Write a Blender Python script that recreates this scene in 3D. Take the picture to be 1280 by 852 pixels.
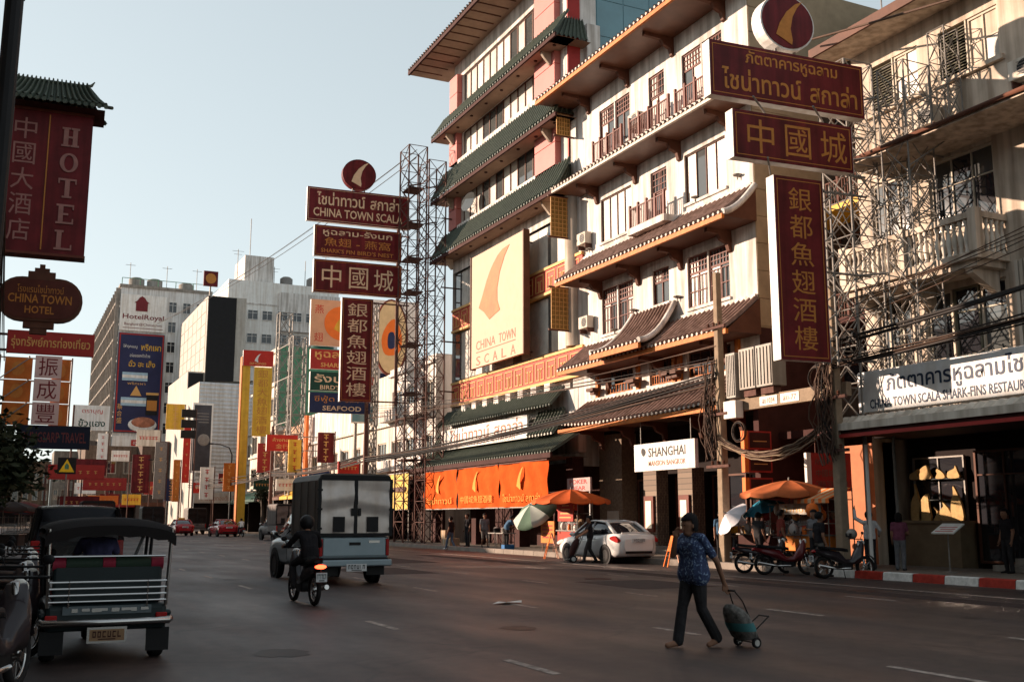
import bpy, bmesh, math, random
from mathutils import Vector, Matrix
import numpy as np
random.seed(7)
for o in list(bpy.data.objects): bpy.data.objects.remove(o)
scene = bpy.context.scene
COL = scene.collection
R = math.radians
# ---------------------------------------------------------------- camera
cd = bpy.data.cameras.new('camera'); cam = bpy.data.objects.new('camera', cd); COL.objects.link(cam)
cd.sensor_width = 36; cd.lens = 37.125; cd.clip_start = .1; cd.clip_end = 6000
cam.location = (0, 0, 1.55); cam.rotation_euler = (R(90 + 9.547), 0, R(-25.554))
scene.camera = cam
# ---------------------------------------------------------------- sky and sun
SUN_EL, SUN_A = 14.0, 42.0          # elevation; angle ahead of the square-across-the-street direction
w = bpy.data.worlds.new('World'); scene.world = w; w.use_nodes = True
nt = w.node_tree; bg = nt.nodes['Background']
sky = nt.nodes.new('ShaderNodeTexSky'); sky.sky_type = 'NISHITA'; sky.sun_disc = False
sky.sun_elevation = R(SUN_EL); sky.sun_rotation = R(-(90 - SUN_A))
sky.air_density = 1.0; sky.dust_density = .8; sky.ozone_density = 1.0; sky.altitude = 0
hs = nt.nodes.new('ShaderNodeHueSaturation'); hs.inputs['Saturation'].default_value = .42; hs.inputs['Value'].default_value = 1.36   # hazy, even sky
gm = nt.nodes.new('ShaderNodeGamma'); gm.inputs['Gamma'].default_value = .47
tn = nt.nodes.new('ShaderNodeMixRGB'); tn.blend_type = 'MULTIPLY'; tn.inputs[0].default_value = 1; tn.inputs[2].default_value = (.93, 1.0, 1.0, 1)
nt.links.new(sky.outputs[0], gm.inputs[0]); nt.links.new(gm.outputs[0], hs.inputs['Color']); nt.links.new(hs.outputs[0], tn.inputs[1]); nt.links.new(tn.outputs[0], bg.inputs[0])
bg.inputs[1].default_value = .15
sd = bpy.data.lights.new('sun', 'SUN'); sun = bpy.data.objects.new('sun', sd); COL.objects.link(sun)
sd.energy = 4.8; sd.angle = R(.55); sd.color = (1, .765, .59)
sv = Vector((-math.cos(R(SUN_EL)) * math.cos(R(SUN_A)), math.cos(R(SUN_EL)) * math.sin(R(SUN_A)), math.sin(R(SUN_EL))))
sun.rotation_euler = sv.to_track_quat('Z', 'Y').to_euler()
sun.location = sv * 80
vs = scene.view_settings; vs.view_transform = 'Standard'; vs.look = 'None'; vs.gamma = 1; vs.exposure = 1.13; vs.use_curve_mapping = False
scene.render.engine = 'CYCLES'; scene.cycles.max_bounces = 6; scene.cycles.diffuse_bounces = 3; scene.cycles.glossy_bounces = 3
scene.cycles.transparent_max_bounces = 6; scene.cycles.caustics_reflective = False; scene.cycles.caustics_refractive = False

# ---------------------------------------------------------------- materials
MATS = {}
def mat(name, col, rough=.75, metal=0, var=.18, scale=2.0, streak=0, bump=0, spec=.16, emit=None, es=1, trans=0, alpha=1, coat=0, bscale=40):
    """plain procedural surface: base colour broken by two noises, optional rain streaks and fine relief"""
    if name in MATS: return MATS[name]
    m = bpy.data.materials.new(name); m.use_nodes = True; n = m.node_tree.nodes; L = m.node_tree.links
    b = n['Principled BSDF']; c = (col[0], col[1], col[2], 1)
    b.inputs['Roughness'].default_value = rough; b.inputs['Metallic'].default_value = metal
    b.inputs['Specular IOR Level'].default_value = spec
    if coat: b.inputs['Coat Weight'].default_value = coat; b.inputs['Coat Roughness'].default_value = .06
    if alpha < 1: b.inputs['Alpha'].default_value = alpha
    if trans: b.inputs['Transmission Weight'].default_value = trans
    if emit:
        b.inputs['Emission Color'].default_value = (*emit, 1); b.inputs['Emission Strength'].default_value = es
    tc = n.new('ShaderNodeNewGeometry')
    last = None
    if var:
        nz = n.new('ShaderNodeTexNoise'); nz.inputs['Scale'].default_value = scale; nz.inputs['Detail'].default_value = 8; nz.inputs['Roughness'].default_value = .65
        L.new(tc.outputs['Position'], nz.inputs['Vector'])
        rp = n.new('ShaderNodeValToRGB'); rp.color_ramp.elements[0].position = .3; rp.color_ramp.elements[1].position = .7
        lo = tuple(max(0, x * (1 - var)) for x in col); hi = tuple(min(1, x * (1 + var * .6)) for x in col)
        rp.color_ramp.elements[0].color = (*lo, 1); rp.color_ramp.elements[1].color = (*hi, 1)
        L.new(nz.outputs['Fac'], rp.inputs['Fac']); last = rp.outputs['Color']
    if streak:
        mp = n.new('ShaderNodeMapping'); mp.inputs['Scale'].default_value = (2.2, 2.2, .16); L.new(tc.outputs['Position'], mp.inputs['Vector'])
        n2 = n.new('ShaderNodeTexNoise'); n2.inputs['Scale'].default_value = 1.6; n2.inputs['Detail'].default_value = 6; L.new(mp.outputs[0], n2.inputs['Vector'])
        r2 = n.new('ShaderNodeValToRGB'); r2.color_ramp.elements[0].position = .36; r2.color_ramp.elements[1].position = .62
        d = 1 - streak; r2.color_ramp.elements[0].color = (d, d * .95, d * .9, 1); r2.color_ramp.elements[1].color = (1, 1, 1, 1)
        L.new(n2.outputs['Fac'], r2.inputs['Fac'])
        mx = n.new('ShaderNodeMixRGB'); mx.blend_type = 'MULTIPLY'; mx.inputs[0].default_value = 1
        if last: L.new(last, mx.inputs[1])
        else: mx.inputs[1].default_value = c
        L.new(r2.outputs['Color'], mx.inputs[2]); last = mx.outputs[0]
    if last: L.new(last, b.inputs['Base Color'])
    else: b.inputs['Base Color'].default_value = c
    if bump:
        n3 = n.new('ShaderNodeTexNoise'); n3.inputs['Scale'].default_value = bscale; n3.inputs['Detail'].default_value = 5; L.new(tc.outputs['Position'], n3.inputs['Vector'])
        bp = n.new('ShaderNodeBump'); bp.inputs['Strength'].default_value = bump; bp.inputs['Distance'].default_value = .02
        L.new(n3.outputs['Fac'], bp.inputs['Height']); L.new(bp.outputs[0], b.inputs['Normal'])
    MATS[name] = m
    return m

# ---------------------------------------------------------------- frames: a along, b up, c out of the face
def W(a, b, c): return (a, b, c)
def frX(X0): return lambda a, b, c: (X0 - c, a, b)           # a face that looks to -X, a = world Y
def frY(Y0): return lambda a, b, c: (a, Y0 - c, b)           # a face that looks to -Y, a = world X
def frP(px, py, ang=4.4):                                     # an upright board turned ang degrees from square-across
    t = R(90 + ang); dx, dy = math.sin(t), math.cos(t); nx, ny = dy, -dx
    return lambda a, b, c: (px + a * dx + c * nx, py + a * dy + c * ny, b)

ORG = {}
class MB:
    def __init__(s): s.v = []; s.f = []; s.m = []; s.sm = []; s.k = 0; s.smooth = False
    def add(s, vs, fs):
        n = len(s.v); s.v += [tuple(p) for p in vs]
        for f in fs: s.f.append(tuple(i + n for i in f)); s.m.append(s.k); s.sm.append(s.smooth and len(f) < 5)
        return s
    def box(s, fr, a0, a1, b0, b1, c0, c1):
        P = [fr(a, b, c) for a in (a0, a1) for b in (b0, b1) for c in (c0, c1)]
        return s.add(P, [(0, 1, 3, 2), (4, 6, 7, 5), (0, 4, 5, 1), (2, 3, 7, 6), (0, 2, 6, 4), (1, 5, 7, 3)])
    def quad(s, *P): return s.add(P, [tuple(range(len(P)))])
    def prism(s, fr, poly, c0, c1):
        n = len(poly); P = [fr(a, b, c0) for a, b in poly] + [fr(a, b, c1) for a, b in poly]
        return s.add(P, [tuple(range(n)), tuple(range(2 * n - 1, n - 1, -1))] + [(i, (i + 1) % n, n + (i + 1) % n, n + i) for i in range(n)])
    def tube(s, pts, r, n=8, caps=True, r1=None):
        pts = [Vector(p) for p in pts]; k = len(pts); vs = []; up0 = None
        for i, p in enumerate(pts):
            d = (pts[min(i + 1, k - 1)] - pts[max(i - 1, 0)]).normalized()
            if up0 is None: up0 = d.orthogonal().normalized()
            a = (up0 - d * up0.dot(d)); a = a.normalized() if a.length > 1e-6 else d.orthogonal().normalized(); up0 = a; b = d.cross(a)
            rr = r[i] if isinstance(r, (list, tuple)) else (r if r1 is None else r + (r1 - r) * i / (k - 1))
            vs += [p + (a * math.cos(2 * math.pi * j / n) + b * math.sin(2 * math.pi * j / n)) * rr for j in range(n)]
        fs = [(i * n + j, i * n + (j + 1) % n, (i + 1) * n + (j + 1) % n, (i + 1) * n + j) for i in range(k - 1) for j in range(n)]
        if caps: fs += [tuple(range(n)), tuple(range((k - 1) * n, k * n))]
        return s.add(vs, fs)
    def lathe(s, prof, n=16, o=(0, 0, 0), ax=None, caps=True):
        o = Vector(o); q = Matrix.Identity(3) if ax is None else Vector((0, 0, 1)).rotation_difference(Vector(ax)).to_matrix()
        vs = [o + q @ Vector((r * math.cos(2 * math.pi * j / n), r * math.sin(2 * math.pi * j / n), z)) for r, z in prof for j in range(n)]
        k = len(prof); fs = [(i * n + j, i * n + (j + 1) % n, (i + 1) * n + (j + 1) % n, (i + 1) * n + j) for i in range(k - 1) for j in range(n)]
        if caps: fs += [tuple(range(n)), tuple(range((k - 1) * n, k * n))]
        return s.add(vs, fs)
    def ell(s, c, r, n=10, m=7, q=None):
        c = Vector(c); vs = []; q = q or Matrix.Identity(3)
        for i in range(1, m):
            t = math.pi * i / m
            vs += [c + q @ Vector((r[0] * math.sin(t) * math.cos(2 * math.pi * j / n), r[1] * math.sin(t) * math.sin(2 * math.pi * j / n), r[2] * math.cos(t))) for j in range(n)]
        k = len(vs); vs += [c + q @ Vector((0, 0, r[2])), c + q @ Vector((0, 0, -r[2]))]
        fs = [(i * n + j, i * n + (j + 1) % n, (i + 1) * n + (j + 1) % n, (i + 1) * n + j) for i in range(m - 2) for j in range(n)]
        fs += [(k, (j + 1) % n, j) for j in range(n)] + [(k + 1, (m - 2) * n + j, (m - 2) * n + (j + 1) % n) for j in range(n)]
        return s.add(vs, fs)
    def loft(s, rings, close=True, caps=True):
        n = len(rings[0]); vs = [p for r_ in rings for p in r_]; k = len(rings); e = n if close else n - 1
        fs = [(i * n + j, i * n + (j + 1) % n, (i + 1) * n + (j + 1) % n, (i + 1) * n + j) for i in range(k - 1) for j in range(e)]
        if caps and close: fs += [tuple(range(n)), tuple(range((k - 1) * n, k * n))]
        return s.add(vs, fs)
    def mesh(s, name, mats, off=Vector((0, 0, 0))):
        me = bpy.data.meshes.new(name); me.from_pydata([(p[0] - off[0], p[1] - off[1], p[2] - off[2]) for p in s.v], [], s.f)
        for m_ in (mats if isinstance(mats, (list, tuple)) else [mats]): me.materials.append(m_)
        me.polygons.foreach_set('material_index', s.m); me.polygons.foreach_set('use_smooth', s.sm); me.update()
        return me
    def build(s, name, mats, parent=None, bev=0, at=None, kind=None):
        off = ORG.get(parent.name, Vector((0, 0, 0))) if parent else Vector(at or (0, 0, 0))
        me = s.mesh(name, mats, off); o = bpy.data.objects.new(name, me); COL.objects.link(o)
        if parent: o.parent = parent; ORG[o.name] = off
        else: o.location = off; ORG[o.name] = off
        if bev:
            b = o.modifiers.new('bevel', 'BEVEL'); b.width = bev; b.segments = 2; b.limit_method = 'ANGLE'; b.angle_limit = R(40)
        if kind: o['kind'] = kind
        return o
def thing(name, label, cat, loc=(0, 0, 0), group=None):
    o = bpy.data.objects.new(name, None); COL.objects.link(o); o.empty_display_size = .2
    o.location = loc; ORG[o.name] = Vector(loc); o['label'] = label; o['category'] = cat
    if group: o['group'] = group
    return o
def tag(o, label, cat, group=None):
    o['label'] = label; o['category'] = cat
    if group: o['group'] = group
    return o
def struct(o): o['kind'] = 'structure'; return o
def piece(me, name, loc, parent, rot=None, scale=None):
    """one more object on shared mesh data, placed in world terms under its parent"""
    o = bpy.data.objects.new(name, me); COL.objects.link(o); o.parent = parent
    o.location = Vector(loc) - ORG.get(parent.name, Vector((0, 0, 0)))
    if rot is not None: o.rotation_euler = rot
    if scale is not None: o.scale = scale
    return o
UNIT = {}
def bar(name, p0, p1, r, m, parent, n=6):
    """a straight round bar on shared mesh data"""
    key = (m.name, n)
    if key not in UNIT:
        b = MB(); b.tube([(0, 0, 0), (0, 0, 1)], 1, n); UNIT[key] = b.mesh('bar', m)
    p0 = Vector(p0); p1 = Vector(p1); d = p1 - p0
    o = bpy.data.objects.new(name, UNIT[key]); COL.objects.link(o); o.parent = parent
    o.location = p0 - ORG.get(parent.name, Vector((0, 0, 0))); o.rotation_mode = 'QUATERNION'
    o.rotation_quaternion = Vector((0, 0, 1)).rotation_difference(d.normalized()); o.scale = (r, r, d.length)
    return o
def children(o): return [c for c in ALLCH.get(o.name, [])]
def copy_tree(o, parent=None, loc=None, rotz=None, label=None):
    c = o.copy(); COL.objects.link(c); c.parent = parent
    if loc is not None: c.location = loc
    if rotz is not None: c.rotation_euler = (0, 0, rotz)
    if label: c['label'] = label
    for ch in list(o.children): copy_tree(ch, c)
    return c
# ---------------------------------------------------------------- lettering, turned into meshes in one go at the end
TXT = []
def txt(s, parent, fr, a, b, w=None, h=None, m=None, c=.01, name='lettering', flip=False, bold=.0, depth=.006, vertical=False):
    """lettering centred at (a, b) on a frame; flip when the frame's a runs against the reading direction"""
    if '  ' in s and w:                                       # widely spaced words become pieces of their own
        import unicodedata
        ws = [x for x in s.split('  ') if x.strip()]; ln = [sum(unicodedata.category(ch) != 'Mn' for ch in x) for x in ws]; gap = .9; tot = sum(ln) + gap * (len(ws) - 1); pos = -w / 2
        for x, k in zip(ws, ln):
            ww = w * k / tot; ctr = pos + ww / 2; pos += ww + w * gap / tot
            TXT.append((x.strip(), parent, fr, a + (-ctr if flip else ctr), b, ww, h, m, c, name, flip, bold, depth))
        return
    TXT.append((s, parent, fr, a, b, w, h, m, c, name, flip, bold, depth))
def vtxt(s, parent, fr, a, b0, b1, w, m, c=.01, flip=False, bold=.02, name='character'):
    k = len(s); st = (b1 - b0) / k
    for i, ch in enumerate(s): txt(ch, parent, fr, a, b1 - st * (i + .5), w, st * .84, m, c, name, flip, bold)
def flush_text():
    tmp = []
    for q in TXT:
        cu = bpy.data.curves.new('t', 'FONT'); cu.body = q[0]; cu.size = 1; cu.extrude = .004; cu.resolution_u = 2; cu.offset = 0 if any(ord(x) > 0x3000 for x in q[0]) else min(q[11], .014)
        cu.align_x = 'CENTER'
        o = bpy.data.objects.new('t', cu); COL.objects.link(o); tmp.append(o)
    bpy.context.view_layer.update(); dg = bpy.context.evaluated_depsgraph_get()
    for q, o in zip(TXT, tmp):
        s, parent, fr, a, b, w_, h_, m, c, name, flip, bold, depth = q
        me = bpy.data.meshes.new_from_object(o.evaluated_get(dg))
        n = len(me.vertices)
        if n:
            co = np.empty(n * 3); me.vertices.foreach_get('co', co); co = co.reshape(-1, 3)
            lo, hi = co.min(0), co.max(0); sz = np.maximum(hi - lo, 1e-4)
            sx = w_ / sz[0] if w_ else None; sy = h_ / sz[1] if h_ else None
            if sx is None: sx = sy
            if sy is None: sy = sx
            off = ORG.get(parent.name, Vector((0, 0, 0)))
            out = []
            for x, y, z in co:
                da = (x - (lo[0] + hi[0]) / 2) * sx; db = (y - (lo[1] + hi[1]) / 2) * sy
                p = fr(a + (-da if flip else da), b + db, c + (z > 0) * depth - .002)
                out += [p[0] - off[0], p[1] - off[1], p[2] - off[2]]
            me.vertices.foreach_set('co', out); me.materials.clear(); me.materials.append(m); me.update()
            t = bpy.data.objects.new(name, me); COL.objects.link(t); t.parent = parent
        bpy.data.objects.remove(o)

def outline(pts, k=6):
    """closed smooth outline through control points (Catmull-Rom)"""
    n = len(pts); out = []
    for i in range(n):
        p0, p1, p2, p3 = [Vector((*pts[(i + j - 1) % n], 0)) for j in range(4)]
        for j in range(k):
            t = j / k
            q = .5 * ((2 * p1) + (p2 - p0) * t + (2 * p0 - 5 * p1 + 4 * p2 - p3) * t * t + (3 * p1 - p0 - 3 * p2 + p3) * t ** 3)
            out.append((q.x, q.y))
    return out
def fin(fr, a, b, s, m, parent, c=.02, flip=False, name='fin_emblem'):
    """the curved shark-fin emblem"""
    k = -1 if flip else 1
    pts = [(.30, .50), (.12, .42), (-.10, .22), (-.28, -.05), (-.38, -.32), (-.20, -.40), (0, -.50), (.02, -.40), (-.02, -.15), (.04, .12), (.16, .34)]
    o = MB(); o.prism(fr, [(a + k * x * s, b + y * s) for x, y in pts], c, c + .015)
    return o.build(name, m, parent)

def wall(mb, fr, a0, a1, b0, b1, holes, depth=.18, back=None):
    """a face with real openings: holes are (a0, a1, b0, b1)"""
    A = sorted({a0, a1, *[h[0] for h in holes], *[h[1] for h in holes]}); B = sorted({b0, b1, *[h[2] for h in holes], *[h[3] for h in holes]})
    A = [x for x in A if a0 <= x <= a1]; B = [x for x in B if b0 <= x <= b1]
    for i in range(len(A) - 1):
        for j in range(len(B) - 1):
            ca, cb = (A[i] + A[i + 1]) / 2, (B[j] + B[j + 1]) / 2
            if any(h[0] < ca < h[1] and h[2] < cb < h[3] for h in holes): continue
            mb.quad(fr(A[i], B[j], 0), fr(A[i + 1], B[j], 0), fr(A[i + 1], B[j + 1], 0), fr(A[i], B[j + 1], 0))
    for h in holes:
        p = [(h[0], h[2]), (h[1], h[2]), (h[1], h[3]), (h[0], h[3])]
        for i in range(4):
            q, r_ = p[i], p[(i + 1) % 4]
            mb.quad(fr(*q, 0), fr(*r_, 0), fr(*r_, -depth), fr(*q, -depth))
def window(parent, fr, h, nx, nz, mf, mg, d=.12, fw=.06, bar_w=.04, name='window', transom=None, c0=0):
    """frame with glazing bars as one part and every pane a piece of it"""
    a0, a1, b0, b1 = h; f = MB(); e = .003
    f.box(fr, a0 + e, a0 + fw, b0 + e, b1 - e, c0 - d - .06, c0 - d + .03); f.box(fr, a1 - fw, a1 - e, b0 + e, b1 - e, c0 - d - .06, c0 - d + .03)
    f.box(fr, a0 + fw, a1 - fw, b0 + e, b0 + fw, c0 - d - .06, c0 - d + .03); f.box(fr, a0 + fw, a1 - fw, b1 - fw, b1 - e, c0 - d - .06, c0 - d + .03)
    xs = [a0 + fw + (a1 - a0 - 2 * fw) * i / nx for i in range(nx + 1)]
    zs = [b0 + fw + (b1 - b0 - 2 * fw) * i / nz for i in range(nz + 1)] if transom is None else [b0 + fw, b0 + (b1 - b0) * transom, b1 - fw]
    for x in xs[1:-1]: f.box(fr, x - bar_w / 2, x + bar_w / 2, b0 + fw, b1 - fw, c0 - d - .05, c0 - d + .022)
    for z in zs[1:-1]: f.box(fr, a0 + fw, a1 - fw, z - bar_w / 2, z + bar_w / 2, c0 - d - .045, c0 - d + .014)
    o = f.build(name, mf, parent)
    for i in range(len(xs) - 1):
        for j in range(len(zs) - 1):
            g = MB(); g.box(fr, xs[i] + .002, xs[i + 1] - .002, zs[j] + .002, zs[j + 1] - .002, c0 - d - .035, c0 - d - .02); 
            g.build('pane', mg if not isinstance(mg, list) else random.choice(mg), o)
    return o
def lattice(parent, fr, h, m, d, nx, nz, wd=.03, name='lattice'):
    a0, a1, b0, b1 = h; f = MB()
    for i in range(nx + 1):
        x = a0 + (a1 - a0) * i / nx; f.box(fr, x - wd / 2, x + wd / 2, b0, b1, d, d + .03)
    for i in range(nz + 1):
        z = b0 + (b1 - b0) * i / nz; f.box(fr, a0, a1, z - wd / 2, z + wd / 2, d + .004, d + .026)
    return f.build(name, m, parent)
def tiles(parent, fr, a0, a1, zt, ct, ze, ce, m, mend, period=.3, pw=1.6, rise=0, ends=True, name='roof_tiles', hip0=0, hip1=0, lift=0, stations=8):
    """pent roof of cover tiles running down the slope, with lapped courses; hip0/hip1 draw the top edge in"""
    n = max(3, int((a1 - a0) / period)); per = (a1 - a0) / n; hs_ = [0, .0, .12, .14, .12, .0]
    f = MB(); rows = []
    st = []
    for i in range(stations + 1):
        t = i / stations; st.append((t, 0))
        if 0 < i < stations: st.append((t + .001, .022))
    for t, j in st:
        c = ct + (ce - ct) * t; z = ze + (zt - ze) * (1 - t) ** pw
        row = []
        for k in range(n * 6 + 1):
            u = k / (n * 6); lo = a0 + hip0 * (1 - t); hi = a1 - hip1 * (1 - t); a = lo + (hi - lo) * u
            hh = hs_[k % 6] + .02 * (1 - ((t * stations) % 1)) ; l = lift * (abs(u - .5) * 2) ** 4 * t
            row.append(fr(a, z + hh * .8 + l, c + hh * .5))
        rows.append(row)
    f.smooth = False
    f.loft(rows, close=False)
    o = f.build(name, m, parent, kind='stuff')
    if ends:
        g = MB()
        for k in range(n):
            a = a0 + per * (k + .5); l = lift * (abs((k + .5) / n - .5) * 2) ** 4
            P = [(a + .065 * math.cos(q * math.pi / 3), ze + .03 + l + .065 * math.sin(q * math.pi / 3)) for q in range(6)]
            g.prism(fr, P, ce + .01, ce + .06)
        e = g.build('tile_ends', mend, o, kind='stuff')
    return o
# ================================================================ palette
WHITE = mat('white_render', (.73, .685, .65), .85, var=.16, scale=.8, streak=.42, bump=.12)
CREAM = mat('cream_render', (.62, .52, .425), .9, var=.22, scale=.7, streak=.42, bump=.15)
CREAM2 = mat('pale_render', (.68, .62, .54), .85, var=.16, scale=.5, streak=.35, bump=.12)
PINK = mat('pink_panel', (.50, .17, .15), .55, var=.1, scale=1)
REDP = mat('red_panel', (.36, .035, .03), .55, var=.15)
STONE = mat('beige_stone', (.34, .25, .16), .8, var=.2, bump=.2)
TGREEN = mat('green_glazed_tile', (.075, .09, .068), .55, var=.35, scale=6, spec=.25)
TBROWN = mat('brown_clay_tile', (.27, .175, .145), .75, var=.4, scale=5, streak=.35)
TEND = mat('pale_tile_end', (.62, .55, .48), .8)
ORANGE = mat('orange_fascia', (.55, .17, .03), .55, var=.2, streak=.25)
BROWN = mat('brown_timber', (.11, .045, .028), .6, var=.25)
SOFF = mat('varnished_soffit', (.14, .06, .035), .42, var=.25, spec=.4)
SOFF2 = mat('plaster_soffit', (.34, .23, .17), .8)
REDW = mat('red_timber', (.14, .036, .022), .5, var=.2)
GLASS = mat('window_glass', (.07, .075, .075), .03, var=.3, scale=.6, spec=.8)
CURT = mat('curtained_glass', (.46, .42, .37), .35, var=.3, scale=1.2, spec=.3)
CURT2 = mat('bright_curtained_glass', (.56, .53, .47), .35, var=.25, scale=1.5, spec=.3)
DGLASS = mat('dark_glass', (.02, .02, .024), .03, var=0, spec=.7)
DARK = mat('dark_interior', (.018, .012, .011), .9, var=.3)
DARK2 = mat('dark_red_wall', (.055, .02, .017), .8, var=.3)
CONC = mat('concrete', (.30, .27, .24), .9, var=.25, streak=.25, bump=.2)
POLEC = mat('pole_concrete', (.27, .20, .14), .9, var=.25, bump=.3, scale=4)
STEEL = mat('galvanised_steel', (.24, .22, .20), .6, .3, var=.3, scale=8)
RUST = mat('rusty_steel', (.12, .06, .048), .8, .2, var=.4, scale=6)
MAROON = mat('maroon_signboard', (.155, .015, .018), .5, var=.35, scale=1.2, streak=.4)
GOLD = mat('gold_paint', (.66, .36, .12), .5, var=.12, scale=6)
PALEG = mat('pale_gold_lettering', (.72, .52, .34), .55, var=.1, scale=6)
SWHITE = mat('white_sheet_metal', (.78, .76, .73), .6, var=.1, streak=.18)
CABLE = mat('black_cable', (.02, .016, .015), .6, var=0)
CABLE2 = mat('brown_cable', (.085, .05, .035), .7, var=.3)
BLACK = mat('black_paint', (.012, .011, .012), .5, var=.2)
NAVY = mat('navy_paint', (.02, .03, .085), .5, var=.15)
RED = mat('red_paint', (.48, .03, .02), .5, var=.15)
ORAN = mat('orange_plastic', (.75, .17, .03), .5, var=.12)
YEL = mat('yellow_paint', (.72, .42, .05), .55, var=.15, streak=.2)
GREENP = mat('green_paint', (.10, .26, .16), .75, var=.15, streak=.15)
DGREEN = mat('dark_green_paint', (.012, .055, .04), .5, var=.15)
TEAL = mat('blue_green_glass', (.10, .22, .26), .1, var=.2, scale=.4, spec=.8)

# ================================================================ ground, road, pavements
def asphalt():
    m = bpy.data.materials.new('asphalt'); m.use_nodes = True; n = m.node_tree.nodes; L = m.node_tree.links; b = n['Principled BSDF']
    g = n.new('ShaderNodeNewGeometry')
    def noise(sc, det, mapsc=None):
        z = n.new('ShaderNodeTexNoise'); z.inputs['Scale'].default_value = sc; z.inputs['Detail'].default_value = det
        if mapsc:
            mp = n.new('ShaderNodeMapping'); mp.inputs['Scale'].default_value = mapsc; L.new(g.outputs['Position'], mp.inputs['Vector']); L.new(mp.outputs[0], z.inputs['Vector'])
        else: L.new(g.outputs['Position'], z.inputs['Vector'])
        return z
    def ramp(src, p0, p1, c0, c1):
        r_ = n.new('ShaderNodeValToRGB'); e = r_.color_ramp.elements; e[0].position = p0; e[1].position = p1; e[0].color = (*c0, 1); e[1].color = (*c1, 1); L.new(src, r_.inputs['Fac']); return r_.outputs['Color']
    def mul(a, b_):
        x = n.new('ShaderNodeMixRGB'); x.blend_type = 'MULTIPLY'; x.inputs[0].default_value = 1; L.new(a, x.inputs[1]); L.new(b_, x.inputs[2]); return x.outputs[0]
    base = ramp(noise(.35, 9).outputs['Fac'], .3, .72, (.038, .0225, .0195), (.074, .0455, .039))
    track = ramp(noise(1.0, 3, (1.1, .015, 1)).outputs['Fac'], .38, .62, (.6, .6, .61), (1.15, 1.12, 1.08))
    grit = ramp(noise(55, 3).outputs['Fac'], .35, .65, (.72, .72, .72), (1.2, 1.2, 1.2))
    stain = ramp(noise(1.3, 6, (1, .35, 1)).outputs['Fac'], .42, .58, (.78, .77, .77), (1, 1, 1))
    vo = n.new('ShaderNodeTexVoronoi'); vo.feature = 'DISTANCE_TO_EDGE'; vo.inputs['Scale'].default_value = .22
    mp = n.new('ShaderNodeMapping'); L.new(g.outputs['Position'], mp.inputs['Vector']); zz = noise(1.2, 4); 
    ad = n.new('ShaderNodeMixRGB'); ad.blend_type = 'ADD'; ad.inputs[0].default_value = .8; L.new(g.outputs['Position'], ad.inputs[1]); L.new(zz.outputs['Color'], ad.inputs[2]); L.new(ad.outputs[0], vo.inputs['Vector'])
    crack = ramp(vo.outputs['Distance'], .003, .009, (.45, .45, .45), (1, 1, 1))
    mott = ramp(noise(4.5, 7).outputs['Fac'], .36, .64, (.68, .67, .67), (1.25, 1.25, 1.24))
    L.new(mul(mul(mul(mul(mul(base, track), grit), stain), crack), mott), b.inputs['Base Color'])
    rr = n.new('ShaderNodeMapRange'); rr.inputs[1].default_value = .3; rr.inputs[2].default_value = .7; rr.inputs[3].default_value = .42; rr.inputs[4].default_value = .68
    L.new(noise(.6, 6, (1, .3, 1)).outputs['Fac'], rr.inputs[0]); L.new(rr.outputs[0], b.inputs['Roughness'])
    b.inputs['Specular IOR Level'].default_value = .5
    bp = n.new('ShaderNodeBump'); bp.inputs['Strength'].default_value = .35; bp.inputs['Distance'].default_value = .012; L.new(noise(120, 4).outputs['Fac'], bp.inputs['Height']); L.new(bp.outputs[0], b.inputs['Normal'])
    return m
ASPH = asphalt()
EARTH = mat('far_ground', (.09, .08, .07), .95)
PAVE = mat('worn_paving', (.20, .16, .13), .85, var=.3, scale=3, bump=.3)
ROADW = mat('worn_road_paint', (.38, .31, .27), .8, var=.75, scale=7)
g = MB(); g.quad((-1500, -1500, -.06), (1500, -1500, -.06), (1500, 3000, -.06), (-1500, 3000, -.06)); struct(g.build('ground', EARTH))
# carriageway: straight to y = 130, then it swings to the left
def road_edge(y, side):
    bend = 0 if y < 105 else -.0021 * (y - 105) ** 2
    return (20.6 if side > 0 else -.1) + bend
ys = [-60, -20, 0, 20, 40, 60, 80, 100] + [110 + 8 * i for i in range(16)]
g = MB(); rows = [[(road_edge(y, -1) + (road_edge(y, 1) - road_edge(y, -1)) * i / 6, y, 0) for i in range(7)] for y in ys]
g.loft(rows, close=False); ROAD = struct(g.build('road', ASPH))
def strip(mb, x0, x1, z0, z1, yy):
    rr = [[(road_edge(y, 1) - 20.6 + x0, y, z0), (road_edge(y, 1) - 20.6 + x0, y, z1), (road_edge(y, 1) - 20.6 + x1, y, z1), (road_edge(y, 1) - 20.6 + x1, y, z0)] for y in yy]
    mb.loft(rr)
g = MB(); strip(g, 20.86, 30, -.04, .15, ys); PAVR = struct(g.build('pavement', PAVE))
g = MB(); strip(g, -9, -.34, -.04, .15, ys); PAVL = struct(g.build('pavement', PAVE))
# joints of the paving near the right kerb: slabs as raised pieces
sl = MB(); sl.box(W, 0, .58, 0, .58, .002, .014); slm = sl.mesh('paving_slab', [PAVE])
k = 0
for i in range(7):
    for j in range(34):
        piece(slm, 'paving_slab', (20.95 + i * .6, 15.2 + j * .6, .15), PAVR, rot=(random.uniform(-.006, .006), random.uniform(-.006, .006), 0))
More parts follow.
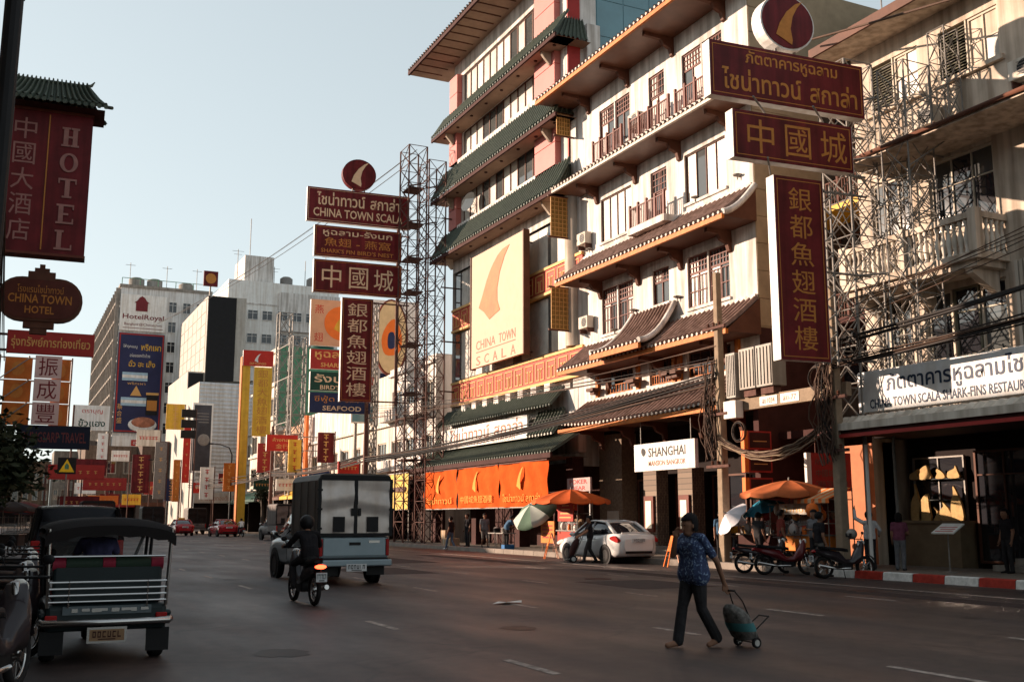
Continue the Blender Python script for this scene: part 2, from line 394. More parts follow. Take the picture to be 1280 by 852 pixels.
# kerb: blocks 1 m long, painted red and white beside the restaurant, bare further on
KR = mat('kerb_red_paint', (.36, .035, .022), .7, var=.35, scale=7); KW = mat('kerb_white_paint', (.66, .64, .60), .7, var=.3, scale=7); KC = mat('kerb_concrete', (.24, .2, .17), .9, var=.25)
kb = MB(); kb.prism(W, [(0, 0), (.235, 0), (.235, .96), (0, .96)], 0, .205)
kbm = {}
for nm_, m_ in (('r', KR), ('w', KW), ('c', KC)):
    q = MB(); q.loft([[(.0, y, 0), (.025, y, .19), (.06, y, .21), (.25, y, .21), (.25, y, 0)] for y in (0, .975)]); kbm[nm_] = q.mesh('kerb_block', m_)
KERB = struct(bpy.data.objects.new('kerb', None)); COL.objects.link(KERB); KERB['kind'] = 'structure'; ORG['kerb'] = Vector((0, 0, 0))
for i in range(-4, 105):
    y = i * 1.0
    kind = ('r' if i % 2 else 'w') if y < 22.2 else 'c'
    piece(kbm[kind], 'kerb_block', (20.6, y, -.01), KERB)
KERBL = struct(bpy.data.objects.new('kerb', None)); COL.objects.link(KERBL); KERBL['kind'] = 'structure'; ORG[KERBL.name] = Vector((0, 0, 0))
for i in range(0, 60): piece(kbm['c'], 'kerb_block', (-.1, i * 1.0 + .97, -.01), KERBL, rot=(0, 0, math.pi))
# lane dashes: three lines of worn strokes
dm = MB(); rnd = random.Random(3)
dm.add([(-.06, 0, 0), (.06, .04, 0), (.06, 1.5, 0), (-.05, 1.46, 0)], [(0, 1, 2, 3)]); dmm = dm.mesh('lane_dash', ROADW)
for X0, ph in ((5.2, 9.8), (8.65, 2.5), (12.15, 4.0), (15.6, 1.0)):
    y = ph
    while y < 100:
        piece(dmm, 'lane_dash', (X0, y, .004), ROAD, scale=(1, .75 + .35 * rnd.random(), 1)); y += 4.85
e = MB(); e.box(W, 18.1, 18.19, -10, 100, .001, .004); e.build('edge_line', ROADW, ROAD)
p = MB(); pts = [(8.25, 18.1), (8.5, 18.02), (8.9, 18.2), (8.98, 18.36), (8.6, 18.34), (8.45, 18.27)]
p.add([(x, y, .012 + .03 * (i % 2)) for i, (x, y) in enumerate(pts)], [(0, 1, 5), (1, 4, 5), (1, 2, 4), (2, 3, 4)])
tag(p.build('paper_scrap', SWHITE), 'crumpled white scrap of paper lying on the road', 'litter')
# patched asphalt, oil stains and cable-trench repairs
PATCH = mat('patched_asphalt', (.045, .029, .026), .8, var=.35, scale=5, bump=.4, bscale=60); PATCH2 = mat('pale_repair', (.066, .045, .040), .85, var=.3, scale=4, bump=.4, bscale=60); OIL = mat('oil_stain', (.022, .015, .014), .5, var=.3)
rnd = random.Random(17)
def patch(x0, x1, y0, y1, m, nm, z):
    n = 7; e = lambda k: rnd.uniform(-.05, .05)
    P = [(x0 + (x1 - x0) * i / n + e(0), y0 + e(0)) for i in range(n)] + [(x1 + e(0), y0 + (y1 - y0) * i / n + e(0)) for i in range(n)] + [(x1 - (x1 - x0) * i / n + e(0), y1 + e(0)) for i in range(n)] + [(x0 + e(0), y1 - (y1 - y0) * i / n + e(0)) for i in range(n)]
    q = MB(); q.add([(x, y, z) for x, y in P], [tuple(range(len(P)))]); q.build(nm, m, ROAD)
for x0, x1, y0, y1, m in ((13.0, 15.2, 20.5, 23.6, PATCH2), (16.3, 17.1, 12, 44, PATCH), (9.4, 11.6, 29, 33, PATCH), (12.6, 14.4, 36, 47, PATCH)): patch(x0, x1, y0, y1, m, 'road_patch', .0025)
for i in range(16):
    x, y, r_ = rnd.uniform(2.5, 18), rnd.uniform(8.5, 36), rnd.uniform(.12, .5); q = MB(); q.add([(x + r_ * .7 * math.cos(a) * rnd.uniform(.7, 1.2), y + r_ * math.sin(a) * rnd.uniform(.7, 1.2), .0035) for a in [k * math.pi / 8 for k in range(16)]], [tuple(range(16))]); q.build('oil_stain', OIL, ROAD)
# manhole covers
for x, y in ((14.2, 24.5),):
    m = MB(); m.lathe([(.36, .002), (.36, .012), (.3, .012), (.3, .007), (.05, .009)], 20, (x, y, 0)); m.build('manhole_cover', RUST, ROAD)

# ================================================================ five-storey white hotel with clay-tiled eaves
SH = thing('mansion_hotel', 'white five-storey hotel with brown tiled eaves and red-framed windows, behind the white parked car', 'building', (26, 36.5, 0))
f = frX(24)
bays = [(38.05, 40.7), (35.3, 36.5), (31.3, 34.0)]
floors = {5: (18.2, 20.35), 4: (14.0, 16.05), 3: (9.72, 11.8)}
holes = []
for k, (b0, b1) in floors.items():
    for i, (a0, a1) in enumerate(bays):
        holes.append((a0, a1, (b0 if not (k == 3 and i == 1) else 10.3) - (.5 if (i == 1 and k > 3) else 0), b1))
f2h = [(38.2, 40.5, 6.98, 8.0), (35.2, 36.9, 6.98, 8.0), (31.4, 34.2, 6.98, 8.0)]
mb = MB(); wall(mb, f, 29.7, 43.5, 5.6, 21.9, holes + f2h, .22); mb.build('wall', WHITE, SH)
mb = MB(); wall(mb, frY(29.7), 24.0, 34, 8.3, 21.9, [], .2)
mb.quad((34, 29.7, 4.9), (34, 43.5, 4.9), (34, 43.5, 21.9), (34, 29.7, 21.9)); mb.quad((24, 29.7, 21.9), (34, 29.7, 21.9), (34, 43.5, 21.9), (24, 43.5, 21.9))
mb.build('side_wall', STONE, SH)
q = MB(); q.quad((24, 29.7, .15), (34, 29.7, .15), (34, 29.7, 8.3), (24, 29.7, 8.3)); q.build('shade_dark_side_wall', DARK2, SH)  # foot of the stone wall, its shade put into the dark colour
for j in range(13):
    q = MB(); q.box(frY(29.7), 24.02, 25.9, 8.36 + j * 1.02, 9.35 + j * 1.02, .003, .03); q.build('stone_panel', STONE, SH)
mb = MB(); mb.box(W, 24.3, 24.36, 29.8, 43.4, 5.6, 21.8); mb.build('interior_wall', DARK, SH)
for h in holes:
    tall = h[3] - h[2] > 2.2; k = [q for q, z in floors.items() if abs(z[1] - h[3]) < .1][0]; wd = h[1] - h[0]
    if k == 4 and wd > 2: window(SH, f, h, 4 if wd < 2.68 else 4, 1, BROWN, [CURT, CURT, CURT2, GLASS], d=.1, fw=.05)
    elif wd > 2:
        mid = (h[0] + h[1]) / 2
        o = window(SH, f, (h[0], mid - .05, h[2], h[3]), 2, 2, REDW, [GLASS, CURT, GLASS], d=.1, transom=.66)
        lattice(o, f, (h[0] + .06, mid - .1, h[2] + (h[3] - h[2]) * .68, h[3] - .06), REDW, -.11, 6, 3, .035)
        o = window(SH, f, (mid + .05, h[1], h[2], h[3]), 2, 2, REDW, [GLASS, CURT], d=.1, transom=.66)
        lattice(o, f, (mid + .1, h[1] - .06, h[2] + (h[3] - h[2]) * .68, h[3] - .06), REDW, -.11, 6, 3, .035)
        q = MB(); q.box(f, mid - .049, mid + .049, h[2] + .003, h[3] - .003, -.2, -.02); q.build('mullion', WHITE, SH)
        if k == 3: lattice(o, f, (h[0] + .06, h[1] - .06, h[2] + .06, h[2] + (h[3] - h[2]) * .6), REDW, -.1, 10, 2, .03, 'glazing_bars')
    else:
        o = window(SH, f, h, 2, 2, REDW, [CURT, GLASS], d=.1, transom=.62)
        lattice(o, f, (h[0] + .06, h[1] - .06, h[2] + (h[3] - h[2]) * .65, h[3] - .06), REDW, -.1, 5, 3, .03)
    q = MB(); q.box(f, h[0] - .08, h[1] + .08, h[2] - .11, h[2] - .003, -.05, .08); q.build('sill', WHITE, SH)
for h in f2h:
    o = window(SH, f, h, 4, 1, BROWN, DGLASS, d=.14)
    lattice(o, f, (h[0] + .06, h[1] - .06, h[2] + .05, h[2] + .4), ORANGE, -.1, 9, 1, .03, 'window_rail')
for y in (37.7, 35.0, 34.6, 41.1, 30.9):
    q = MB(); q.box(f, y - .11, y + .11, 6.75, 8.05, .003, .12); q.build('pilaster', ORANGE, SH)
    q = MB(); q.box(f, y - .3, y + .3, 7.2, 7.34, .125, .5); q.box(f, y - .18, y + .18, 7.06, 7.195, .125, .36); q.build('bracket', BROWN, SH)
# eaves -----------------------------------------------------------
def eave(par, f, a0, a1, ze, ce, zt, mt, mf, ms, soff=.12, fh=.2, nb=4, end=TEND, lift=0, br=True, c_top=.02, pw=1.12, cope=True, stations=8):
    o = tiles(par, f, a0, a1, zt, c_top, ze, ce, mt, end, lift=lift, pw=pw, stations=stations)
    q = MB(); q.box(f, a0, a1, ze - fh, ze - .02, ce - .1, ce + .02); q.build('fascia', mf, par)
    q = MB(); q.quad(f(a0, ze - soff, .002), f(a1, ze - soff, .002), f(a1, ze - soff, ce - .1), f(a0, ze - soff, ce - .1)); 
    q.quad(f(a0, ze - soff, .002), f(a0, ze - soff, ce - .1), f(a0, ze - .01, ce - .1), f(a0, zt, .002)); q.quad(f(a1, ze - soff, .002), f(a1, ze - soff, ce - .1), f(a1, ze - .01, ce - .1), f(a1, zt, .002))
    q.build('soffit', ms, par)
    if cope:
        q = MB(); q.box(f, a0 + .1, a1 - .1, zt - .04, zt + .16, .003, .14); q.build('coping', WHITE, par)
    if br:
        for i in range(nb):
            y = a0 + (a1 - a0) * (i + .5) / nb
            q = MB(); prof = [(0.004, ze - .95), (.12, ze - .9), (.2, ze - .62), (.5, ze - .5), (.62, ze - .3), (ce * .72, ze - .27), (ce * .72, ze - soff - .004), (.004, ze - soff - .004)]
            g_ = lambda a, b, c, y=y: f(y + c, b, a)
            q.prism(g_, prof, -.09, .09); q.build('bracket', BROWN, par)
eave(SH, f, 29.3, 43.4, 21.5, 2.0, 22.3, TBROWN, ORANGE, SOFF, nb=4, cope=False)
eave(SH, f, 29.3, 42.6, 16.86, 1.55, 17.25, TBROWN, TEND, SOFF, nb=4, cope=False, fh=.14)
q = MB(); q.box(f, 29.75, 42.5, 17.0, 17.72, .003, .5); q.build('balcony_kerb', WHITE, SH)
eave(SH, f, 29.6, 42.3, 12.32, 1.55, 13.5, TBROWN, ORANGE, BROWN, nb=4)
eave(SH, f, 29.6, 42.2, 8.15, 1.55, 9.35, TBROWN, ORANGE, BROWN, nb=3)
eave(SH, f, 29.5, 42.0, 5.5, 1.62, 6.75, TBROWN, ORANGE, BROWN, nb=5, lift=.25)
# raised porch roof over the third eave
o = tiles(SH, f, 34.5, 38.3, 10.1, .05, 8.36, 2.05, TBROWN, TEND, pw=1.9, hip0=.35, hip1=.35)
q = MB(); q.box(f, 34.5, 38.3, 8.12, 8.34, 1.95, 2.07); q.build('fascia', ORANGE, SH)
q = MB(); q.quad(f(34.5, 8.2, .1), f(38.3, 8.2, .1), f(38.3, 8.2, 1.95), f(34.5, 8.2, 1.95)); q.build('soffit', BROWN, SH)
for a, k in ((34.5, 1), (38.3, -1)):
    q = MB(); pts = []
    for i in range(9):
        t = i / 8; pts.append(f(a + k * .35 * (1 - t), 8.36 + 1.74 * (1 - t) ** 1.9 + .08, .05 + 2.0 * t))
    q.smooth = True; q.tube(pts, .12, 8); q.build('ridge_roll', WHITE, SH)
for a in (42.3, 29.6):
    q = MB(); q.smooth = True; q.tube([f(a, 12.36 + 1.2 * (1 - i / 8) ** 1.6, .02 + 1.5 * i / 8) for i in range(9)], .12, 8); q.build('ridge_roll', WHITE, SH)
q = MB(); q.smooth = True; pts = [f(36.8 - .9 * i / 8, 13.4 + .35 * math.sin(math.pi * .5 * i / 8), .6 - .5 * i / 8) for i in range(9)]; q.tube(pts, .1, 8); q.build('curved_coping', WHITE, SH)
# balustrades
def railing(par, f, a0, a1, b0, b1, c, m, sp=.13, side=None):
    o = MB(); o.box(f, a0, a1, b1 - .05, b1, c - .03, c + .03); o.box(f, a0, a1, b0, b0 + .04, c - .025, c + .025); o = o.build('rail', m, par)
    n = int((a1 - a0) / sp)
    u = MB(); u.box(f, -.016, .016, b0 + .04, b1 - .05, c - .014, c + .014); P0 = f(0, 0, 0)
    me = u.mesh('baluster', m)
    for i in range(n + 1):
        y = a0 + (a1 - a0) * i / n; d = Vector(f(y, 0, 0)) - Vector(f(0, 0, 0))
        x = bpy.data.objects.new('baluster', me); COL.objects.link(x); x.parent = o; x.location = d - ORG[par.name]
    for y in ([a0 + (a1 - a0) * i / 4 for i in range(5)]):
        q = MB(); q.box(f, y - .05, y + .05, b0 - .02, b1 + .14, c - .05, c + .05); q.build('newel', m, par)
for a0, a1 in ((38.1, 40.6), (34.4, 37.4), (31.2, 33.9)): railing(SH, f, a0, a1, 17.73, 18.65, .42, REDW)
railing(SH, f, 34.6, 37.2, 13.72, 14.6, .62, REDW)
q = MB(); q.box(f, 34.5, 37.3, 13.42, 13.7, .005, .72); q.build('balcony_slab', WHITE, SH)
for y, z in ((41.6, 13.75), (39.5, 9.6), (37.9, 10.2), (34.6, 10.15), (33.2, 13.9), (30.5, 14.0), (37.6, 14.6)):   # small floodlights on the copings
    q = MB(); q.lathe([(.02, 0), (.03, .12), (.16, .16), (.18, .2), (.03, .24)], 10, f(y, z, .1)); q.build('floodlight', STEEL, SH)
# gold mesh banners between pairs of poles on the far end of the facade
GMESH = mat('gold_mesh', (.30, .17, .05), .5, .3, var=.5, scale=14)
for z0, z1, cw in ((19.95, 21.0, .95), (14.85, 16.75, 1.3), (10.35, 12.3, 1.3)):
    p_ = MB(); fy = frY(43.2); p_.box(fy, 24 - cw, 23.9 - .15, z0, z1, -.01, .01); o = p_.build('gold_banner', GMESH, SH)
    for z in (z0 - .05, z1 + .05): bar('banner_pole', (23.99, 43.2, z), (24 - cw - .15, 43.2, z), .05, BROWN, SH)
    lattice(o, fy, (24 - cw, 23.75, z0, z1), GOLD, .012, 5, int((z1 - z0) / .2), .025)
# ground floor
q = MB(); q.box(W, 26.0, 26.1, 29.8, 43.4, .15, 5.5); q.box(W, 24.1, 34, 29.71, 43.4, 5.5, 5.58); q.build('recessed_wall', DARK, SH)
BRICK = mat('grey_brick', (.20, .15, .11), .9, var=.4, scale=9, bump=.3)
def brickmat():
    m = bpy.data.materials.new('grey_brickwork'); m.use_nodes = True; n = m.node_tree.nodes; L = m.node_tree.links; b = n['Principled BSDF']
    t = n.new('ShaderNodeTexCoord'); mp = n.new('ShaderNodeMapping'); mp.inputs['Rotation'].default_value = (R(90), 0, R(90)); L.new(t.outputs['Object'], mp.inputs['Vector'])
    k = n.new('ShaderNodeTexBrick'); k.inputs['Scale'].default_value = 2.2; k.inputs['Color1'].default_value = (.27, .2, .15, 1); k.inputs['Color2'].default_value = (.15, .11, .085, 1); k.inputs['Mortar'].default_value = (.07, .06, .05, 1)
    k.inputs['Mortar Size'].default_value = .03; k.inputs['Row Height'].default_value = .18; L.new(mp.outputs[0], k.inputs['Vector']); L.new(k.outputs['Color'], b.inputs['Base Color']); b.inputs['Roughness'].default_value = .9
    return m
BRK = brickmat()
LITBOX = mat('lit_menu_case', (.7, .62, .5), .4, emit=(1, .8, .55), es=.12)
for a0, a1 in ((38.1, 39.1), (35.5, 36.5)):
    q = MB(); q.box(W, 25.0, 25.6, a0, a1, .15, 3.6); c_ = q.build('brick_column', BRK, SH)
    q = MB(); fb = frX(25); q.box(fb, a0 + .14, a1 - .14, 1.0, 2.5, .002, .1); q.build('menu_case', REDW, SH)
    q = MB(); q.box(fb, a0 + .28, a1 - .28, 1.15, 2.3, .104, .12); q.build('menu_sheet', LITBOX, SH)
for a0, a1 in ((36.6, 38.0), (33.2, 35.4), (39.3, 41.0), (30.2, 33.0)):
    window(SH, frX(25.9), (a0, a1, .2, 3.3), 2, 1, BROWN, DGLASS, d=.02, fw=.08, name='glass_door')
q = MB(); q.box(W, 24.2, 26, 35.0, 39.6, .15, .3); q.box(W, 24.6, 26, 35.0, 39.6, .3, .44); q.build('step', CONC, SH)
q = MB(); q.box(W, 25.2, 25.99, 41.2, 43.2, .15, 5.4); q.build('pier', BRICK, SH)
q = MB(); q.box(frX(25.2), 41.5, 42.5, 1.1, 1.9, .003, .03); q.build('notice', CURT, SH)

# ================================================================ seven-storey building with green tile skirts
CT = thing('tiled_skirt_building', 'seven-storey pink and white building with dark green tile skirts and a fin billboard', 'building', (26, 52, 0))
f = frX(24)
rows = [(26.5, 28.7), (23.2, 25.0), (19.05, 21.0)]
mb = MB(); wall(mb, f, 43.8, 58.6, 16.3, 29.6, [(46.9, 57.2, a, b) for a, b in rows], .25)
mb.build('wall', WHITE, CT)
mb = MB(); mb.quad((25.7, 43.8, 4), (40, 43.8, 4), (40, 43.8, 31.9), (25.7, 43.8, 31.9)); mb.build('glass_flank', TEAL, CT)
for i in range(8):
    for j in range(5):
        q = MB(); q.box(frY(43.8), 25.75 + i * 1.6, 27.3 + i * 1.6, 21.9 + j * 2.0, 23.85 + j * 2.0, .004, .03); q.build('flank_pane', TEAL, CT)
mb = MB(); mb.box(W, 24.95, 25.7, 43.4, 43.79, 21.9, 26.2); mb.build('flank_pier', WHITE, CT)
mb = MB(); wall(mb, frY(43.8), 24, 25.7, 4, 31.9, []); mb.quad((24, 58.6, 4), (40, 58.6, 4), (40, 58.6, 32), (24, 58.6, 32)); mb.quad((40, 43.8, 4), (40, 58.6, 4), (40, 58.6, 32), (40, 43.8, 32)); mb.quad((24, 43.8, 31.9), (40, 43.8, 31.9), (40, 58.6, 31.9), (24, 58.6, 31.9))
mb.quad((24, 43.8, 29.6), (24, 58.6, 29.6), (24, 58.6, 31.9), (24, 43.8, 31.9)); mb.build('side_wall', WHITE, CT)
pn = {}
for b0, b1 in rows:
    n = 11; fr_ = MB()
    o = None
    for i in range(n + 1):
        y = 46.9 + 10.3 * i / n; fr_.box(f, y - .04, y + .04, b0 + .002, b1 - .002, -.2, -.1)
    fr_.box(f, 46.9, 57.2, b0 + .002, b0 + .07, -.21, -.11); fr_.box(f, 46.9, 57.2, b1 - .07, b1 - .002, -.21, -.11)
    o = fr_.build('window_band', BROWN, CT)
    for i in range(n):
        y = 46.9 + 10.3 * i / n; g = MB(); g.box(f, y + .04, y + 10.3 / n - .04, b0 + .07, b1 - .07, -.17, -.15); g.build('pane', random.choice([CURT, CURT2, CURT, GLASS]), o)
    q = MB(); q.box(f, 46.8, 57.3, b0 - .35, b0 - .002, .003, .3); q.build('white_ledge', WHITE, CT)
    for y0, y1 in ((44.5, 46.75), (57.35, 58.55)):
        for kz in range(2):
            q = MB(); q.box(f, y0, y1, b0 - .1 + kz * 1.2, b0 + 1.06 + kz * 1.2, .003, .35); q.build('pink_pilaster', PINK, CT)
        q = MB(); q.box(f, y0 + .002, y1 - .002, b0 - .1, b0 + 2.28, -.02, .3); q.build('pilaster_core', REDP, CT)
    q = MB(); q.box(frY(43.8), 24.0, 24.7, b0 - .1, b0 + 2.28, .003, .1); q.build('shade_red_side_panel', REDP, CT)  # deep red puts the shaded side of the pink pilasters into the colour
q = MB(); q.tube([f(50.5, 21.2, .5), f(50.9, 19.5, .32)], .6, 14); 
# dish aerial on the fifth-floor window ledge
q = MB(); q.smooth = True; q.lathe([(.02, 0), (.3, .03), (.52, .1), (.62, .17)], 16, f(55.2, 19.9, .35), (-1, -.25, .25)); q.build('dish_aerial', GLASS, CT)
def skirt(par, f, a0, a1, ze, ce, zt, nb=8, mt=TGREEN):
    tiles(par, f, a0, a1, zt, .3, ze, ce, mt, mt, period=.32, pw=1.08, ends=True, hip0=0, hip1=0)
    q = MB(); q.box(f, a0, a1, ze - .22, ze - .02, ce - .08, ce + .02); q.build('fascia', DARK2, par)
    q = MB(); q.quad(f(a0, ze - .15, .002), f(a1, ze - .15, .002), f(a1, ze - .15, ce - .08), f(a0, ze - .15, ce - .08)); q.build('soffit', SOFF2, par)
    # return of the skirt round the near corner
    fy = frY(a0); x0 = f(0, 0, ce)[0]
    st = MB(); n = 8; rr = []
    for i in range(9):
        t = i / 8; z = ze + (zt - ze) * (1 - t) ** 1.08; c = .3 + (ce - .3) * t
        row = []
        for k in range(n * 6 + 1):
            u = k / (n * 6); x = (24 - c) + (24.9 - (24 - c)) * u; hh = [0, 0, .085, .115, .085, 0][k % 6]
            row.append((x, a0 + .8 - (c - .3) * .62 - hh * .5, z + hh * .8))
        rr.append(row)
    st.loft(rr, close=False); st.build('roof_tiles', mt, par, kind='stuff')
    st = MB(); st.quad((24 - ce, a0 + .05, ze - .15), (24.9, a0 + .05, ze - .15), (24.9, 43.8, ze - .15), (24 - ce, 43.8, ze - .15)); st.build('soffit', SOFF2, par)
    for i in range(nb):
        y = a0 + (a1 - a0) * (i + .5) / nb
        q = MB(); q.lathe([(.09, 0), (.09, -.05), (.05, -.06)], 10, f(y, ze - .151, ce * .55)); q.build('downlight', DARK2, par)
    for y in (44.9, 57.8):
        q = MB(); g_ = lambda a, b, c, y=y: f(y + c, b, a); q.prism(g_, [(.36, ze - .8), (.45, ze - .8), (.9, ze - .3), (.9, ze - .16), (.36, ze - .16)], -.08, .08); q.build('bracket', CREAM, par)
skirt(CT, f, 42.9, 59.6, 25.1, 1.15, 26.42); skirt(CT, f, 42.9, 59.6, 21.0, 1.15, 22.8); skirt(CT, f, 42.9, 59.6, 17.2, 1.15, 18.75)
# wide top eave
tiles(CT, f, 42.5, 60.9, 31.6, .0, 29.95, 2.3, TGREEN, BROWN, period=.34)
q = MB(); q.box(f, 42.5, 60.9, 29.7, 29.93, 2.2, 2.32); q.build('fascia', DARK2, CT)
q = MB(); q.quad(f(42.5, 29.75, -.5), f(60.9, 29.75, -.5), f(60.9, 29.75, 2.2), f(42.5, 29.75, 2.2)); q.build('soffit', SOFF2, CT)
for i in range(18):
    q = MB(); q.box(f, 43 + i * 1.0, 43.06 + i * 1.0, 29.7, 29.748, .3, 2.19); q.build('soffit_batten', BROWN, CT)
# middle storeys: glazing, friezes, billboard
mb = MB(); mb.box(f, 43.8, 58.5, 7.6, 16.3, -.3, -.2); mb.build('curtain_wall', CURT, CT)
for b0, b1 in ((14.05, 16.2), (9.7, 12.5)):
    for i in range(14):
        y = 44.2 + i * 1.02
        q = MB(); q.box(f, y, y + .98, b0, b1, -.19, -.12); q.build('glass_panel', [CURT, GLASS, CURT2, CURT][i % 4], CT)
FRZ = mat('red_frieze', (.44, .075, .045), .6, var=.15, scale=3); FRE = mat('frieze_edge', (.66, .38, .14), .6)
km = MB()
for (x0, x1, z0, z1) in ((0, .9, .85, .9), (0, .05, 0, .85), (.05, .4, 0, .05), (.35, .4, .05, .6), (.18, .35, .55, .6), (.85, .9, 0, .85), (.5, .85, 0, .05), (.5, .55, .05, .6), (.55, .72, .55, .6)):
    km.box(lambda a, b, c: (-c, a, b), x0 + .002, x1 - .002, z0 + .002, z1 - .002, 0, .03)
kmm = km.mesh('key_motif', FRE)
for b0, b1 in ((12.58, 14.0), (8.1, 9.55)):
    q = MB(); q.box(f, 42.3, 58.4, b0 + .14, b1 - .14, -.1, .1); q.build('frieze', FRZ, CT)
    q = MB(); q.box(f, 42.28, 58.42, b0, b0 + .138, -.1, .16); q.box(f, 42.28, 58.42, b1 - .138, b1, -.1, .16); q.build('frieze_edge', FRE, CT)
    for i in range(13):
        piece(kmm, 'key_motif', f(42.6 + i * 1.22, b0 + .26, .102), CT)
q = MB(); q.smooth = True; q.tube([(24.0, 43.35, 9.6), (24.0, 43.35, 17.0)], .42, 18); q.build('corner_column', CREAM, CT)
BB = thing('fin_billboard', 'tall pale billboard with an orange fin emblem on the tiled building', 'billboard', (23.2, 50.2, 9.7))
fb = frX(23.1); BBW = mat('billboard_vinyl', (.58, .42, .31), .8, var=.06)
q = MB(); q.box(fb, 46.95, 53.6, 9.75, 16.1, -.2, 0); q.build('panel', BBW, BB); q = MB(); q.box(fb, 46.85, 46.95, 9.7, 16.15, -.3, .05); q.build('frame_post', BROWN, BB); q = MB(); q.box(fb, 53.6, 53.7, 9.7, 16.15, -.3, .05); q.build('frame_post', BROWN, BB)
for yy in (48, 52.5): bar('bracket', (23.3, yy, 10), (24.1, yy, 10), .05, RUST, BB); bar('bracket', (23.3, yy, 15.8), (24.1, yy, 15.8), .05, RUST, BB)
OFIN = mat('orange_fin', (.55, .13, .035), .5, var=.25, scale=1.5)
q = MB(); q.prism(fb, [(48.6, 15.75), (49.47, 15.69), (50.1, 15.48), (50.64, 15.16), (51.1, 14.8), (51.5, 14.39), (52.03, 13.68), (52.56, 13.04), (51.84, 12.69), (51.14, 12.17), (49.79, 12.47), (50.12, 13.03), (50.13, 13.74), (49.8, 14.54), (49.21, 15.27)], .004, .02); q.build('fin_emblem', OFIN, BB)
BT = mat('brown_lettering', (.30, .13, .08), .6)
txt('CHINA  TOWN', BB, fb, 50.4, 10.95, 5.0, .5, BT, .006, flip=True); txt('S  C  A  L  A', BB, fb, 50.4, 10.1, 5.0, .5, BT, .006, flip=True)
q = MB(); q.box(fb, 47.9, 52.9, 10.55, 10.6, .003, .01); q.build('rule', BT, BB)
q = MB()
# lower pent roofs, sign band, shopfront
skirt2 = lambda a0, a1, ze, ce, zt: (tiles(CT, f, a0, a1, zt, .1, ze, ce, TGREEN, TGREEN, period=.3, pw=1.1), None)
mb = MB(); mb.box(f, 43.0, 59, 4.6, 7.6, -.4, .02); mb.build('lower_wall', WHITE, CT)
for i in range(8):   # white corbels above the lower roof
    q = MB(); q.box(f, 45.3 + i * 1.5, 45.9 + i * 1.5, 7.55, 8.08, .023, .3); q.build('corbel', WHITE, CT)
skirt2(44.0, 58.9, 6.85, .9, 7.75); skirt2(42.6, 61, 4.55, 1.6, 5.5)
q = MB(); q.box(f, 42.6, 61, 4.3, 4.53, 1.6, 1.72); q.build('fascia', DARK2, CT); q = MB(); q.quad(f(42.6, 4.35, -.3), f(61, 4.35, -.3), f(61, 4.35, 1.6), f(42.6, 4.35, 1.6)); q.build('soffit', BROWN, CT)
for a0, a1 in ((44.0, 46.9), (58.7, 60)): tiles(CT, f, a0, a1, 6.7, .1, 5.5, .8, TGREEN, TEND, period=.3, pw=1.2)
fs = frX(23.35)
CS = thing('cream_fascia_sign', 'long cream fascia sign with brown Thai letters above the orange banners', 'sign', (23.4, 52.8, 5.5))
q = MB(); q.box(fs, 47.1, 58.6, 5.52, 6.68, -.1, 0); q.build('board', SWHITE, CS)
for yy in (48, 57.5): bar('bracket', (23.44, yy, 6), (24.0, yy, 6), .04, RUST, CS)
txt('ไชน่าทาวน์  สกาล่า', CS, fs, 52.4, 6.25, 9.6, .75, BT, .005, flip=True, bold=.01); txt('CHINA TOWN SCALA  RESTAURANT', CS, fs, 52.6, 5.7, 9.0, .26, BT, .005, flip=True)
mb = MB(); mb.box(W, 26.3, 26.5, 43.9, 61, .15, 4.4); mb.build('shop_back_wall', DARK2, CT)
for y in (43.4, 49, 54.5, 60.5):
    q = MB(); q.box(W, 23.7, 24.3, y - .3, y + .3, .15, 4.4); q.build('shopfront_pier', DARK2, CT)
BAN = mat('orange_banner_cloth', (.58, .085, .013), .9, var=.25, scale=1.5, spec=.05); BANY = mat('banner_yellow_print', (.66, .26, .02), .6, var=.15)
for i, (a0, a1, word, lab) in enumerate(((53.55, 58.5, 'ไชน่าทาวน์', 'orange cloth banner farthest from the camera under the green tiled eave'), (48.2, 53.45, '中國城魚翅酒樓', 'orange cloth banner in the middle of the three under the green tiled eave'), (42.9, 48.1, 'ไชน่าทาวน์ สกาล่า', 'brightest orange cloth banner nearest the orange parasol'))):
    B_ = thing('cloth_banner', lab, 'banner', (22.3, (a0 + a1) / 2, 2.1), 'orange banners under the eave')
    fb = frX(22.3); q = MB(); q.smooth = True; n, mm = 26, 10; ph = i * 2
    q.loft([[fb(a0 + (a1 - a0) * k / n, 4.2 - 2.1 * j / mm, .045 * math.sin(k * .9 + ph + j * .35) * (.3 + j / mm) ** .7 + .05 * math.sin(k * .33 + j * .9 + ph)) for k in range(n + 1)] for j in range(mm + 1)], close=False); q.build('cloth', BAN, B_)
    bar('top_rod', fb(a0, 4.22, 0), fb(a1, 4.22, 0), .04, RUST, B_); bar('bottom_rod', fb(a0, 2.08, 0), fb(a1, 2.08, 0), .035, STEEL, B_)
    fin(fb, (a0 + a1) / 2, 3.45, 1.1, BANY, B_, .1, flip=True); txt(word, B_, fb, (a0 + a1) / 2, 2.55, (a1 - a0) * .78, .38, BANY, .1, flip=True)
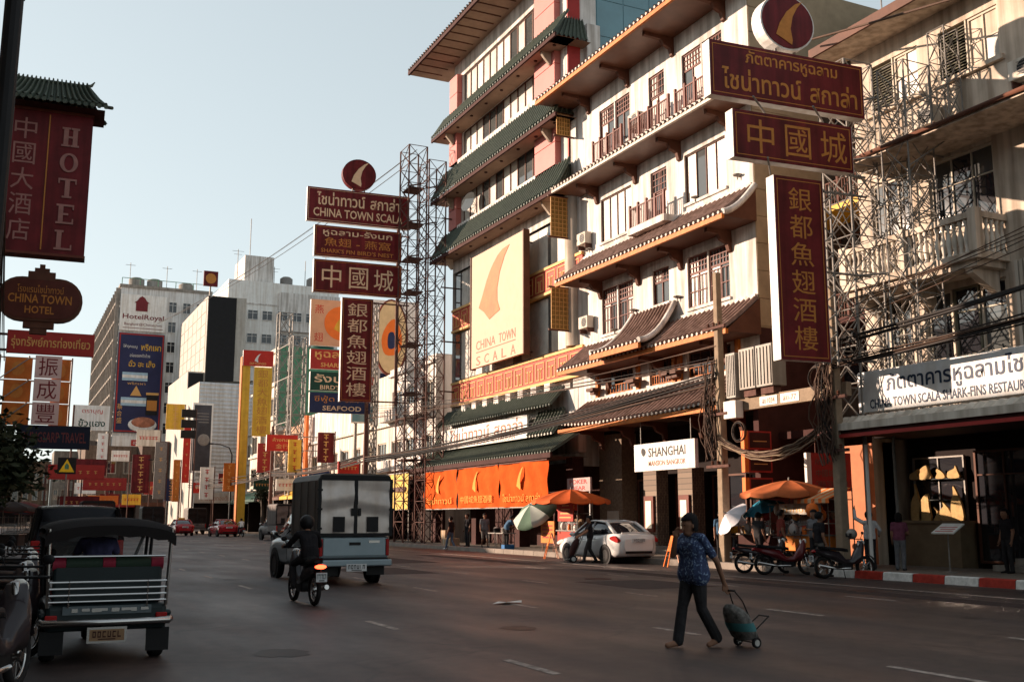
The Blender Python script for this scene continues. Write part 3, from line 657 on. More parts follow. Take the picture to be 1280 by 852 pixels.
# ================================================================ cream shophouse with the restaurant (right edge)
RB = thing('restaurant_building', 'cream plastered three-storey building with balcony above the dark restaurant front', 'building', (26, 18, 0))
f = frX(24.2)
SHUT = mat('green_grey_shutter', (.16, .15, .11), .6, var=.2); FRM = mat('pale_window_frame', (.52, .45, .36), .6, var=.15)
tw = [(19.1, 21.25, 14.25, 15.8), (22.0, 24.0, 14.25, 15.8), (14.6, 17.6, 14.25, 15.8)]
mw = [(19.6, 21.9, 9.75, 11.95), (22.6, 24.2, 10.0, 11.95), (15.0, 17.8, 9.9, 11.95)]
lw = [(19.5, 22.3, 6.05, 8.05), (22.9, 24.2, 6.05, 8.05), (14.8, 17.9, 6.05, 8.05)]
mb = MB(); wall(mb, f, 8, 24.75, 4.4, 16.9, tw + mw + lw, .2); mb.build('wall', CREAM, RB)
mb = MB(); mb.quad((24.2, 24.75, 0), (36, 24.75, 0), (36, 24.75, 16.9), (24.2, 24.75, 16.9)); mb.quad((24.2, 8, 16.9), (36, 8, 16.9), (36, 24.75, 16.9), (24.2, 24.75, 16.9)); mb.quad((24.2, 8, 0), (36, 8, 0), (36, 8, 16.9), (24.2, 8, 16.9)); mb.quad((36, 8, 0), (36, 24.75, 0), (36, 24.75, 16.9), (36, 8, 16.9)); mb.build('side_wall', CREAM, RB)
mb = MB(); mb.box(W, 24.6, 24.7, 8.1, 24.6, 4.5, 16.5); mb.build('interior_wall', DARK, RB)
for h in tw:
    wd = (h[1] - h[0]) / 2
    o = window(RB, f, (h[0], h[0] + wd, h[2], h[3]), 2, 2, FRM, [CURT, CREAM], d=.08, fw=.07)
    q = MB()
    for k in range(16):
        z = h[2] + .06 + k * (h[3] - h[2] - .1) / 16; q.quad(f(h[0] + wd + .05, z, -.04), f(h[1] - .05, z, -.04), f(h[1] - .05, z + .07, -.11), f(h[0] + wd + .05, z + .07, -.11))
    q.build('louvre_slats', SHUT, RB, kind='stuff')
    q = MB(); q.box(f, h[0] + wd + .005, h[0] + wd + .05, h[2] + .004, h[3] - .004, -.15, -.01); q.box(f, h[1] - .05, h[1] - .004, h[2] + .004, h[3] - .004, -.15, -.01); q.build('shutter_frame', FRM, RB)
    q = MB(); q.box(f, h[0] - .15, h[1] + .15, h[2] - .14, h[2] - .003, -.05, .14); q.build('sill', CREAM, RB)
for h in mw:
    window(RB, f, h, 3, 2, FRM, [GLASS, DGLASS], d=.1, fw=.08, transom=.62)
for h in lw:
    w3 = (h[1] - h[0]) / 3
    for i in range(3): window(RB, f, (h[0] + w3 * i + .02, h[0] + w3 * (i + 1) - .02, h[2], h[3]), 1, 2, FRM if i != 1 else SHUT, [GLASS, DGLASS, DGLASS], d=.1, fw=.07, transom=.65)
    q = MB(); q.box(f, h[0] - .1, h[1] + .1, h[2] - .12, h[2] - .003, -.05, .12); q.build('sill', CREAM, RB)
for y in (18.6, 18.75, 18.9, 19.05):
    q = MB(); q.box(f, y, y + .1, 4.6, 8.4, .003, .07); q.build('pilaster_rib', CREAM2, RB)
# top eave and concrete hood over the middle windows
q = MB(); q.box(f, 8, 25.2, 16.45, 16.62, .002, 1.25); q.build('eave_slab', CREAM, RB); q = MB(); q.box(f, 8, 25.25, 16.4, 16.7, 1.26, 1.34); q.build('gutter', BROWN, RB)
q = MB(); q.quad(f(8, 16.72, 1.3), f(25.2, 16.72, 1.3), f(25.2, 18.2, -2.5), f(8, 18.2, -2.5)); q.quad(f(25.2, 16.72, 1.3), f(25.2, 18.2, -2.5), f(25.2, 16.63, -2.5)); q.build('roof_sheet', DARK2, RB)
q = MB(); q.prism(lambda a, b, c: f(c, b, a), [(.003, 12.75), (1.62, 12.28), (1.7, 12.28), (1.7, 12.1), (.003, 12.05)], 8, 23.6); q.build('window_hood', CREAM, RB)
q = MB(); q.smooth = True; q.tube([f(8, 12.22, 1.76), f(23.6, 12.22, 1.76)], .07, 8); q.build('gutter', BROWN, RB)
for y in (10, 13, 16, 19, 22):
    q = MB(); q.tube([f(y, 12.1, .01), f(y, 9.2, .06)], .05, 6); q.build('drain_pipe', CREAM2, RB) if y == 16 else None
# balcony with turned balusters
q = MB(); q.box(f, 19.3, 24.4, 8.42, 8.62, .002, 1.25); q.box(f, 19.45, 24.25, 8.24, 8.419, .002, 1.1); q.build('balcony_slab', CREAM, RB)
q = MB(); q.box(f, 19.3, 24.4, 9.55, 9.72, 1.03, 1.25); q.box(f, 19.3, 19.52, 9.55, 9.718, .002, 1.029); q.build('handrail', CREAM, RB)
bl = MB(); bl.smooth = True; bl.lathe([(.07, 0), (.07, .06), (.045, .1), (.075, .3), (.085, .42), (.05, .6), (.035, .72), (.05, .8), (.07, .86), (.07, .93)], 8); blm = bl.mesh('baluster', CREAM2)
for i in range(24): piece(blm, 'baluster', f(19.7 + i * .2, 8.62, 1.14), RB)
for i in range(5): piece(blm, 'baluster', f(19.41, 8.62, .12 + i * .2), RB)
for y, c in ((19.41, 1.14), (21.9, 1.14), (24.3, 1.14)):
    q = MB(); q.box(f, y - .13, y + .13, 8.621, 9.8, c - .13, c + .13); q.build('pedestal', CREAM, RB)
for y in (19.8, 22, 24): 
    q = MB(); g_ = lambda a, b, c, y=y: f(y + c, b, a); q.prism(g_, [(.003, 7.6), (.15, 7.65), (1.0, 8.1), (1.05, 8.236), (.003, 8.236)], -.11, .11); q.build('corbel', CREAM, RB)
# sign above the restaurant canopy
WS = thing('white_restaurant_sign', 'long white sign with dark Thai and English letters above the restaurant', 'sign', (22, 18, 4.5))
fw = frX(22.0); WSM = mat('white_sign_sheet', (.74, .74, .74), .5, var=.12, streak=.1); WT = mat('dark_blue_lettering', (.02, .035, .07), .5, var=0)
q = MB(); q.box(fw, 12.5, 22.95, 4.52, 5.68, -.35, 0); q.build('sign_box', WSM, WS, bev=.02)
for y in (13, 16, 19, 22): bar('bracket', (22.34, y, 5.1), (24.2, y, 5.4), .04, RUST, WS)
txt('ภัตตาคารหูฉลามไชน่าทาวน์  สกาล่า', WS, fw, 17.75, 5.24, 8.2, .66, WT, .004, flip=True, bold=.02); txt('CHINA TOWN SCALA SHARK-FINS RESTAURANT', WS, fw, 19.7, 4.74, 5.6, .26, WT, .004, flip=True, bold=.015)
# ribbed canopy under it
q = MB(); n = 90
q.loft([[(21.3 + .0, 10 + 13.2 * i / n, 4.16 + .05 * (i % 2)) for i in range(n + 1)], [(21.55, 10 + 13.2 * i / n, 4.36 + .05 * (i % 2)) for i in range(n + 1)], [(24.2, 10 + 13.2 * i / n, 4.48 + .05 * (i % 2)) for i in range(n + 1)]], close=False)
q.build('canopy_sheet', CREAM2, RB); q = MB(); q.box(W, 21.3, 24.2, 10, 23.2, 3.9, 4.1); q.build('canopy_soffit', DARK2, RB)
q = MB(); q.box(W, 21.2, 21.29, 10, 23.2, 4.0, 4.2); q.build('canopy_edge', CREAM2, RB)
q = MB(); q.box(W, 21.23, 21.33, 10, 23.3, 3.8, 3.895); q.build('red_valance', REDP, RB)
# dark restaurant front set back under the canopy
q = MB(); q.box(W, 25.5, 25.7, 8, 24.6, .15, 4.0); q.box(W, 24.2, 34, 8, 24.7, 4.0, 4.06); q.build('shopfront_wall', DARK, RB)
OPI = mat('orange_tiled_pier', (.42, .14, .055), .6, var=.2)
for y0, y1, x0 in ((24.75, 25.6, 24.6), (25.7, 26.8, 24.9)):
    q = MB(); q.box(W, x0, x0 + .5, y0, y1, .15, 3.9); q.build('orange_pier', OPI, RB)
dw = (22.35, 24.3, 1.5, 3.4)
window(RB, frX(25.4), dw, 2, 2, STEEL, DGLASS, d=-.02, fw=.05, name='display_window', transom=.68)
q = MB(); q.box(W, 24.85, 25.49, 22.2, 24.45, .15, 1.42); q.box(W, 24.8, 25.49, 22.15, 24.5, 1.421, 1.5); q.build('display_counter', mat('tan_counter', (.20, .145, .09), .8, var=.2), RB)
FINS = mat('dried_fin', (.45, .29, .12), .7, var=.3, scale=8)
q = random.Random(5)
for i, (y, z, h_, wd) in enumerate(((22.55, 1.5, 1.0, .2), (22.95, 1.5, .55, .17), (23.3, 1.5, .4, .12), (23.75, 1.5, .8, .2), (24.1, 1.5, 1.1, .19), (22.6, 2.74, .35, .2), (23.1, 2.74, .28, .16), (23.7, 2.74, .4, .24), (24.1, 2.74, .3, .15))):
    b_ = MB(); b_.prism(frX(25.25), outline([(y - wd, z), (y + wd, z), (y + wd * .9 + q.uniform(-.1, .1), z + h_ * .5), (y + wd * .3 + q.uniform(-.1, .1), z + h_ * .75), (y + q.uniform(-.15, .15), z + h_), (y - wd * .8, z + h_ * .5)], 3), .0, .08)
    b_.build('displayed_fin', FINS, RB)
for j, z in enumerate((2.12, 2.74)):
    b_ = MB(); b_.box(W, 25.2, 25.4, 22.4, 24.25, z - .03, z); b_.build('display_shelf', GLASS, RB)
for y in (21.0, 18.8, 16.6):
    window(RB, frX(25.4), (y - 1.0, y + 1.0, .3, 3.5), 2, 1, BROWN, DGLASS, d=-.02, fw=.07, name='glass_door', transom=.78)
q = MB(); q.box(W, 24.3, 25.48, 17.5, 20.7, .15, .32); q.box(W, 24.7, 25.48, 17.5, 20.3, .321, .5); q.build('entrance_step', CONC, RB)
# air conditioners on the cream facade
def aircon(par, loc, fac=frX):
    f_ = fac(loc[0]); y, z = loc[1], loc[2]; q = MB(); q.box(f_, y - .4, y + .4, z, z + .55, .06, .4); o = q.build('air_conditioner', CREAM2, par, bev=.01); n = 18
    q = MB(); q.prism(f_, [(y - .1 + .21 * math.cos(2 * math.pi * k / n), z + .27 + .21 * math.sin(2 * math.pi * k / n)) for k in range(n)], .402, .412); q.build('fan_grille', BLACK, o)
    for k in range(5): q = MB(); q.box(f_, y - .32, y + .12, z + .1 + k * .085, z + .112 + k * .085, .413, .42); q.build('grille_bar', STEEL, o)
    q = MB(); q.box(f_, y - .35, y - .31, z - .2, z - .002, .0, .36); q.build('wall_bracket', RUST, o); q = MB(); q.box(f_, y + .31, y + .35, z - .2, z - .002, .0, .36); q.build('wall_bracket', RUST, o)
for y, z in ((22.55, 8.9), (18.3, 6.6), (18.2, 13.2), (21.6, 13.0)): aircon(RB, (24.2, y, z))
for y, z in ((41.9, 14.2), (37.2, 18.4), (41.8, 10.2), (30.4, 6.9)): aircon(SH, (24.0, y, z))
# menu on a stand
MS = thing('menu_stand', 'white menu board on a thin post in front of the restaurant steps', 'stand', (22.6, 20.6, .15))
bar('post', (22.6, 20.6, .17), (22.6, 20.6, 1.22), .02, STEEL, MS); q = MB(); q.lathe([(.18, .0), (.18, .03), (.04, .05)], 14, (22.6, 20.6, .15)); q.build('foot', STEEL, MS)
q = MB(); q.prism(lambda a, b, c: (22.6 + a, 20.6 + c, b), [(-.2, 1.15), (.24, 1.4), (.22, 1.43), (-.22, 1.18)], -.36, .36); q.build('board', SWHITE, MS)
for k in range(4):
    q = MB(); q.prism(lambda a, b, c: (22.6 + a, 20.6 + c, b), [(-.15 + .09 * k, 1.215 + .051 * k), (-.12 + .09 * k, 1.232 + .051 * k), (-.122 + .09 * k, 1.236 + .051 * k), (-.152 + .09 * k, 1.219 + .051 * k)], -.3, .3 - .1 * (k % 2)); q.build('menu_line', RED, MS)

# ================================================================ narrow dark building in the gap
GB = thing('gap_building', 'narrow shaded building set back between the white hotel and the cream restaurant', 'building', (30, 27.2, 0))
f = frX(27.2)
gh = [(25.6, 27.0, 15.0, 16.6), (27.5, 29.0, 15.0, 16.6), (25.6, 27.0, 10.2, 11.8), (27.5, 29.0, 10.2, 11.8), (25.4, 29.2, 6.2, 7.8)]
mb = MB(); wall(mb, f, 24.8, 29.65, 0, 18.5, gh, .2); mb.build('wall', mat('shade_dark_render', (.09, .065, .05), .9, var=.3, streak=.3), GB)  # dark render colour carries the shade of the gap
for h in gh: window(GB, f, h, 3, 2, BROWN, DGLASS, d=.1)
q = MB(); q.box(f, 24.85, 29.6, 12.2, 12.4, .003, 1.6); q.build('balcony_slab', YEL, GB); q = MB(); q.prism(lambda a, b, c: f(c, b, a), [(.003, 11.3), (1.5, 12.19), (.003, 12.19)], 25.2, 25.5); q.build('cantilever', YEL, GB)  # slab and bracket catch yellow light here; the glow is put into their paint
q = MB(); q.box(f, 24.85, 29.6, 8.2, 8.4, .003, 1.4); q.build('balcony_slab', DARK2, GB); railing(GB, f, 24.9, 29.55, 8.4, 9.3, 1.3, RUST)
railing(GB, f, 24.9, 29.55, 12.4, 13.3, 1.5, RUST)
tiles(GB, f, 24.9, 29.6, 21.6, -3.5, 18.4, .9, mat('dark_roof_tile', (.03, .027, .03), .6, var=.3), DARK2, period=.3, pw=1.1)
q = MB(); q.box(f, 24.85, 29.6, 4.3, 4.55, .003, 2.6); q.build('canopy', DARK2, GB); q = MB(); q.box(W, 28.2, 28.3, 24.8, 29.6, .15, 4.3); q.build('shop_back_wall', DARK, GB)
# stacked lightboxes and a red sign in front of it
for i, z in enumerate((3.9, 3.12, 2.3)):
    T = thing('lightbox_sign', ['orange-edged lightbox, topmost of the stack on the dark column by the utility pole', 'orange-edged lightbox in the middle of the stack on the dark column', 'orange-edged lightbox, lowest of the stack above the food carts'][i], 'sign', (23, 29.2, z), 'stacked lightboxes')
    fy = frP(23.0, 29.3, 4.4); q = MB(); q.box(fy, 0, .95, z, z + .64, -.2, 0); q.build('case', REDP, T); q = MB(); q.box(fy, -.16, -.002, z, z + .64, -.2, 0); q.build('orange_side', ORAN, T); q = MB(); q.box(fy, .06, .89, z + .06, z + .58, .003, .012); q.build('face', DARK2, T)
    q = MB(); q.box(fy, .2, .75, z + .27, z + .3, .013, .016); q.build('printed_line', GOLD, T)
q = MB(); q.box(W, 23.5, 23.9, 29.32, 29.6, .15, 5.3); tag(q.build('dark_column', DARK2), 'dark square column that carries the stacked orange-edged lightboxes', 'column')
T = thing('red_shop_sign', 'dark red sign with faded characters and a white edge beside the second utility pole', 'sign', (23, 25.6, 2.4)); fy = frP(23.1, 26.3, 12)
q = MB(); q.box(fy, 0, 1.4, 2.42, 3.62, -.15, 0); q.build('board', REDP, T); q = MB(); q.box(fy, -.16, -.002, 2.42, 3.62, -.15, .0); q.build('white_edge', SWHITE, T)
FADE = mat('faded_brown_print', (.20, .09, .07), .7)
txt('ภัตตาคารหูฉลาม', T, fy, .7, 3.32, 1.15, .26, FADE, .004); txt('中國城魚翅', T, fy, .7, 2.98, 1.1, .24, FADE, .004); txt('CHINA TOWN SCALA', T, fy, .7, 2.64, 1.15, .2, FADE, .004)
bar('hanger', fy(.2, 3.62, -.07), fy(.2, 4.4, -.07), .02, RUST, T); bar('hanger', fy(1.2, 3.62, -.07), fy(1.2, 4.4, -.07), .02, RUST, T)

# ================================================================ lattice sign masts
def mast(T, x0, x1, y0, y1, z0, z1, bay, m, r=.04, rb=.022):
    cs = [(x0, y0), (x1, y0), (x1, y1), (x0, y1)]
    for x, y in cs: bar('chord', (x, y, z0), (x, y, z1), r, m, T)
    n = max(1, round((z1 - z0) / bay))
    for i in range(n):
        a, b = z0 + (z1 - z0) * i / n, z0 + (z1 - z0) * (i + 1) / n
        for k in range(4):
            p, q_ = cs[k], cs[(k + 1) % 4]
            bar('brace', (*p, a), (*q_, b), rb, m, T, 5); bar('brace', (*q_, a), (*p, b), rb, m, T, 5); bar('strut', (*p, b), (*q_, b), rb, m, T, 5)
def signboard(name, lab, fr, a0, a1, b0, b1, texts, org, edge=SWHITE, face=MAROON, thick=.35, group=None, border=GOLD, hang=None):
    T = thing(name, lab, 'sign', org, group)
    q = MB(); q.box(fr, a0 + .02, a1 - .02, b0 + .02, b1 - .02, -thick + .01, -.005); q.box(fr, a0, a0 + .019, b0, b1, -thick, 0); q.box(fr, a1 - .019, a1, b0, b1, -thick, 0); q.build('sign_box', edge, T)
    q = MB(); q.box(fr, a0 + .02, a1 - .02, b0 + .001, b1 - .001, -.004, .012); q.build('face', face, T)
    if border:
        q = MB(); e = .09; t = .022
        for (p0, p1, r0, r1) in ((a0 + e, a1 - e, b0 + e, b0 + e + t), (a0 + e, a1 - e, b1 - e - t, b1 - e), (a0 + e, a0 + e + t, b0 + e + t, b1 - e - t), (a1 - e - t, a1 - e, b0 + e + t, b1 - e - t)): q.box(fr, p0, p1, r0, r1, .013, .019)
        q.build('border', border, T)
    for t in texts:
        if t[0] == 'v': vtxt(t[1], T, fr, t[2], t[3], t[4], t[5], t[6], .014)
        elif t[0] == 'f': fin(fr, t[1], t[2], t[3], t[4], T, .014)
        else: txt(t[1], T, fr, t[2], t[3], t[4], t[5], t[6], .014, bold=t[7] if len(t) > 7 else .01)
    # tie bars behind
    return T
def disc(name, lab, fr, a, b, r, m, me, org, mf=GOLD):
    T = thing(name, lab, 'sign', org); q = MB(); n = 32
    P = [(a + r * math.cos(2 * math.pi * i / n), b + r * .92 * math.sin(2 * math.pi * i / n)) for i in range(n)]
    q.prism(fr, P, -.45, -.01); q.build('drum', me, T)
    q = MB(); q.prism(fr, [(a + (x - a) * .94, b + (y - b) * .94) for x, y in P], -.008, .015); q.build('face', m, T)
    fin(fr, a + .1, b, r * 1.5, mf, T, .018)
    for dx in (-.35, .35): bar('post', fr(a + dx * r, b - r * .85, -.2), fr(a + dx * r, b - r - .35, -.2), .05, STEEL, T)
    return T
GOLDD = mat('dull_gold_lettering', (.50, .20, .045), .55, var=.15, scale=6)
# --- near mast in front of the cream building
NM = thing('sign_mast', 'tall galvanised lattice mast carrying the nearest maroon signs in front of the cream building', 'mast', (22.9, 23.6, 0))
mast(NM, 21.9, 23.0, 22.7, 23.8, 4.3, 15.2, 1.1, STEEL, .035, .02); mast(NM, 22.5, 23.5, 21.0, 22.0, 4.35, 14.6, 1.15, STEEL, .028, .016)
for z in (4.35, 12.0, 13.8, 8.5):
    bar('tie', (21.9, 22.7, z), (22.5, 22.0, z), .03, STEEL, NM); bar('tie', (23.0, 22.7, z), (23.5, 22.0, z), .03, STEEL, NM)
    bar('anchor', (23.0, 23.8, z), (24.25, 24.0, z), .03, STEEL, NM); bar('anchor', (23.5, 21.3, z), (24.25, 21.3, z), .03, STEEL, NM)
mast(NM, 23.1, 23.9, 22.6, 23.9, 4.4, 14.4, .95, STEEL, .03, .018); mast(NM, 23.55, 24.1, 20.4, 21.0, 12.9, 15.6, .9, STEEL, .025, .014)
for i in range(6):
    bar('raker', (22.5, 21.0, 5 + i * 1.6), (24.15, 20.0, 6.3 + i * 1.6), .022, STEEL, NM); bar('raker', (22.5, 22.0, 6.3 + i * 1.6), (24.15, 22.9, 5 + i * 1.6), .022, STEEL, NM)
for x in (21.9, 23.0):
    for y in (22.7, 23.8): bar('leg', (x, y, .15), (x, y, 4.3), .05, STEEL, NM)
fr = frP(20.46, 22.32, 4.4)
for z in (11.5, 12.7, 13.25, 14.6, 10.9, 8.5, 6.0):
    a0 = {11.5: -2.8, 12.7: -2.8, 13.25: -3.4, 14.6: -3.4}.get(z, -1.4)
    bar('outrigger', fr(a0, z, -.42), fr(1.9, z, -.42), .04, STEEL, NM)
for i in range(9):     # ladder-like lattice beside the upright sign
    z = 5.85 + i * .57; bar('brace', fr(.12, z, -.25), fr(.46, z + .285, -.25), .02, STEEL, NM); bar('brace', fr(.46, z + .285, -.25), fr(.12, z + .57, -.25), .022, STEEL, NM)
for a in (.12, .46): bar('chord', fr(a, 5.8, -.25), fr(a, 11.0, -.25), .035, STEEL, NM)
for i in range(4): bar('brace', fr(.46, 5.85 + i * 1.3, -.25), fr(1.4, 7.15 + i * 1.3, -.5), .022, STEEL, NM); bar('brace', fr(1.4, 5.85 + i * 1.3, -.5), fr(.46, 7.15 + i * 1.3, -.25), .022, STEEL, NM)
signboard('thai_signboard', 'large maroon signboard with two lines of gold Thai letters, topmost of the near mast', fr, -3.58, 1.67, 13.13, 14.75, [('t', 'ภัตตาคารหูฉลาม', -.84, 14.36, 3.15, .5, GOLDD, .03), ('t', 'ไชน่าทาวน์  สกาล่า', -.9, 13.7, 4.6, .66, GOLDD, .03)], (21, 24, 14), border=GOLDD)
signboard('character_signboard', 'wide maroon signboard with three large gold characters on the near mast', fr, -2.9, 1.16, 11.41, 12.81, [('t', '中', -2.0, 12.1, .88, .98, GOLDD, .03), ('t', '國', -.75, 12.1, .86, .94, GOLDD, .03), ('t', '城', .48, 12.1, .9, .94, GOLDD, .03)], (21, 24, 12.1), border=GOLDD)
signboard('upright_signboard', 'tall upright maroon signboard with six gold characters on the near mast', fr, -1.63, .03, 5.82, 11.04, [('v', '銀都魚翅酒樓', -.78, 6.05, 10.8, .76, GOLDD)], (21.2, 24, 6.1), border=GOLDD)
disc('disc_sign', 'round maroon sign with gold fin emblem above the near mast', fr, -.91, 15.72, .93, MAROON, SWHITE, (21, 24, 15.8), GOLDD)
for p0, p1 in (((-2.4, 13.13), (-1.5, 12.81)), ((-.4, 13.13), (.5, 12.81)), ((-2.0, 11.41), (-1.5, 11.04))): bar('strut', fr(p0[0], p0[1] - .01, .3), fr(p1[0], p1[1] + .01, -.3), .03, STEEL, NM)
# --- far mast beyond the tiled building
FM = thing('sign_mast', 'rusty double lattice mast carrying the far maroon signs beyond the tiled building', 'mast', (22, 60, 0))
mast(FM, 21.4, 22.6, 59.6, 61.2, .15, 24.6, 1.2, RUST, .05, .024); mast(FM, 21.9, 23.0, 57.4, 59.0, .15, 23.0, 1.2, RUST, .045, .022)
for z in (5, 9, 12, 15.3, 17.4, 19.6, 21.9):
    bar('tie', (21.4, 59.6, z), (21.9, 59.0, z), .05, RUST, FM); bar('tie', (22.6, 59.6, z), (23.0, 59.0, z), .05, RUST, FM); bar('anchor', (23, 58, z), (24.2, 58, z), .05, RUST, FM)
    q = MB(); q.box(W, 21.5, 22.5, 59.7, 61.1, z - .03, z + .03); q.build('platform', RUST, FM)
fr = frP(21, 62, 4.4)
for z, a0 in ((8.7, -2.8), (14.9, -2.8), (15.4, -4.6), (17.2, -4.6), (17.7, -4.6), (19.4, -4.6), (19.9, -5.1), (21.8, -5.1)): bar('outrigger', fr(a0, z, -.42), fr(1.5, z, -.42), .05, RUST, FM)
bar('outrigger_post', fr(.7, 8.5, -.5), fr(.7, 22, -.5), .07, RUST, FM)
for z in (9, 12, 15.4, 17.6, 19.8, 21.7): bar('tie', fr(.7, z, -.5), (21.4, 61.2, z), .05, RUST, FM)
signboard('thai_signboard', 'maroon signboard with pale gold Thai and English lines, topmost of the far mast', fr, -5.25, 1.3, 19.75, 21.92, [('t', 'ไชน่าทาวน์  สกาล่า', -2.0, 21.25, 5.3, .85, PALEG, .02), ('t', 'CHINA TOWN SCALA', -2.0, 20.35, 5.7, .55, PALEG, .025)], (19, 62, 19.7), border=PALEG)
signboard('three_line_signboard', 'maroon signboard with three faded lines, second from the top of the far mast', fr, -4.73, .83, 17.56, 19.52, [('t', 'หูฉลาม-รังนก', -2.0, 19.08, 4.4, .52, PALEG, .01), ('t', '魚翅 - 燕窩', -2.0, 18.5, 4.2, .55, GOLDD, .01), ('t', "SHARK'S FIN   BIRD'S NEST", -2.0, 17.93, 4.6, .26, GOLDD, .01)], (19, 62, 17.5), border=GOLDD)
signboard('character_signboard', 'maroon signboard with three pale gold characters, third from the top of the far mast', fr, -4.71, .87, 15.28, 17.34, [('t', '中', -3.6, 16.3, 1.2, 1.4, PALEG, .03), ('t', '國', -1.9, 16.3, 1.2, 1.35, PALEG, .03), ('t', '城', -.3, 16.3, 1.25, 1.35, PALEG, .03)], (19, 62, 15.2), border=GOLDD)
signboard('upright_signboard', 'upright maroon signboard with six pale gold characters below the others on the far mast', fr, -2.9, -.92, 8.6, 15.05, [('v', '銀都魚翅酒樓', -1.9, 8.85, 14.8, 1.25, PALEG)], (19.5, 62, 8.6), border=GOLDD)
disc('disc_sign', 'round maroon sign with gold fin emblem on top of the far mast', fr, -2.0, 23.05, 1.08, MAROON, MAROON, (19, 62, 21.9), PALEG)
# --- coloured column of signs behind
fr = frP(21, 68, 4.4)
CM = thing('sign_mast', 'slim steel mast behind the far maroon signs carrying the coloured food signs', 'mast', (22, 68, 0)); mast(CM, 21.95, 22.5, 68.3, 68.9, .15, 16.2, 1.4, STEEL, .05, .03)
for z in (8.9, 9.6, 10.5, 12, 13.5, 15.5): bar('outrigger', fr(-3.0, z, -.42), fr(1.0, z, -.42), .05, STEEL, CM)
PEACH = mat('peach_sign', (.58, .32, .20), .55, var=.12)
T = signboard('emblem_signboard', 'peach signboard with an orange disc, topmost of the coloured food signs', fr, -3.27, .9, 12.93, 16.05, [('t', '燕', -2.7, 15.4, .6, .6, RED), ('t', '翅', -2.7, 13.5, .6, .6, RED)], (20, 68, 13), face=PEACH, border=None)
q = MB(); q.prism(fr, [(-1.2 + 1.15 * math.cos(i * math.pi / 14), 14.5 + 1.15 * math.sin(i * math.pi / 14)) for i in range(28)], .014, .03); q.build('disc', ORAN, T); fin(fr, -1.2, 14.5, 1.3, YEL, T, .032)
signboard('red_food_sign', 'red food signboard with gold letters under the peach one', fr, -3.2, .9, 11.35, 12.68, [('t', 'หูฉลาม', -1.6, 12.25, 2.6, .55, GOLD, .03), ('t', "SHARK'S FIN", -1.2, 11.65, 2.6, .3, GOLD, .03)], (20, 68, 11.3), face=REDP, border=None)
signboard('green_food_sign', 'dark green food signboard with pale letters between the red and navy ones', fr, -3.18, .9, 9.92, 11.17, [('t', 'รังนก', -1.6, 10.75, 2.6, .55, PALEG, .03), ('t', "BIRD'S NEST", -1.2, 10.15, 2.6, .3, PALEG, .03)], (20, 68, 9.9), face=DGREEN, border=None)
signboard('navy_food_sign', 'navy seafood signboard with orange letters, lowest of the coloured column', fr, -3.18, .93, 8.45, 9.8, [('t', 'ซีฟู้ด 海鮮', -1.3, 9.35, 3.1, .5, GOLDD, .03), ('t', 'SEAFOOD', -1.0, 8.77, 2.6, .32, PALEG, .03)], (20, 68, 8.4), face=NAVY, border=None)
# --- oval sign and the tall pale board behind it
OVC = mat('oval_cream', (.62, .46, .26), .55, var=.15)
fo = frP(21, 72, 4.4)
T = thing('oval_sign', 'tall oval cream sign with a figure, right of the far upright maroon sign', 'sign', (24, 72, 11.7)); q = MB(); P = [(3.6 + 1.28 * math.cos(i * math.pi / 16), 14.5 + 2.8 * math.sin(i * math.pi / 16)) for i in range(32)]
q.prism(fo, P, -.3, 0); q.build('rim', REDW, T); q = MB(); q.prism(fo, [(3.6 + (x - 3.6) * .9, 14.5 + (y - 14.5) * .95) for x, y in P], .002, .02); q.build('face', OVC, T)
q = MB(); q.prism(fo, outline([(3.2, 13.2), (4.2, 13.4), (4.4, 14.6), (3.9, 15.8), (3.3, 15.4), (2.9, 14.3)], 4), .022, .04); q.build('figure', ORAN, T); q = MB(); q.prism(fo, outline([(3.4, 13.7), (3.9, 13.8), (3.8, 14.8), (3.4, 14.7)], 4), .042, .06); q.build('figure_apron', NAVY, T)
bar('post', fo(3.6, 0.15, -.15), fo(3.6, 12, -.15), .1, STEEL, T)
T = thing('pale_hoarding', 'tall pale hoarding with coloured bands behind the oval sign', 'billboard', (25, 74, 0)); fo = frP(21, 74, 4.4)
q = MB(); q.box(fo, 1.4, 6.4, 8.4, 17.6, -.3, 0); q.build('panel', SWHITE, T)
for a0, a1, z0, z1, m in ((1.9, 3.3, 11.2, 11.8, RED), (3.5, 4.4, 11.5, 12.1, NAVY), (4.6, 5.4, 11.9, 12.4, RED), (1.9, 3.2, 9.9, 10.7, BLACK), (3.6, 5.0, 10.3, 10.9, GREENP), (1.5, 3.4, 8.5, 9.6, TEAL)): q = MB(); q.box(fo, a0, a1, z0, z1, .003, .02); q.build('printed_band', m, T)
for a in (1.8, 6): bar('post', fo(a, .15, -.2), fo(a, 8.5, -.2), .12, STEEL, T)
nth = ['first', 'second', 'third', 'fourth', 'fifth', 'sixth', 'seventh', 'eighth', 'ninth', 'tenth', 'eleventh']
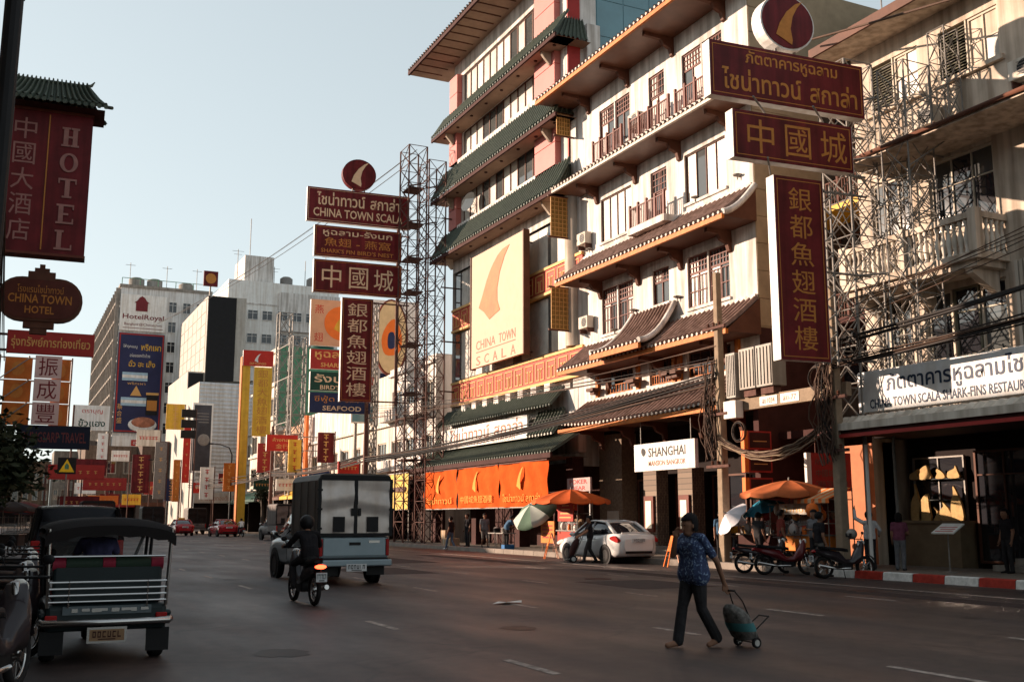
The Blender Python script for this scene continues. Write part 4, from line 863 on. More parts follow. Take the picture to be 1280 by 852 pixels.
# ================================================================ further along the right side
def simple_window(w_, h_, frm, gl, mull=1, facing='X', trans=True):
    """shared mesh pair (frame, pane) for repeats, drawn around the local origin at the lower middle"""
    F_ = (lambda a, b, c: (-c, a, b)) if facing == 'X' else (lambda a, b, c: (a, -c, b))
    q = MB(); t = .07
    q.box(F_, -w_ / 2, -w_ / 2 + t, 0, h_, -.05, .05); q.box(F_, w_ / 2 - t, w_ / 2, 0, h_, -.05, .05); q.box(F_, -w_ / 2 + t, w_ / 2 - t, 0, t, -.05, .08); q.box(F_, -w_ / 2 + t, w_ / 2 - t, h_ - t, h_, -.05, .05)
    for i in range(mull): x = -w_ / 2 + w_ * (i + 1) / (mull + 1); q.box(F_, x - .03, x + .03, t, h_ - t, -.04, .04)
    if trans: q.box(F_, -w_ / 2 + t, w_ / 2 - t, h_ * .68, h_ * .68 + .05, -.035, .035)
    p = MB(); p.box(F_, -w_ / 2 + t, w_ / 2 - t, t, h_ - t, -.03, -.015)
    return q.mesh('window', frm), p.mesh('pane', gl)
def put_window(pair, loc, par):
    o = piece(pair[0], 'window', loc, par); ORG[o.name] = Vector(loc)
    x = bpy.data.objects.new('pane', pair[1]); COL.objects.link(x); x.parent = o
def shophouse(lab, y0, y1, X0, H, mw_, wcol=FRM, gl=GLASS, nw=3, fl=3.4, base=4.2, depth=12, balc=False, awn=None, top=None):
    T = thing('shophouse', lab, 'building', (X0 + 4, (y0 + y1) / 2, 0)); f = frX(X0); n = max(1, int((H - base - .6) / fl)); hs_ = []
    ww = (y1 - y0) / nw
    for k in range(n):
        for i in range(nw): c = y0 + ww * (i + .5); hs_.append((c - ww * .32, c + ww * .32, base + .7 + k * fl, base + .7 + k * fl + 1.9))
    mb = MB(); wall(mb, f, y0 + .02, y1 - .02, base - .5, H, hs_, .2); mb.quad((X0, y0 + .02, 0), (X0 + depth, y0 + .02, 0), (X0 + depth, y0 + .02, H), (X0, y0 + .02, H)); mb.quad((X0, y1 - .02, 0), (X0 + depth, y1 - .02, 0), (X0 + depth, y1 - .02, H), (X0, y1 - .02, H)); mb.quad((X0, y0, H), (X0 + depth, y0, H), (X0 + depth, y1, H), (X0, y1, H)); mb.quad((X0 + depth, y0, 0), (X0 + depth, y1, 0), (X0 + depth, y1, H), (X0 + depth, y0, H)); mb.build('wall', mw_, T)
    for h in hs_:
        window(T, f, h, 3, 1, wcol, gl, d=.1, fw=.08)
    for k in range(n + 1):
        z = base + k * fl; q = MB(); q.box(f, y0 + .05, y1 - .05, z + .25, z + .45, .003, .22); q.build('string_course', mw_, T)
    if balc:
        for k in range(n):
            for i in range(nw):
                c = y0 + ww * (i + .5); z = base + .45 + k * fl; q = MB(); q.box(f, c - ww * .42, c + ww * .42, z, z + .12, .004, .9); q.box(f, c - ww * .42, c + ww * .42, z + .12, z + .75, .8, .9); q.build('balcony', mw_, T)
    q = MB(); q.box(W, X0 + 1.6, X0 + 1.7, y0 + .1, y1 - .1, .15, base); q.box(W, X0, X0 + 1.6, y0 + .03, y0 + .3, .15, base - .5); q.box(W, X0, X0 + 1.6, y1 - .3, y1 - .03, .15, base - .5); q.build('shopfront', DARK, T)
    if awn:
        q = MB(); q.box(W, X0 - 1.7, X0, y0 + .2, y1 - .2, base - .95, base - .85); q.prism(lambda a, b, c: (X0 - a, c, b), [(0, base + .1), (1.9, base - .75), (1.9, base - 1.0), (1.85, base - 1.0), (1.85, base - .78), (0, base)], y0 + .1, y1 - .1); q.build('awning', awn, T)
    if top:
        q = MB(); q.box(f, y0 + .02, y1 - .02, H, H + top, -.2, .1); q.build('parapet', mw_, T)
    return T
shophouse('white shophouse hidden behind the far sign mast, next to the tiled building', 61.2, 70, 24, 11.8, WHITE, nw=3, balc=True, awn=BROWN)
shophouse('white shophouse with boxy balconies left of the yellow roller blind', 70, 82, 24, 11.5, CREAM2, nw=4, balc=True, awn=CREAM2)
shophouse('cream shophouse with a yellow shop awning beyond the white balconies', 82, 94, 24, 10.5, WHITE, nw=4, balc=False, awn=YEL, gl=DGLASS)
shophouse('peach shophouse with dark narrow windows under the small red sign', 94, 104, 24, 10.0, mat('peach_render', (.58, .38, .26), .85, streak=.2), nw=5, gl=DGLASS, awn=BROWN)
G2 = shophouse('tall green-sided building behind the yellow upright sign', 104, 116, 24, 18.6, CREAM2, nw=3, gl=DGLASS, balc=False, awn=DGREEN)
q = MB(); q.box(frY(104), 24.1, 36, 10.6, 18.6, .004, .05); q.build('green_flank', GREENP, G2)
shophouse('narrow grey shophouse beside the corrugated building', 116, 129.5, 26.2, 13, CREAM2, nw=3, gl=DGLASS, awn=DGREEN)
# scaffolding mast in front of the green building
SM = thing('scaffold_mast', 'pale lattice scaffold rising beside the green building', 'mast', (22.5, 92, 0)); mast(SM, 22.3, 23.5, 91.4, 92.6, .15, 17.5, 1.8, STEEL, .06, .04); mast(SM, 22.2, 23.4, 96.4, 97.6, .15, 20.5, 1.9, STEEL, .06, .04)
for z in (6, 10, 14, 17): bar('tie', (22.3, 92.6, z), (22.2, 96.4, z), .05, STEEL, SM)
# red fin sign on the yellow column, upright yellow sign, small red sign
YC = thing('yellow_column', 'tall yellow column at the near corner of the corrugated building', 'column', (20.6, 104.6, 0)); q = MB(); q.box(W, 20.5, 21.25, 104.3, 105, .15, 17.4); q.build('shaft', YEL, YC); q = MB(); q.box(W, 20.4, 20.49, 104.25, 105.05, .15, 17.3); q.build('ribbed_edge', ORANGE, YC)
fr = frP(21.9, 104, 4.4)
signboard('red_fin_sign', 'small red sign with a white fin on top of the yellow column', fr, -1.45, 1.5, 16.4, 17.95, [('f', 0, 17.2, .9, SWHITE), ('t', 'ฉลามทอง', 0, 16.65, 1.6, .22, GOLD)], (21.5, 104, 16.4), face=RED, border=None)
signboard('yellow_upright_sign', 'upright yellow sign with a column of dark characters under the red fin sign', fr, -.35, 1.45, 9.5, 16.3, [('v', '銀都大魚翅酒樓', .55, 9.7, 16.1, 1.05, GOLDD)], (22, 104, 9.5), face=YEL, border=None)
for z in (10, 13, 16): bar('bracket', fr(1.4, z, -.2), (24.1, 104.2, z), .05, STEEL, YC)
fr = frP(19.6, 88, 4.4)
T = signboard('small_red_sign', 'small orange-red sign projecting over the street by the yellow awning', fr, -.1, 2.5, 7.1, 8.45, [('t', 'ห้างทอง', 1.2, 8.05, 1.6, .32, GOLD), ('t', '金行', 1.2, 7.5, 1.1, .4, GOLD)], (20.5, 88, 7.1), face=RED, border=None)
for z in (7.2, 8.35): bar('bracket', fr(2.5, z, -.2), (24.1, 88, z), .04, STEEL, T)
q = MB(); q.box(frX(23.6), 90.2, 90.9, 4.6, 10.4, 0, .25); tag(q.build('orange_fin_wall', ORAN), 'orange upright fin on the shopfront behind the small red sign', 'sign')
# corrugated metal building with a dark poster
CB = thing('corrugated_building', 'pale corrugated metal building with a tall dark poster', 'building', (25, 136, 0))
CORR = mat('corrugated_metal', (.50, .52, .54), .45, .25, var=.15, streak=.2); PALE = mat('pale_panel', (.45, .42, .38), .7, var=.12, streak=.2)
q = MB(); fy = frY(130); nz = 56
q.loft([[fy(20.5, 4.6 + 13.2 * j / nz, .06 * (j % 2)) for j in range(nz + 1)], [fy(27, 4.6 + 13.2 * j / nz, .06 * (j % 2)) for j in range(nz + 1)]], close=False); q.build('corrugated_front', CORR, CB)
q = MB(); q.add([(20.5, 130, 0), (20.5, 151, 0), (20.5, 151, 18.2), (20.5, 130, 17.8)], [(0, 1, 2, 3)]); q.add([(20.5, 130, 17.8), (20.5, 151, 18.2), (27, 151, 18.6), (27, 130, 18.2)], [(0, 1, 2, 3)]); q.build('street_side_wall', PALE, CB)
q = MB(); q.box(fy, 20.45, 27, 3.4, 4.6, -.3, .5); q.build('shop_fascia', PALE, CB); txt('ห้างขายทองตั้งโต๊ะกัง', CB, fy, 23.6, 4.0, 4.6, .6, BT, .502)
q = MB(); q.box(fy, 20.5, 27, 0, 3.4, -1.6, -1.5); q.build('shopfront', DARK, CB)
POS = mat('dark_poster_print', (.05, .05, .06), .4, var=.6, scale=.5)
PB = thing('framed_poster', 'tall dark poster in a white frame on the corrugated building', 'poster', (21, 129.5, 7)); q = MB(); q.box(fy, 19.8, 22.2, 6.9, 15.2, .2, .5); q.build('frame', SWHITE, PB); q = MB(); q.box(fy, 20.0, 22.0, 7.15, 14.95, .503, .52); q.build('print', POS, PB); q = MB(); q.lathe([(.05, 0), (.7, .02), (.55, .05), (.5, .06)], 20, fy(21.2, 10.8, .521), (0, -1, 0)); q.build('printed_watch', STEEL, PB)
for i in range(4): q = MB(); q.box(fy, 20.3 + (i % 2) * .2, 21.7, 13.9 - i * .35, 13.98 - i * .35, .522, .53); q.build('printed_line', STEEL, PB)
# black-fronted block and the square sign on its roof
BBK = thing('black_fronted_block', 'tall block with a plain black front and pale flank behind the corrugated building', 'building', (26, 160, 0)); q = MB(); q.box(W, 24.6, 30, 152, 178, 0, 33); q.build('body', PALE, BBK); q = MB(); q.box(frY(152), 24.65, 28.6, 18, 32.9, .004, .12); q.build('black_front', BLACK, BBK); q = MB(); q.box(W, 22.4, 24.59, 152.5, 172, 0, 22); q.build('low_wing', PALE, BBK); q = MB(); q.box(frY(152.5), 22.5, 24.5, 17.5, 21.8, .004, .08); q.build('black_panel', BLACK, BBK)
for i in range(6):
    for j in range(6): q = MB(); q.box(frX(24.6), 153 + i * 4, 156.7 + i * 4, 22.4 + j * 1.7, 24.0 + j * 1.7, .004, .05); q.build('panel', PALE, BBK)
SQ = thing('square_rooftop_sign', 'square maroon sign with gold emblem on a pole above the black-fronted block', 'sign', (25, 153, 33)); fr = frY(153); q = MB(); q.box(fr, 24.0, 26.0, 34.6, 36.8, -.4, 0); q.build('box', MAROON, SQ); q = MB(); q.lathe([(.05, 0), (.75, .02), (.75, .05)], 16, fr(25, 35.7, .003), (0, -1, 0)); q.build('emblem', GOLDD, SQ); bar('pole', (25, 153.2, 32.9), (25, 153.2, 34.6), .12, STEEL, SQ)
# tall white hotel-like blocks behind
TW = thing('white_tower_block', 'tall white block with bands of dark windows behind the black front', 'building', (36, 165, 0))
q = MB(); q.box(W, 28.8, 46, 160, 180, 0, 37.5); q.build('body', SWHITE, TW); q = MB(); q.box(W, 31.5, 36, 162, 170, 37.5, 42); q.build('roof_house', WHITE, TW); q = MB(); q.box(W, 36.5, 46, 159.3, 159.99, 30, 36); q.build('front_bay', WHITE, TW)
wp = simple_window(1.6, 1.5, SWHITE, DGLASS, 1, 'Y')
for j in range(6):
    for i in range(7): put_window(wp, (30.4 + i * 2.2, 159.95 if i < 3 else 159.25, 13.5 + j * 3.6), TW) if not (i > 2 and j < 5 and False) else None
q = MB(); q.box(frY(160), 28.9, 36.4, 33.9, 34.1, .003, .12); q.build('ledge', WHITE, TW)
bar('mast', (33, 166, 42), (33, 166, 49), .06, STEEL, TW); bar('mast', (41, 162, 37.5), (41, 162, 42), .05, STEEL, TW)
# grey-white hotel with the big vertical advertisement
HR = thing('billboard_hotel', 'tall grey-white hotel with a huge navy advertisement down its front', 'building', (22, 195, 0))
q = MB(); q.box(W, 15.6, 30.4, 185, 235, 0, 40); q.build('body', mat('grey_white_render', (.72, .71, .70), .85, streak=.3, scale=.3), HR); q = MB(); q.box(W, 15.4, 30.6, 184.8, 235.2, 40, 40.5); q.build('parapet', CONC, HR)
wp = simple_window(1.35, 1.9, SWHITE, DGLASS, 1, 'Y')
for j in range(9):
    for i in range(3): put_window(wp, (24.1 + i * 2.3, 184.95, 8.6 + j * 3.45), HR)
for j in range(12):
    for i in range(16):
        q = None
    q = MB(); q.box(frX(15.6), 185.2, 234.8, 3 + j * 3.1, 3.35 + j * 3.1, .004, .7); q.build('balcony_edge', CONC, HR)
    q = MB(); q.box(frX(15.6), 185.3, 234.7, 3.5 + j * 3.1, 5.6 + j * 3.1, .003, .06); q.build('window_strip', GLASS, HR)
for i in range(17): q = MB(); q.box(frX(15.6), 185.1 + i * 3.08, 185.35 + i * 3.08, 2, 39.8, .065, .75); q.build('fin', CONC, HR)
for i in range(6): bar('rail_post', (15.7 + i * 2.9, 184.9, 40.5), (15.7 + i * 2.9, 184.9, 41.6), .06, GREENP, HR)
bar('rail', (15.7, 184.9, 41.6), (30.3, 184.9, 41.6), .06, GREENP, HR)
AD = thing('tall_advertisement', 'huge navy advertisement with gold Thai lettering and jars on the hotel front', 'billboard', (19, 184.8, 15)); fr = frY(184.6)
q = MB(); q.box(fr, 15.7, 23.0, 15.6, 32.2, -.3, .0); q.build('panel', mat('ad_navy', (.025, .028, .08), .5, var=.35, scale=.15), AD)
q = MB(); t = .12
for b in ((15.8, 22.9, 15.7, 15.9), (15.8, 22.9, 31.9, 32.1), (15.8, 16.0, 15.9, 31.9), (22.7, 22.9, 15.9, 31.9)): q.box(fr, *b, .003, .05)
q.build('border', REDP, AD)
txt('ให้ทุกเมนู', AD, fr, 17.6, 29.9, 2.2, .7, SWHITE); txt('พริกเผา', AD, fr, 20.9, 29.9, 3.2, 1.1, YEL, bold=.02); txt('อร่อยออกตัวด้วย', AD, fr, 19.2, 28.5, 3.2, .6, SWHITE); txt('ฉั่ว ฮะ เส็ง', AD, fr, 19.6, 27.1, 4.2, 1.1, YEL, bold=.02)
for z in (24.2, 20.0): q = MB(); q.box(fr, 16.6, 20.6, z, z + 1.4, .01, .06); q.build('label_band', mat('pale_blue_band', (.35, .5, .62), .4), AD); q = MB(); q.box(fr, 16.6, 20.6, z + .45, z + .95, .062, .08); q.build('band_highlight', SWHITE, AD)
q = MB(); q.prism(fr, [(18.0, 21.7), (19.8, 21.7), (18.9, 23.4)], .01, .06); q.build('gold_triangle', GOLD, AD); txt('พริกเผา', AD, fr, 18.9, 23.75, 2.8, .4, GOLD)
q = MB(); q.box(fr, 20.6, 22.4, 18.6, 21.9, .09, .2); q.build('jar', BLACK, AD); q = MB(); q.box(fr, 20.5, 22.5, 21.9, 22.3, .09, .22); q.build('jar_lid', GOLD, AD); q = MB(); q.box(fr, 20.7, 22.3, 19.3, 21.0, .202, .22); q.build('jar_label', GOLDD, AD)
vtxt('蔡合盛', AD, fr, 16.5, 17.0, 20.4, .8, GOLD)
q = MB(); q.smooth = True; q.ell(fr(20.2, 16.9, .05), (2.3, .12, 1.2), 20, 10); q.build('soup_bowl', SWHITE, AD); q = MB(); q.smooth = True; q.ell(fr(20.3, 17.3, .12), (1.9, .15, .9), 16, 8); q.build('soup', mat('soup_print', (.45, .17, .10), .5, var=.6, scale=1.2), AD)
q = MB(); q.box(fr, 15.65, 23.0, 32.6, 38.8, -.3, -.02); q.build('name_panel', SWHITE, HR); RB_ = mat('maroon_letter', (.16, .02, .025), .5)
txt('HotelRoyal', HR, fr, 19.4, 34.9, 6.6, 1.1, RB_, .0, bold=.02); txt('Bangkok@Chinatown', HR, fr, 19.4, 33.7, 6.0, .6, RB_, .0); q = MB(); q.box(fr, 16.2, 22.6, 33.05, 33.13, -.015, .02); q.build('rule', RB_, HR)
q = MB(); q.prism(fr, [(18.1, 36.0), (20.0, 36.0), (20.0, 37.4), (20.3, 37.4), (19.8, 37.8), (19.5, 38.3), (19.05, 38.6), (18.6, 38.3), (18.3, 37.8), (17.8, 37.4), (18.1, 37.4)], -.015, .03); q.build('house_emblem', RB_, HR)
q = MB(); q.box(fr, 15.7, 23.0, 11.3, 15.0, -.3, -.02); q.build('lower_board', SWHITE, HR); q = MB(); q.box(fr, 18.6, 22.0, 13.4, 14.4, -.015, .02); q.build('red_label', RED, HR); txt('02 2269800', HR, fr, 20.3, 13.9, 2.8, .5, SWHITE, .024)
# distant shophouses that close the view where the street swings left
cols = [CREAM2, PALE, CREAM, WHITE, CONC, CREAM2, PALE]; fcols = [mat('far_wall_%d' % i, c, .9, var=.3, streak=.3) for i, c in enumerate(((.17, .12, .09), (.12, .085, .07), (.16, .12, .1), (.24, .2, .17), (.2, .13, .09), (.26, .23, .2), (.15, .13, .12)))]  # far wall tones lowered: shade of the unlit fronts put into the colour
far = [(10.9, 18.4, 172, 12.5), (18.4, 22.3, 166, 13), (-9, -2.5, 226, 13), (-2.5, 3.2, 229, 15.5), (3.2, 8.2, 224, 12.5), (8.2, 12.2, 214, 14), (12.2, 15.4, 206, 15.5)]
fl_ = ['brown shophouse crossing the foot of the billboard hotel', 'dark brown shophouse between the billboard hotel and the corrugated building', 'far narrow shophouse at the left where the street swings', 'far pale shophouse, second from the left at the end of the street', 'far cream shophouse in the middle of the street end', 'far white shophouse right of the middle of the street end', 'far grey shophouse against the flank of the billboard hotel']
for k, (x0, x1, yy, H) in enumerate(far):
    T = thing('far_shophouse', fl_[k], 'building', ((x0 + x1) / 2, yy + 5, 0), 'far shophouses closing the street'); fr = frY(yy); hs_ = []
    nw = 3; ww = (x1 - x0) / nw
    for j in range(int((H - 5) / 3.3)):
        for i in range(nw): hs_.append((x0 + ww * (i + .2), x0 + ww * (i + .8), 5 + j * 3.3, 6.9 + j * 3.3))
    mb = MB(); wall(mb, fr, x0 + .02, x1 - .02, 3.6, H, hs_, .2); mb.box(W, x0 + .02, x1 - .02, yy + .3, yy + 10, 0, H - .02); mb.build('wall', fcols[k], T)
    for h in hs_: window(T, fr, h, 2, 1, FRM, DGLASS, d=.1, fw=.1)
    q = MB(); q.box(fr, x0 + .1, x1 - .1, 3.3, 3.9, .01, 1.6); q.build('awning', [REDP, BROWN, RED, ORANGE, DGREEN, BROWN, REDP][k], T); q = MB(); q.box(fr, x0 + .1, x1 - .1, 0, 3.2, -.2, .0); q.build('shopfront', DARK, T)
# projecting shop signs in the distance, each hung from its own post
rs = random.Random(11)
SM_ = [MAROON, RED, SWHITE, YEL, REDP, NAVY, DGREEN, ORAN]
spots = [(5.2, 92, 5.0, 2.3, 1.3, MAROON, 'maroon sign high over the far left lane'), (6.3, 100, 4.0, 3.6, 1.1, REDP, 'dark red board under the maroon one in the far left lane'), (7.6, 112, 2.9, 2.8, .9, ORAN, 'orange-red board over the distant traffic'), (2.4, 70, 3.9, 3.2, .9, REDP, 'deep red board below the navy travel sign'), (3.4, 75, 2.2, 2.4, .8, MAROON, 'small brown board with a line of letters above the dark van'),
         (16.9, 122, 3.4, .7, 4.6, ORANGE, 'tall narrow yellow sign by the distant kerb'), (15.6, 128, 3.8, 1.3, 6.5, STEEL, 'tall pale sign with dark joints by the distant kerb'), (13.9, 135, 4.6, 2.0, 4.6, MAROON, 'dark upright board at the far bend'), (18.4, 126, 5.6, .8, 6.4, RED, 'thin red upright sign beside the dark poster'), (15.8, 150, 11.2, 3.0, 2.2, CREAM2, 'cream picture board below the billboard hotel sign'), (17.9, 138, 12.6, 2.2, 3.2, YEL, 'yellow panel beside the corrugated building'), (12.6, 148, 9.0, 2.2, 1.4, SWHITE, 'white board under the hotel advertisement'), (10.2, 140, 7.8, 1.2, 4.2, SWHITE, 'slim white banner at the far bend')]
for (x, y, z, w_, h_, m, lab) in spots:
    T = thing('projecting_sign', lab, 'sign', (x, y, z), 'distant projecting signs'); fr = frP(x, y, 2)
    q = MB(); q.box(fr, 0, w_, z, z + h_, -.2, 0); q.build('board', m, T); q = MB(); q.box(fr, .08, w_ - .08, z + .08, z + h_ - .08, .003, .015); q.build('face', m, T)
    mk = GOLD if m is not SWHITE and m is not CREAM2 else RED; long_ = w_ > h_; nst = 6 if long_ else 5
    for i in range(nst):                       # unreadable painted marks
        a = w_ * (.16 + .68 * i / (nst - 1)) if long_ else w_ * .5; b = z + h_ * .5 if long_ else z + h_ * (.12 + .76 * i / (nst - 1)); s_ = min(w_, h_) * (.2 if long_ else .28)
        q = MB(); q.box(fr, a - s_ * .5, a + s_ * .5, b + s_ * .3, b + s_ * .45, .017, .03); q.box(fr, a - s_ * .1, a + s_ * .08, b - s_ * .6, b + s_ * .3, .017, .03); q.box(fr, a - s_ * (.2 + .3 * rs.random()), a + s_ * .5, b - s_ * .3, b - s_ * .15, .031, .04); q.build('painted_mark', mk, T)
    bar('post', fr(-.1 if x < 10 else w_ + .1, .0, -.1), fr(-.1 if x < 10 else w_ + .1, z + h_, -.1), .06, RUST, T); bar('arm', fr(-.1 if x < 10 else w_ + .1, z + h_ - .1, -.1), fr(w_ / 2, z + h_ - .1, -.1), .05, RUST, T)
more = [(21.0, 72, 4.6, 1.5, .9, RED), (20.6, 76, 5.6, 1.2, 2.2, MAROON), (21.2, 80.5, 4.4, 1.6, .8, NAVY), (20.4, 84, 5.2, 1.0, 2.6, YEL), (21.0, 90.5, 3.9, 1.8, 1.0, SWHITE), (20.3, 95, 5.6, 1.3, 2.6, REDP), (20.9, 99, 4.2, 1.6, .9, DGREEN), (19.6, 107, 4.2, 1.1, 2.8, ORANGE), (20.2, 113, 5.0, 1.8, 1.2, MAROON), (19.0, 117, 3.6, 1.4, 3.4, SWHITE), (19.4, 124, 4.4, 2.0, 1.2, RED), (17.2, 131, 3.6, 1.6, 2.6, NAVY), (16.2, 142, 4.6, 2.4, 1.6, REDP), (14.6, 152, 3.4, 2.4, 1.4, YEL), (12.4, 160, 3.6, 2.6, 1.4, MAROON), (9.6, 170, 5.2, 3.0, 1.6, SWHITE)]
ords = nth + ['twelfth', 'thirteenth', 'fourteenth', 'fifteenth', 'sixteenth']
for i, (x, y, z, w_, h_, m) in enumerate(more):
    T = thing('shop_sign', ords[i] + ' of the small signs on posts along the right-hand shops beyond the yellow blind', 'sign', (x, y, z), 'small signs along the right-hand shops'); fr = frP(x, y, 2)
    q = MB(); q.box(fr, 0, w_, z, z + h_, -.16, 0); q.build('board', m, T); mk = GOLD if m not in (SWHITE, YEL) else RED; long_ = w_ > h_; nst = 5 if long_ else 4
    for j in range(nst):
        a = w_ * (.18 + .64 * j / (nst - 1)) if long_ else w_ * .5; b = z + h_ * .5 if long_ else z + h_ * (.14 + .72 * j / (nst - 1)); s_ = min(w_, h_) * (.24 if long_ else .3)
        q = MB(); q.box(fr, a - s_ * .5, a + s_ * .5, b + s_ * .3, b + s_ * .48, .003, .02); q.box(fr, a - s_ * .1, a + s_ * .1, b - s_ * .6, b + s_ * .3, .003, .02); q.box(fr, a - s_ * .4, a + s_ * .4 * rs.random(), b - s_ * .3, b - s_ * .12, .021, .03); q.build('painted_mark', mk, T)
    bar('post', fr(w_ + .08, .0, -.08), fr(w_ + .08, z + h_ + .1, -.08), .05, RUST, T); bar('arm', fr(w_ + .08, z + h_ - .1, -.08), fr(w_ * .4, z + h_ - .1, -.08), .04, RUST, T)
fr = frP(4.6, 118, 2); T = thing('green_letter_board', 'white board with green Thai letters beyond the character panels', 'sign', (6, 118, 9)); q = MB(); q.box(fr, 1.6, 5.0, 10.6, 13.2, -.2, 0); q.build('board', SWHITE, T); txt('ขั้วแฮง', T, fr, 3.3, 11.4, 2.6, .8, DGREEN, .01, bold=.02); txt('ตราบุญ', T, fr, 3.3, 12.5, 2.0, .5, RED, .01); bar('post', fr(1.5, 0, -.1), fr(1.5, 13.2, -.1), .1, RUST, T)
# black plates stacked on a post by the yellow panel
T = thing('stacked_plates_sign', 'three black name plates stacked on one post by the distant shops', 'sign', (17.9, 121, 0)); bar('post', (18.9, 121, 0), (18.9, 121, 13.6), .07, RUST, T)
for i in range(3): q = MB(); q.box(frY(121), 17.3, 18.9, 10.3 + i * 1.15, 11.2 + i * 1.15, .08, .2); q.build('plate', BLACK, T)

# rooftop tanks and aerials on the far blocks
def tank(par, x, y, z, r=1.1, h=1.8, m=STEEL):
    q = MB(); q.smooth = True; q.lathe([(r, 0), (r, h), (r * .6, h + .3), (.1, h + .4)], 16, (x, y, z)); q.build('water_tank', m, par)
for x, y, z in ((18.5, 190, 40.5), (21.5, 190, 40.5), (27, 191, 40.5)): tank(HR, x, y, z, 1.3, 2.0, CONC)
for x, y, z in ((38.5, 164, 37.5), (42.5, 163, 37.5)): tank(TW, x, y, z, 1.0, 1.7)
for x, y, z, h in ((30.2, 161, 37.5, 5), (44, 161, 37.5, 6), (37, 166, 37.5, 4)):
    bar('aerial', (x, y, z), (x, y, z + h), .05, STEEL, TW); bar('aerial_boom', (x - .9, y, z + h - .3), (x + .9, y, z + h - .3), .03, STEEL, TW); bar('aerial_boom', (x - .6, y, z + h - .8), (x + .6, y, z + h - .8), .03, STEEL, TW)
tank(G2, 30, 110, 18.6, 1.2, 2, DGREEN)
for x in (17, 23, 28): bar('aerial', (x, 186, 40.5), (x, 186, 44.5), .05, STEEL, HR); bar('aerial_boom', (x - .8, 186, 44.1), (x + .8, 186, 44.1), .04, STEEL, HR)
# ================================================================ left side of the street
def leftrow(lab, y0, y1, H, m, nw):
    T = thing('left_shophouse', lab, 'building', (-8, (y0 + y1) / 2, 0), 'shophouses along the left pavement'); g_ = lambda a, b, c: (-4.2 + c, a, b); hs_ = []; ww = (y1 - y0) / nw
    for k in range(int((H - 4.6) / 3.3)):
        for i in range(nw): c = y0 + ww * (i + .5); hs_.append((c - ww * .3, c + ww * .3, 4.9 + k * 3.3, 6.7 + k * 3.3))
    mb = MB(); wall(mb, g_, y0 + .02, y1 - .02, 3.6, H, hs_, .2); mb.box(W, -15, -4.6, y0 + .02, y1 - .02, 0, H - .01); mb.build('wall', m, T)
    for h in hs_: window(T, g_, h, 2, 1, FRM, DGLASS, d=.1, fw=.08)
    q = MB(); q.box(W, -4.55, -3.0, y0 + .1, y1 - .1, 3.45, 3.6); q.build('canopy', BROWN, T); q = MB(); q.box(W, -4.59, -4.5, y0 + .1, y1 - .1, .15, 3.4); q.build('shopfront', DARK, T)
    return T
lr = [(-34, -10, 17, 5), (-10, 12, 19, 5), (12, 28, 20, 4), (28, 41, 20, 3), (41, 48.2, 13.4, 2), (53, 61, 7.4, 2), (61, 70, 7.2, 2), (70, 84, 9.2, 3), (84, 100, 9.6, 4), (100, 125, 10.5, 6)]
for k, (y0, y1, H, nw) in enumerate(lr): leftrow(nth[k] + ' shophouse along the left pavement, counted from behind the camera', y0, y1, H, cols[k % 7], nw)
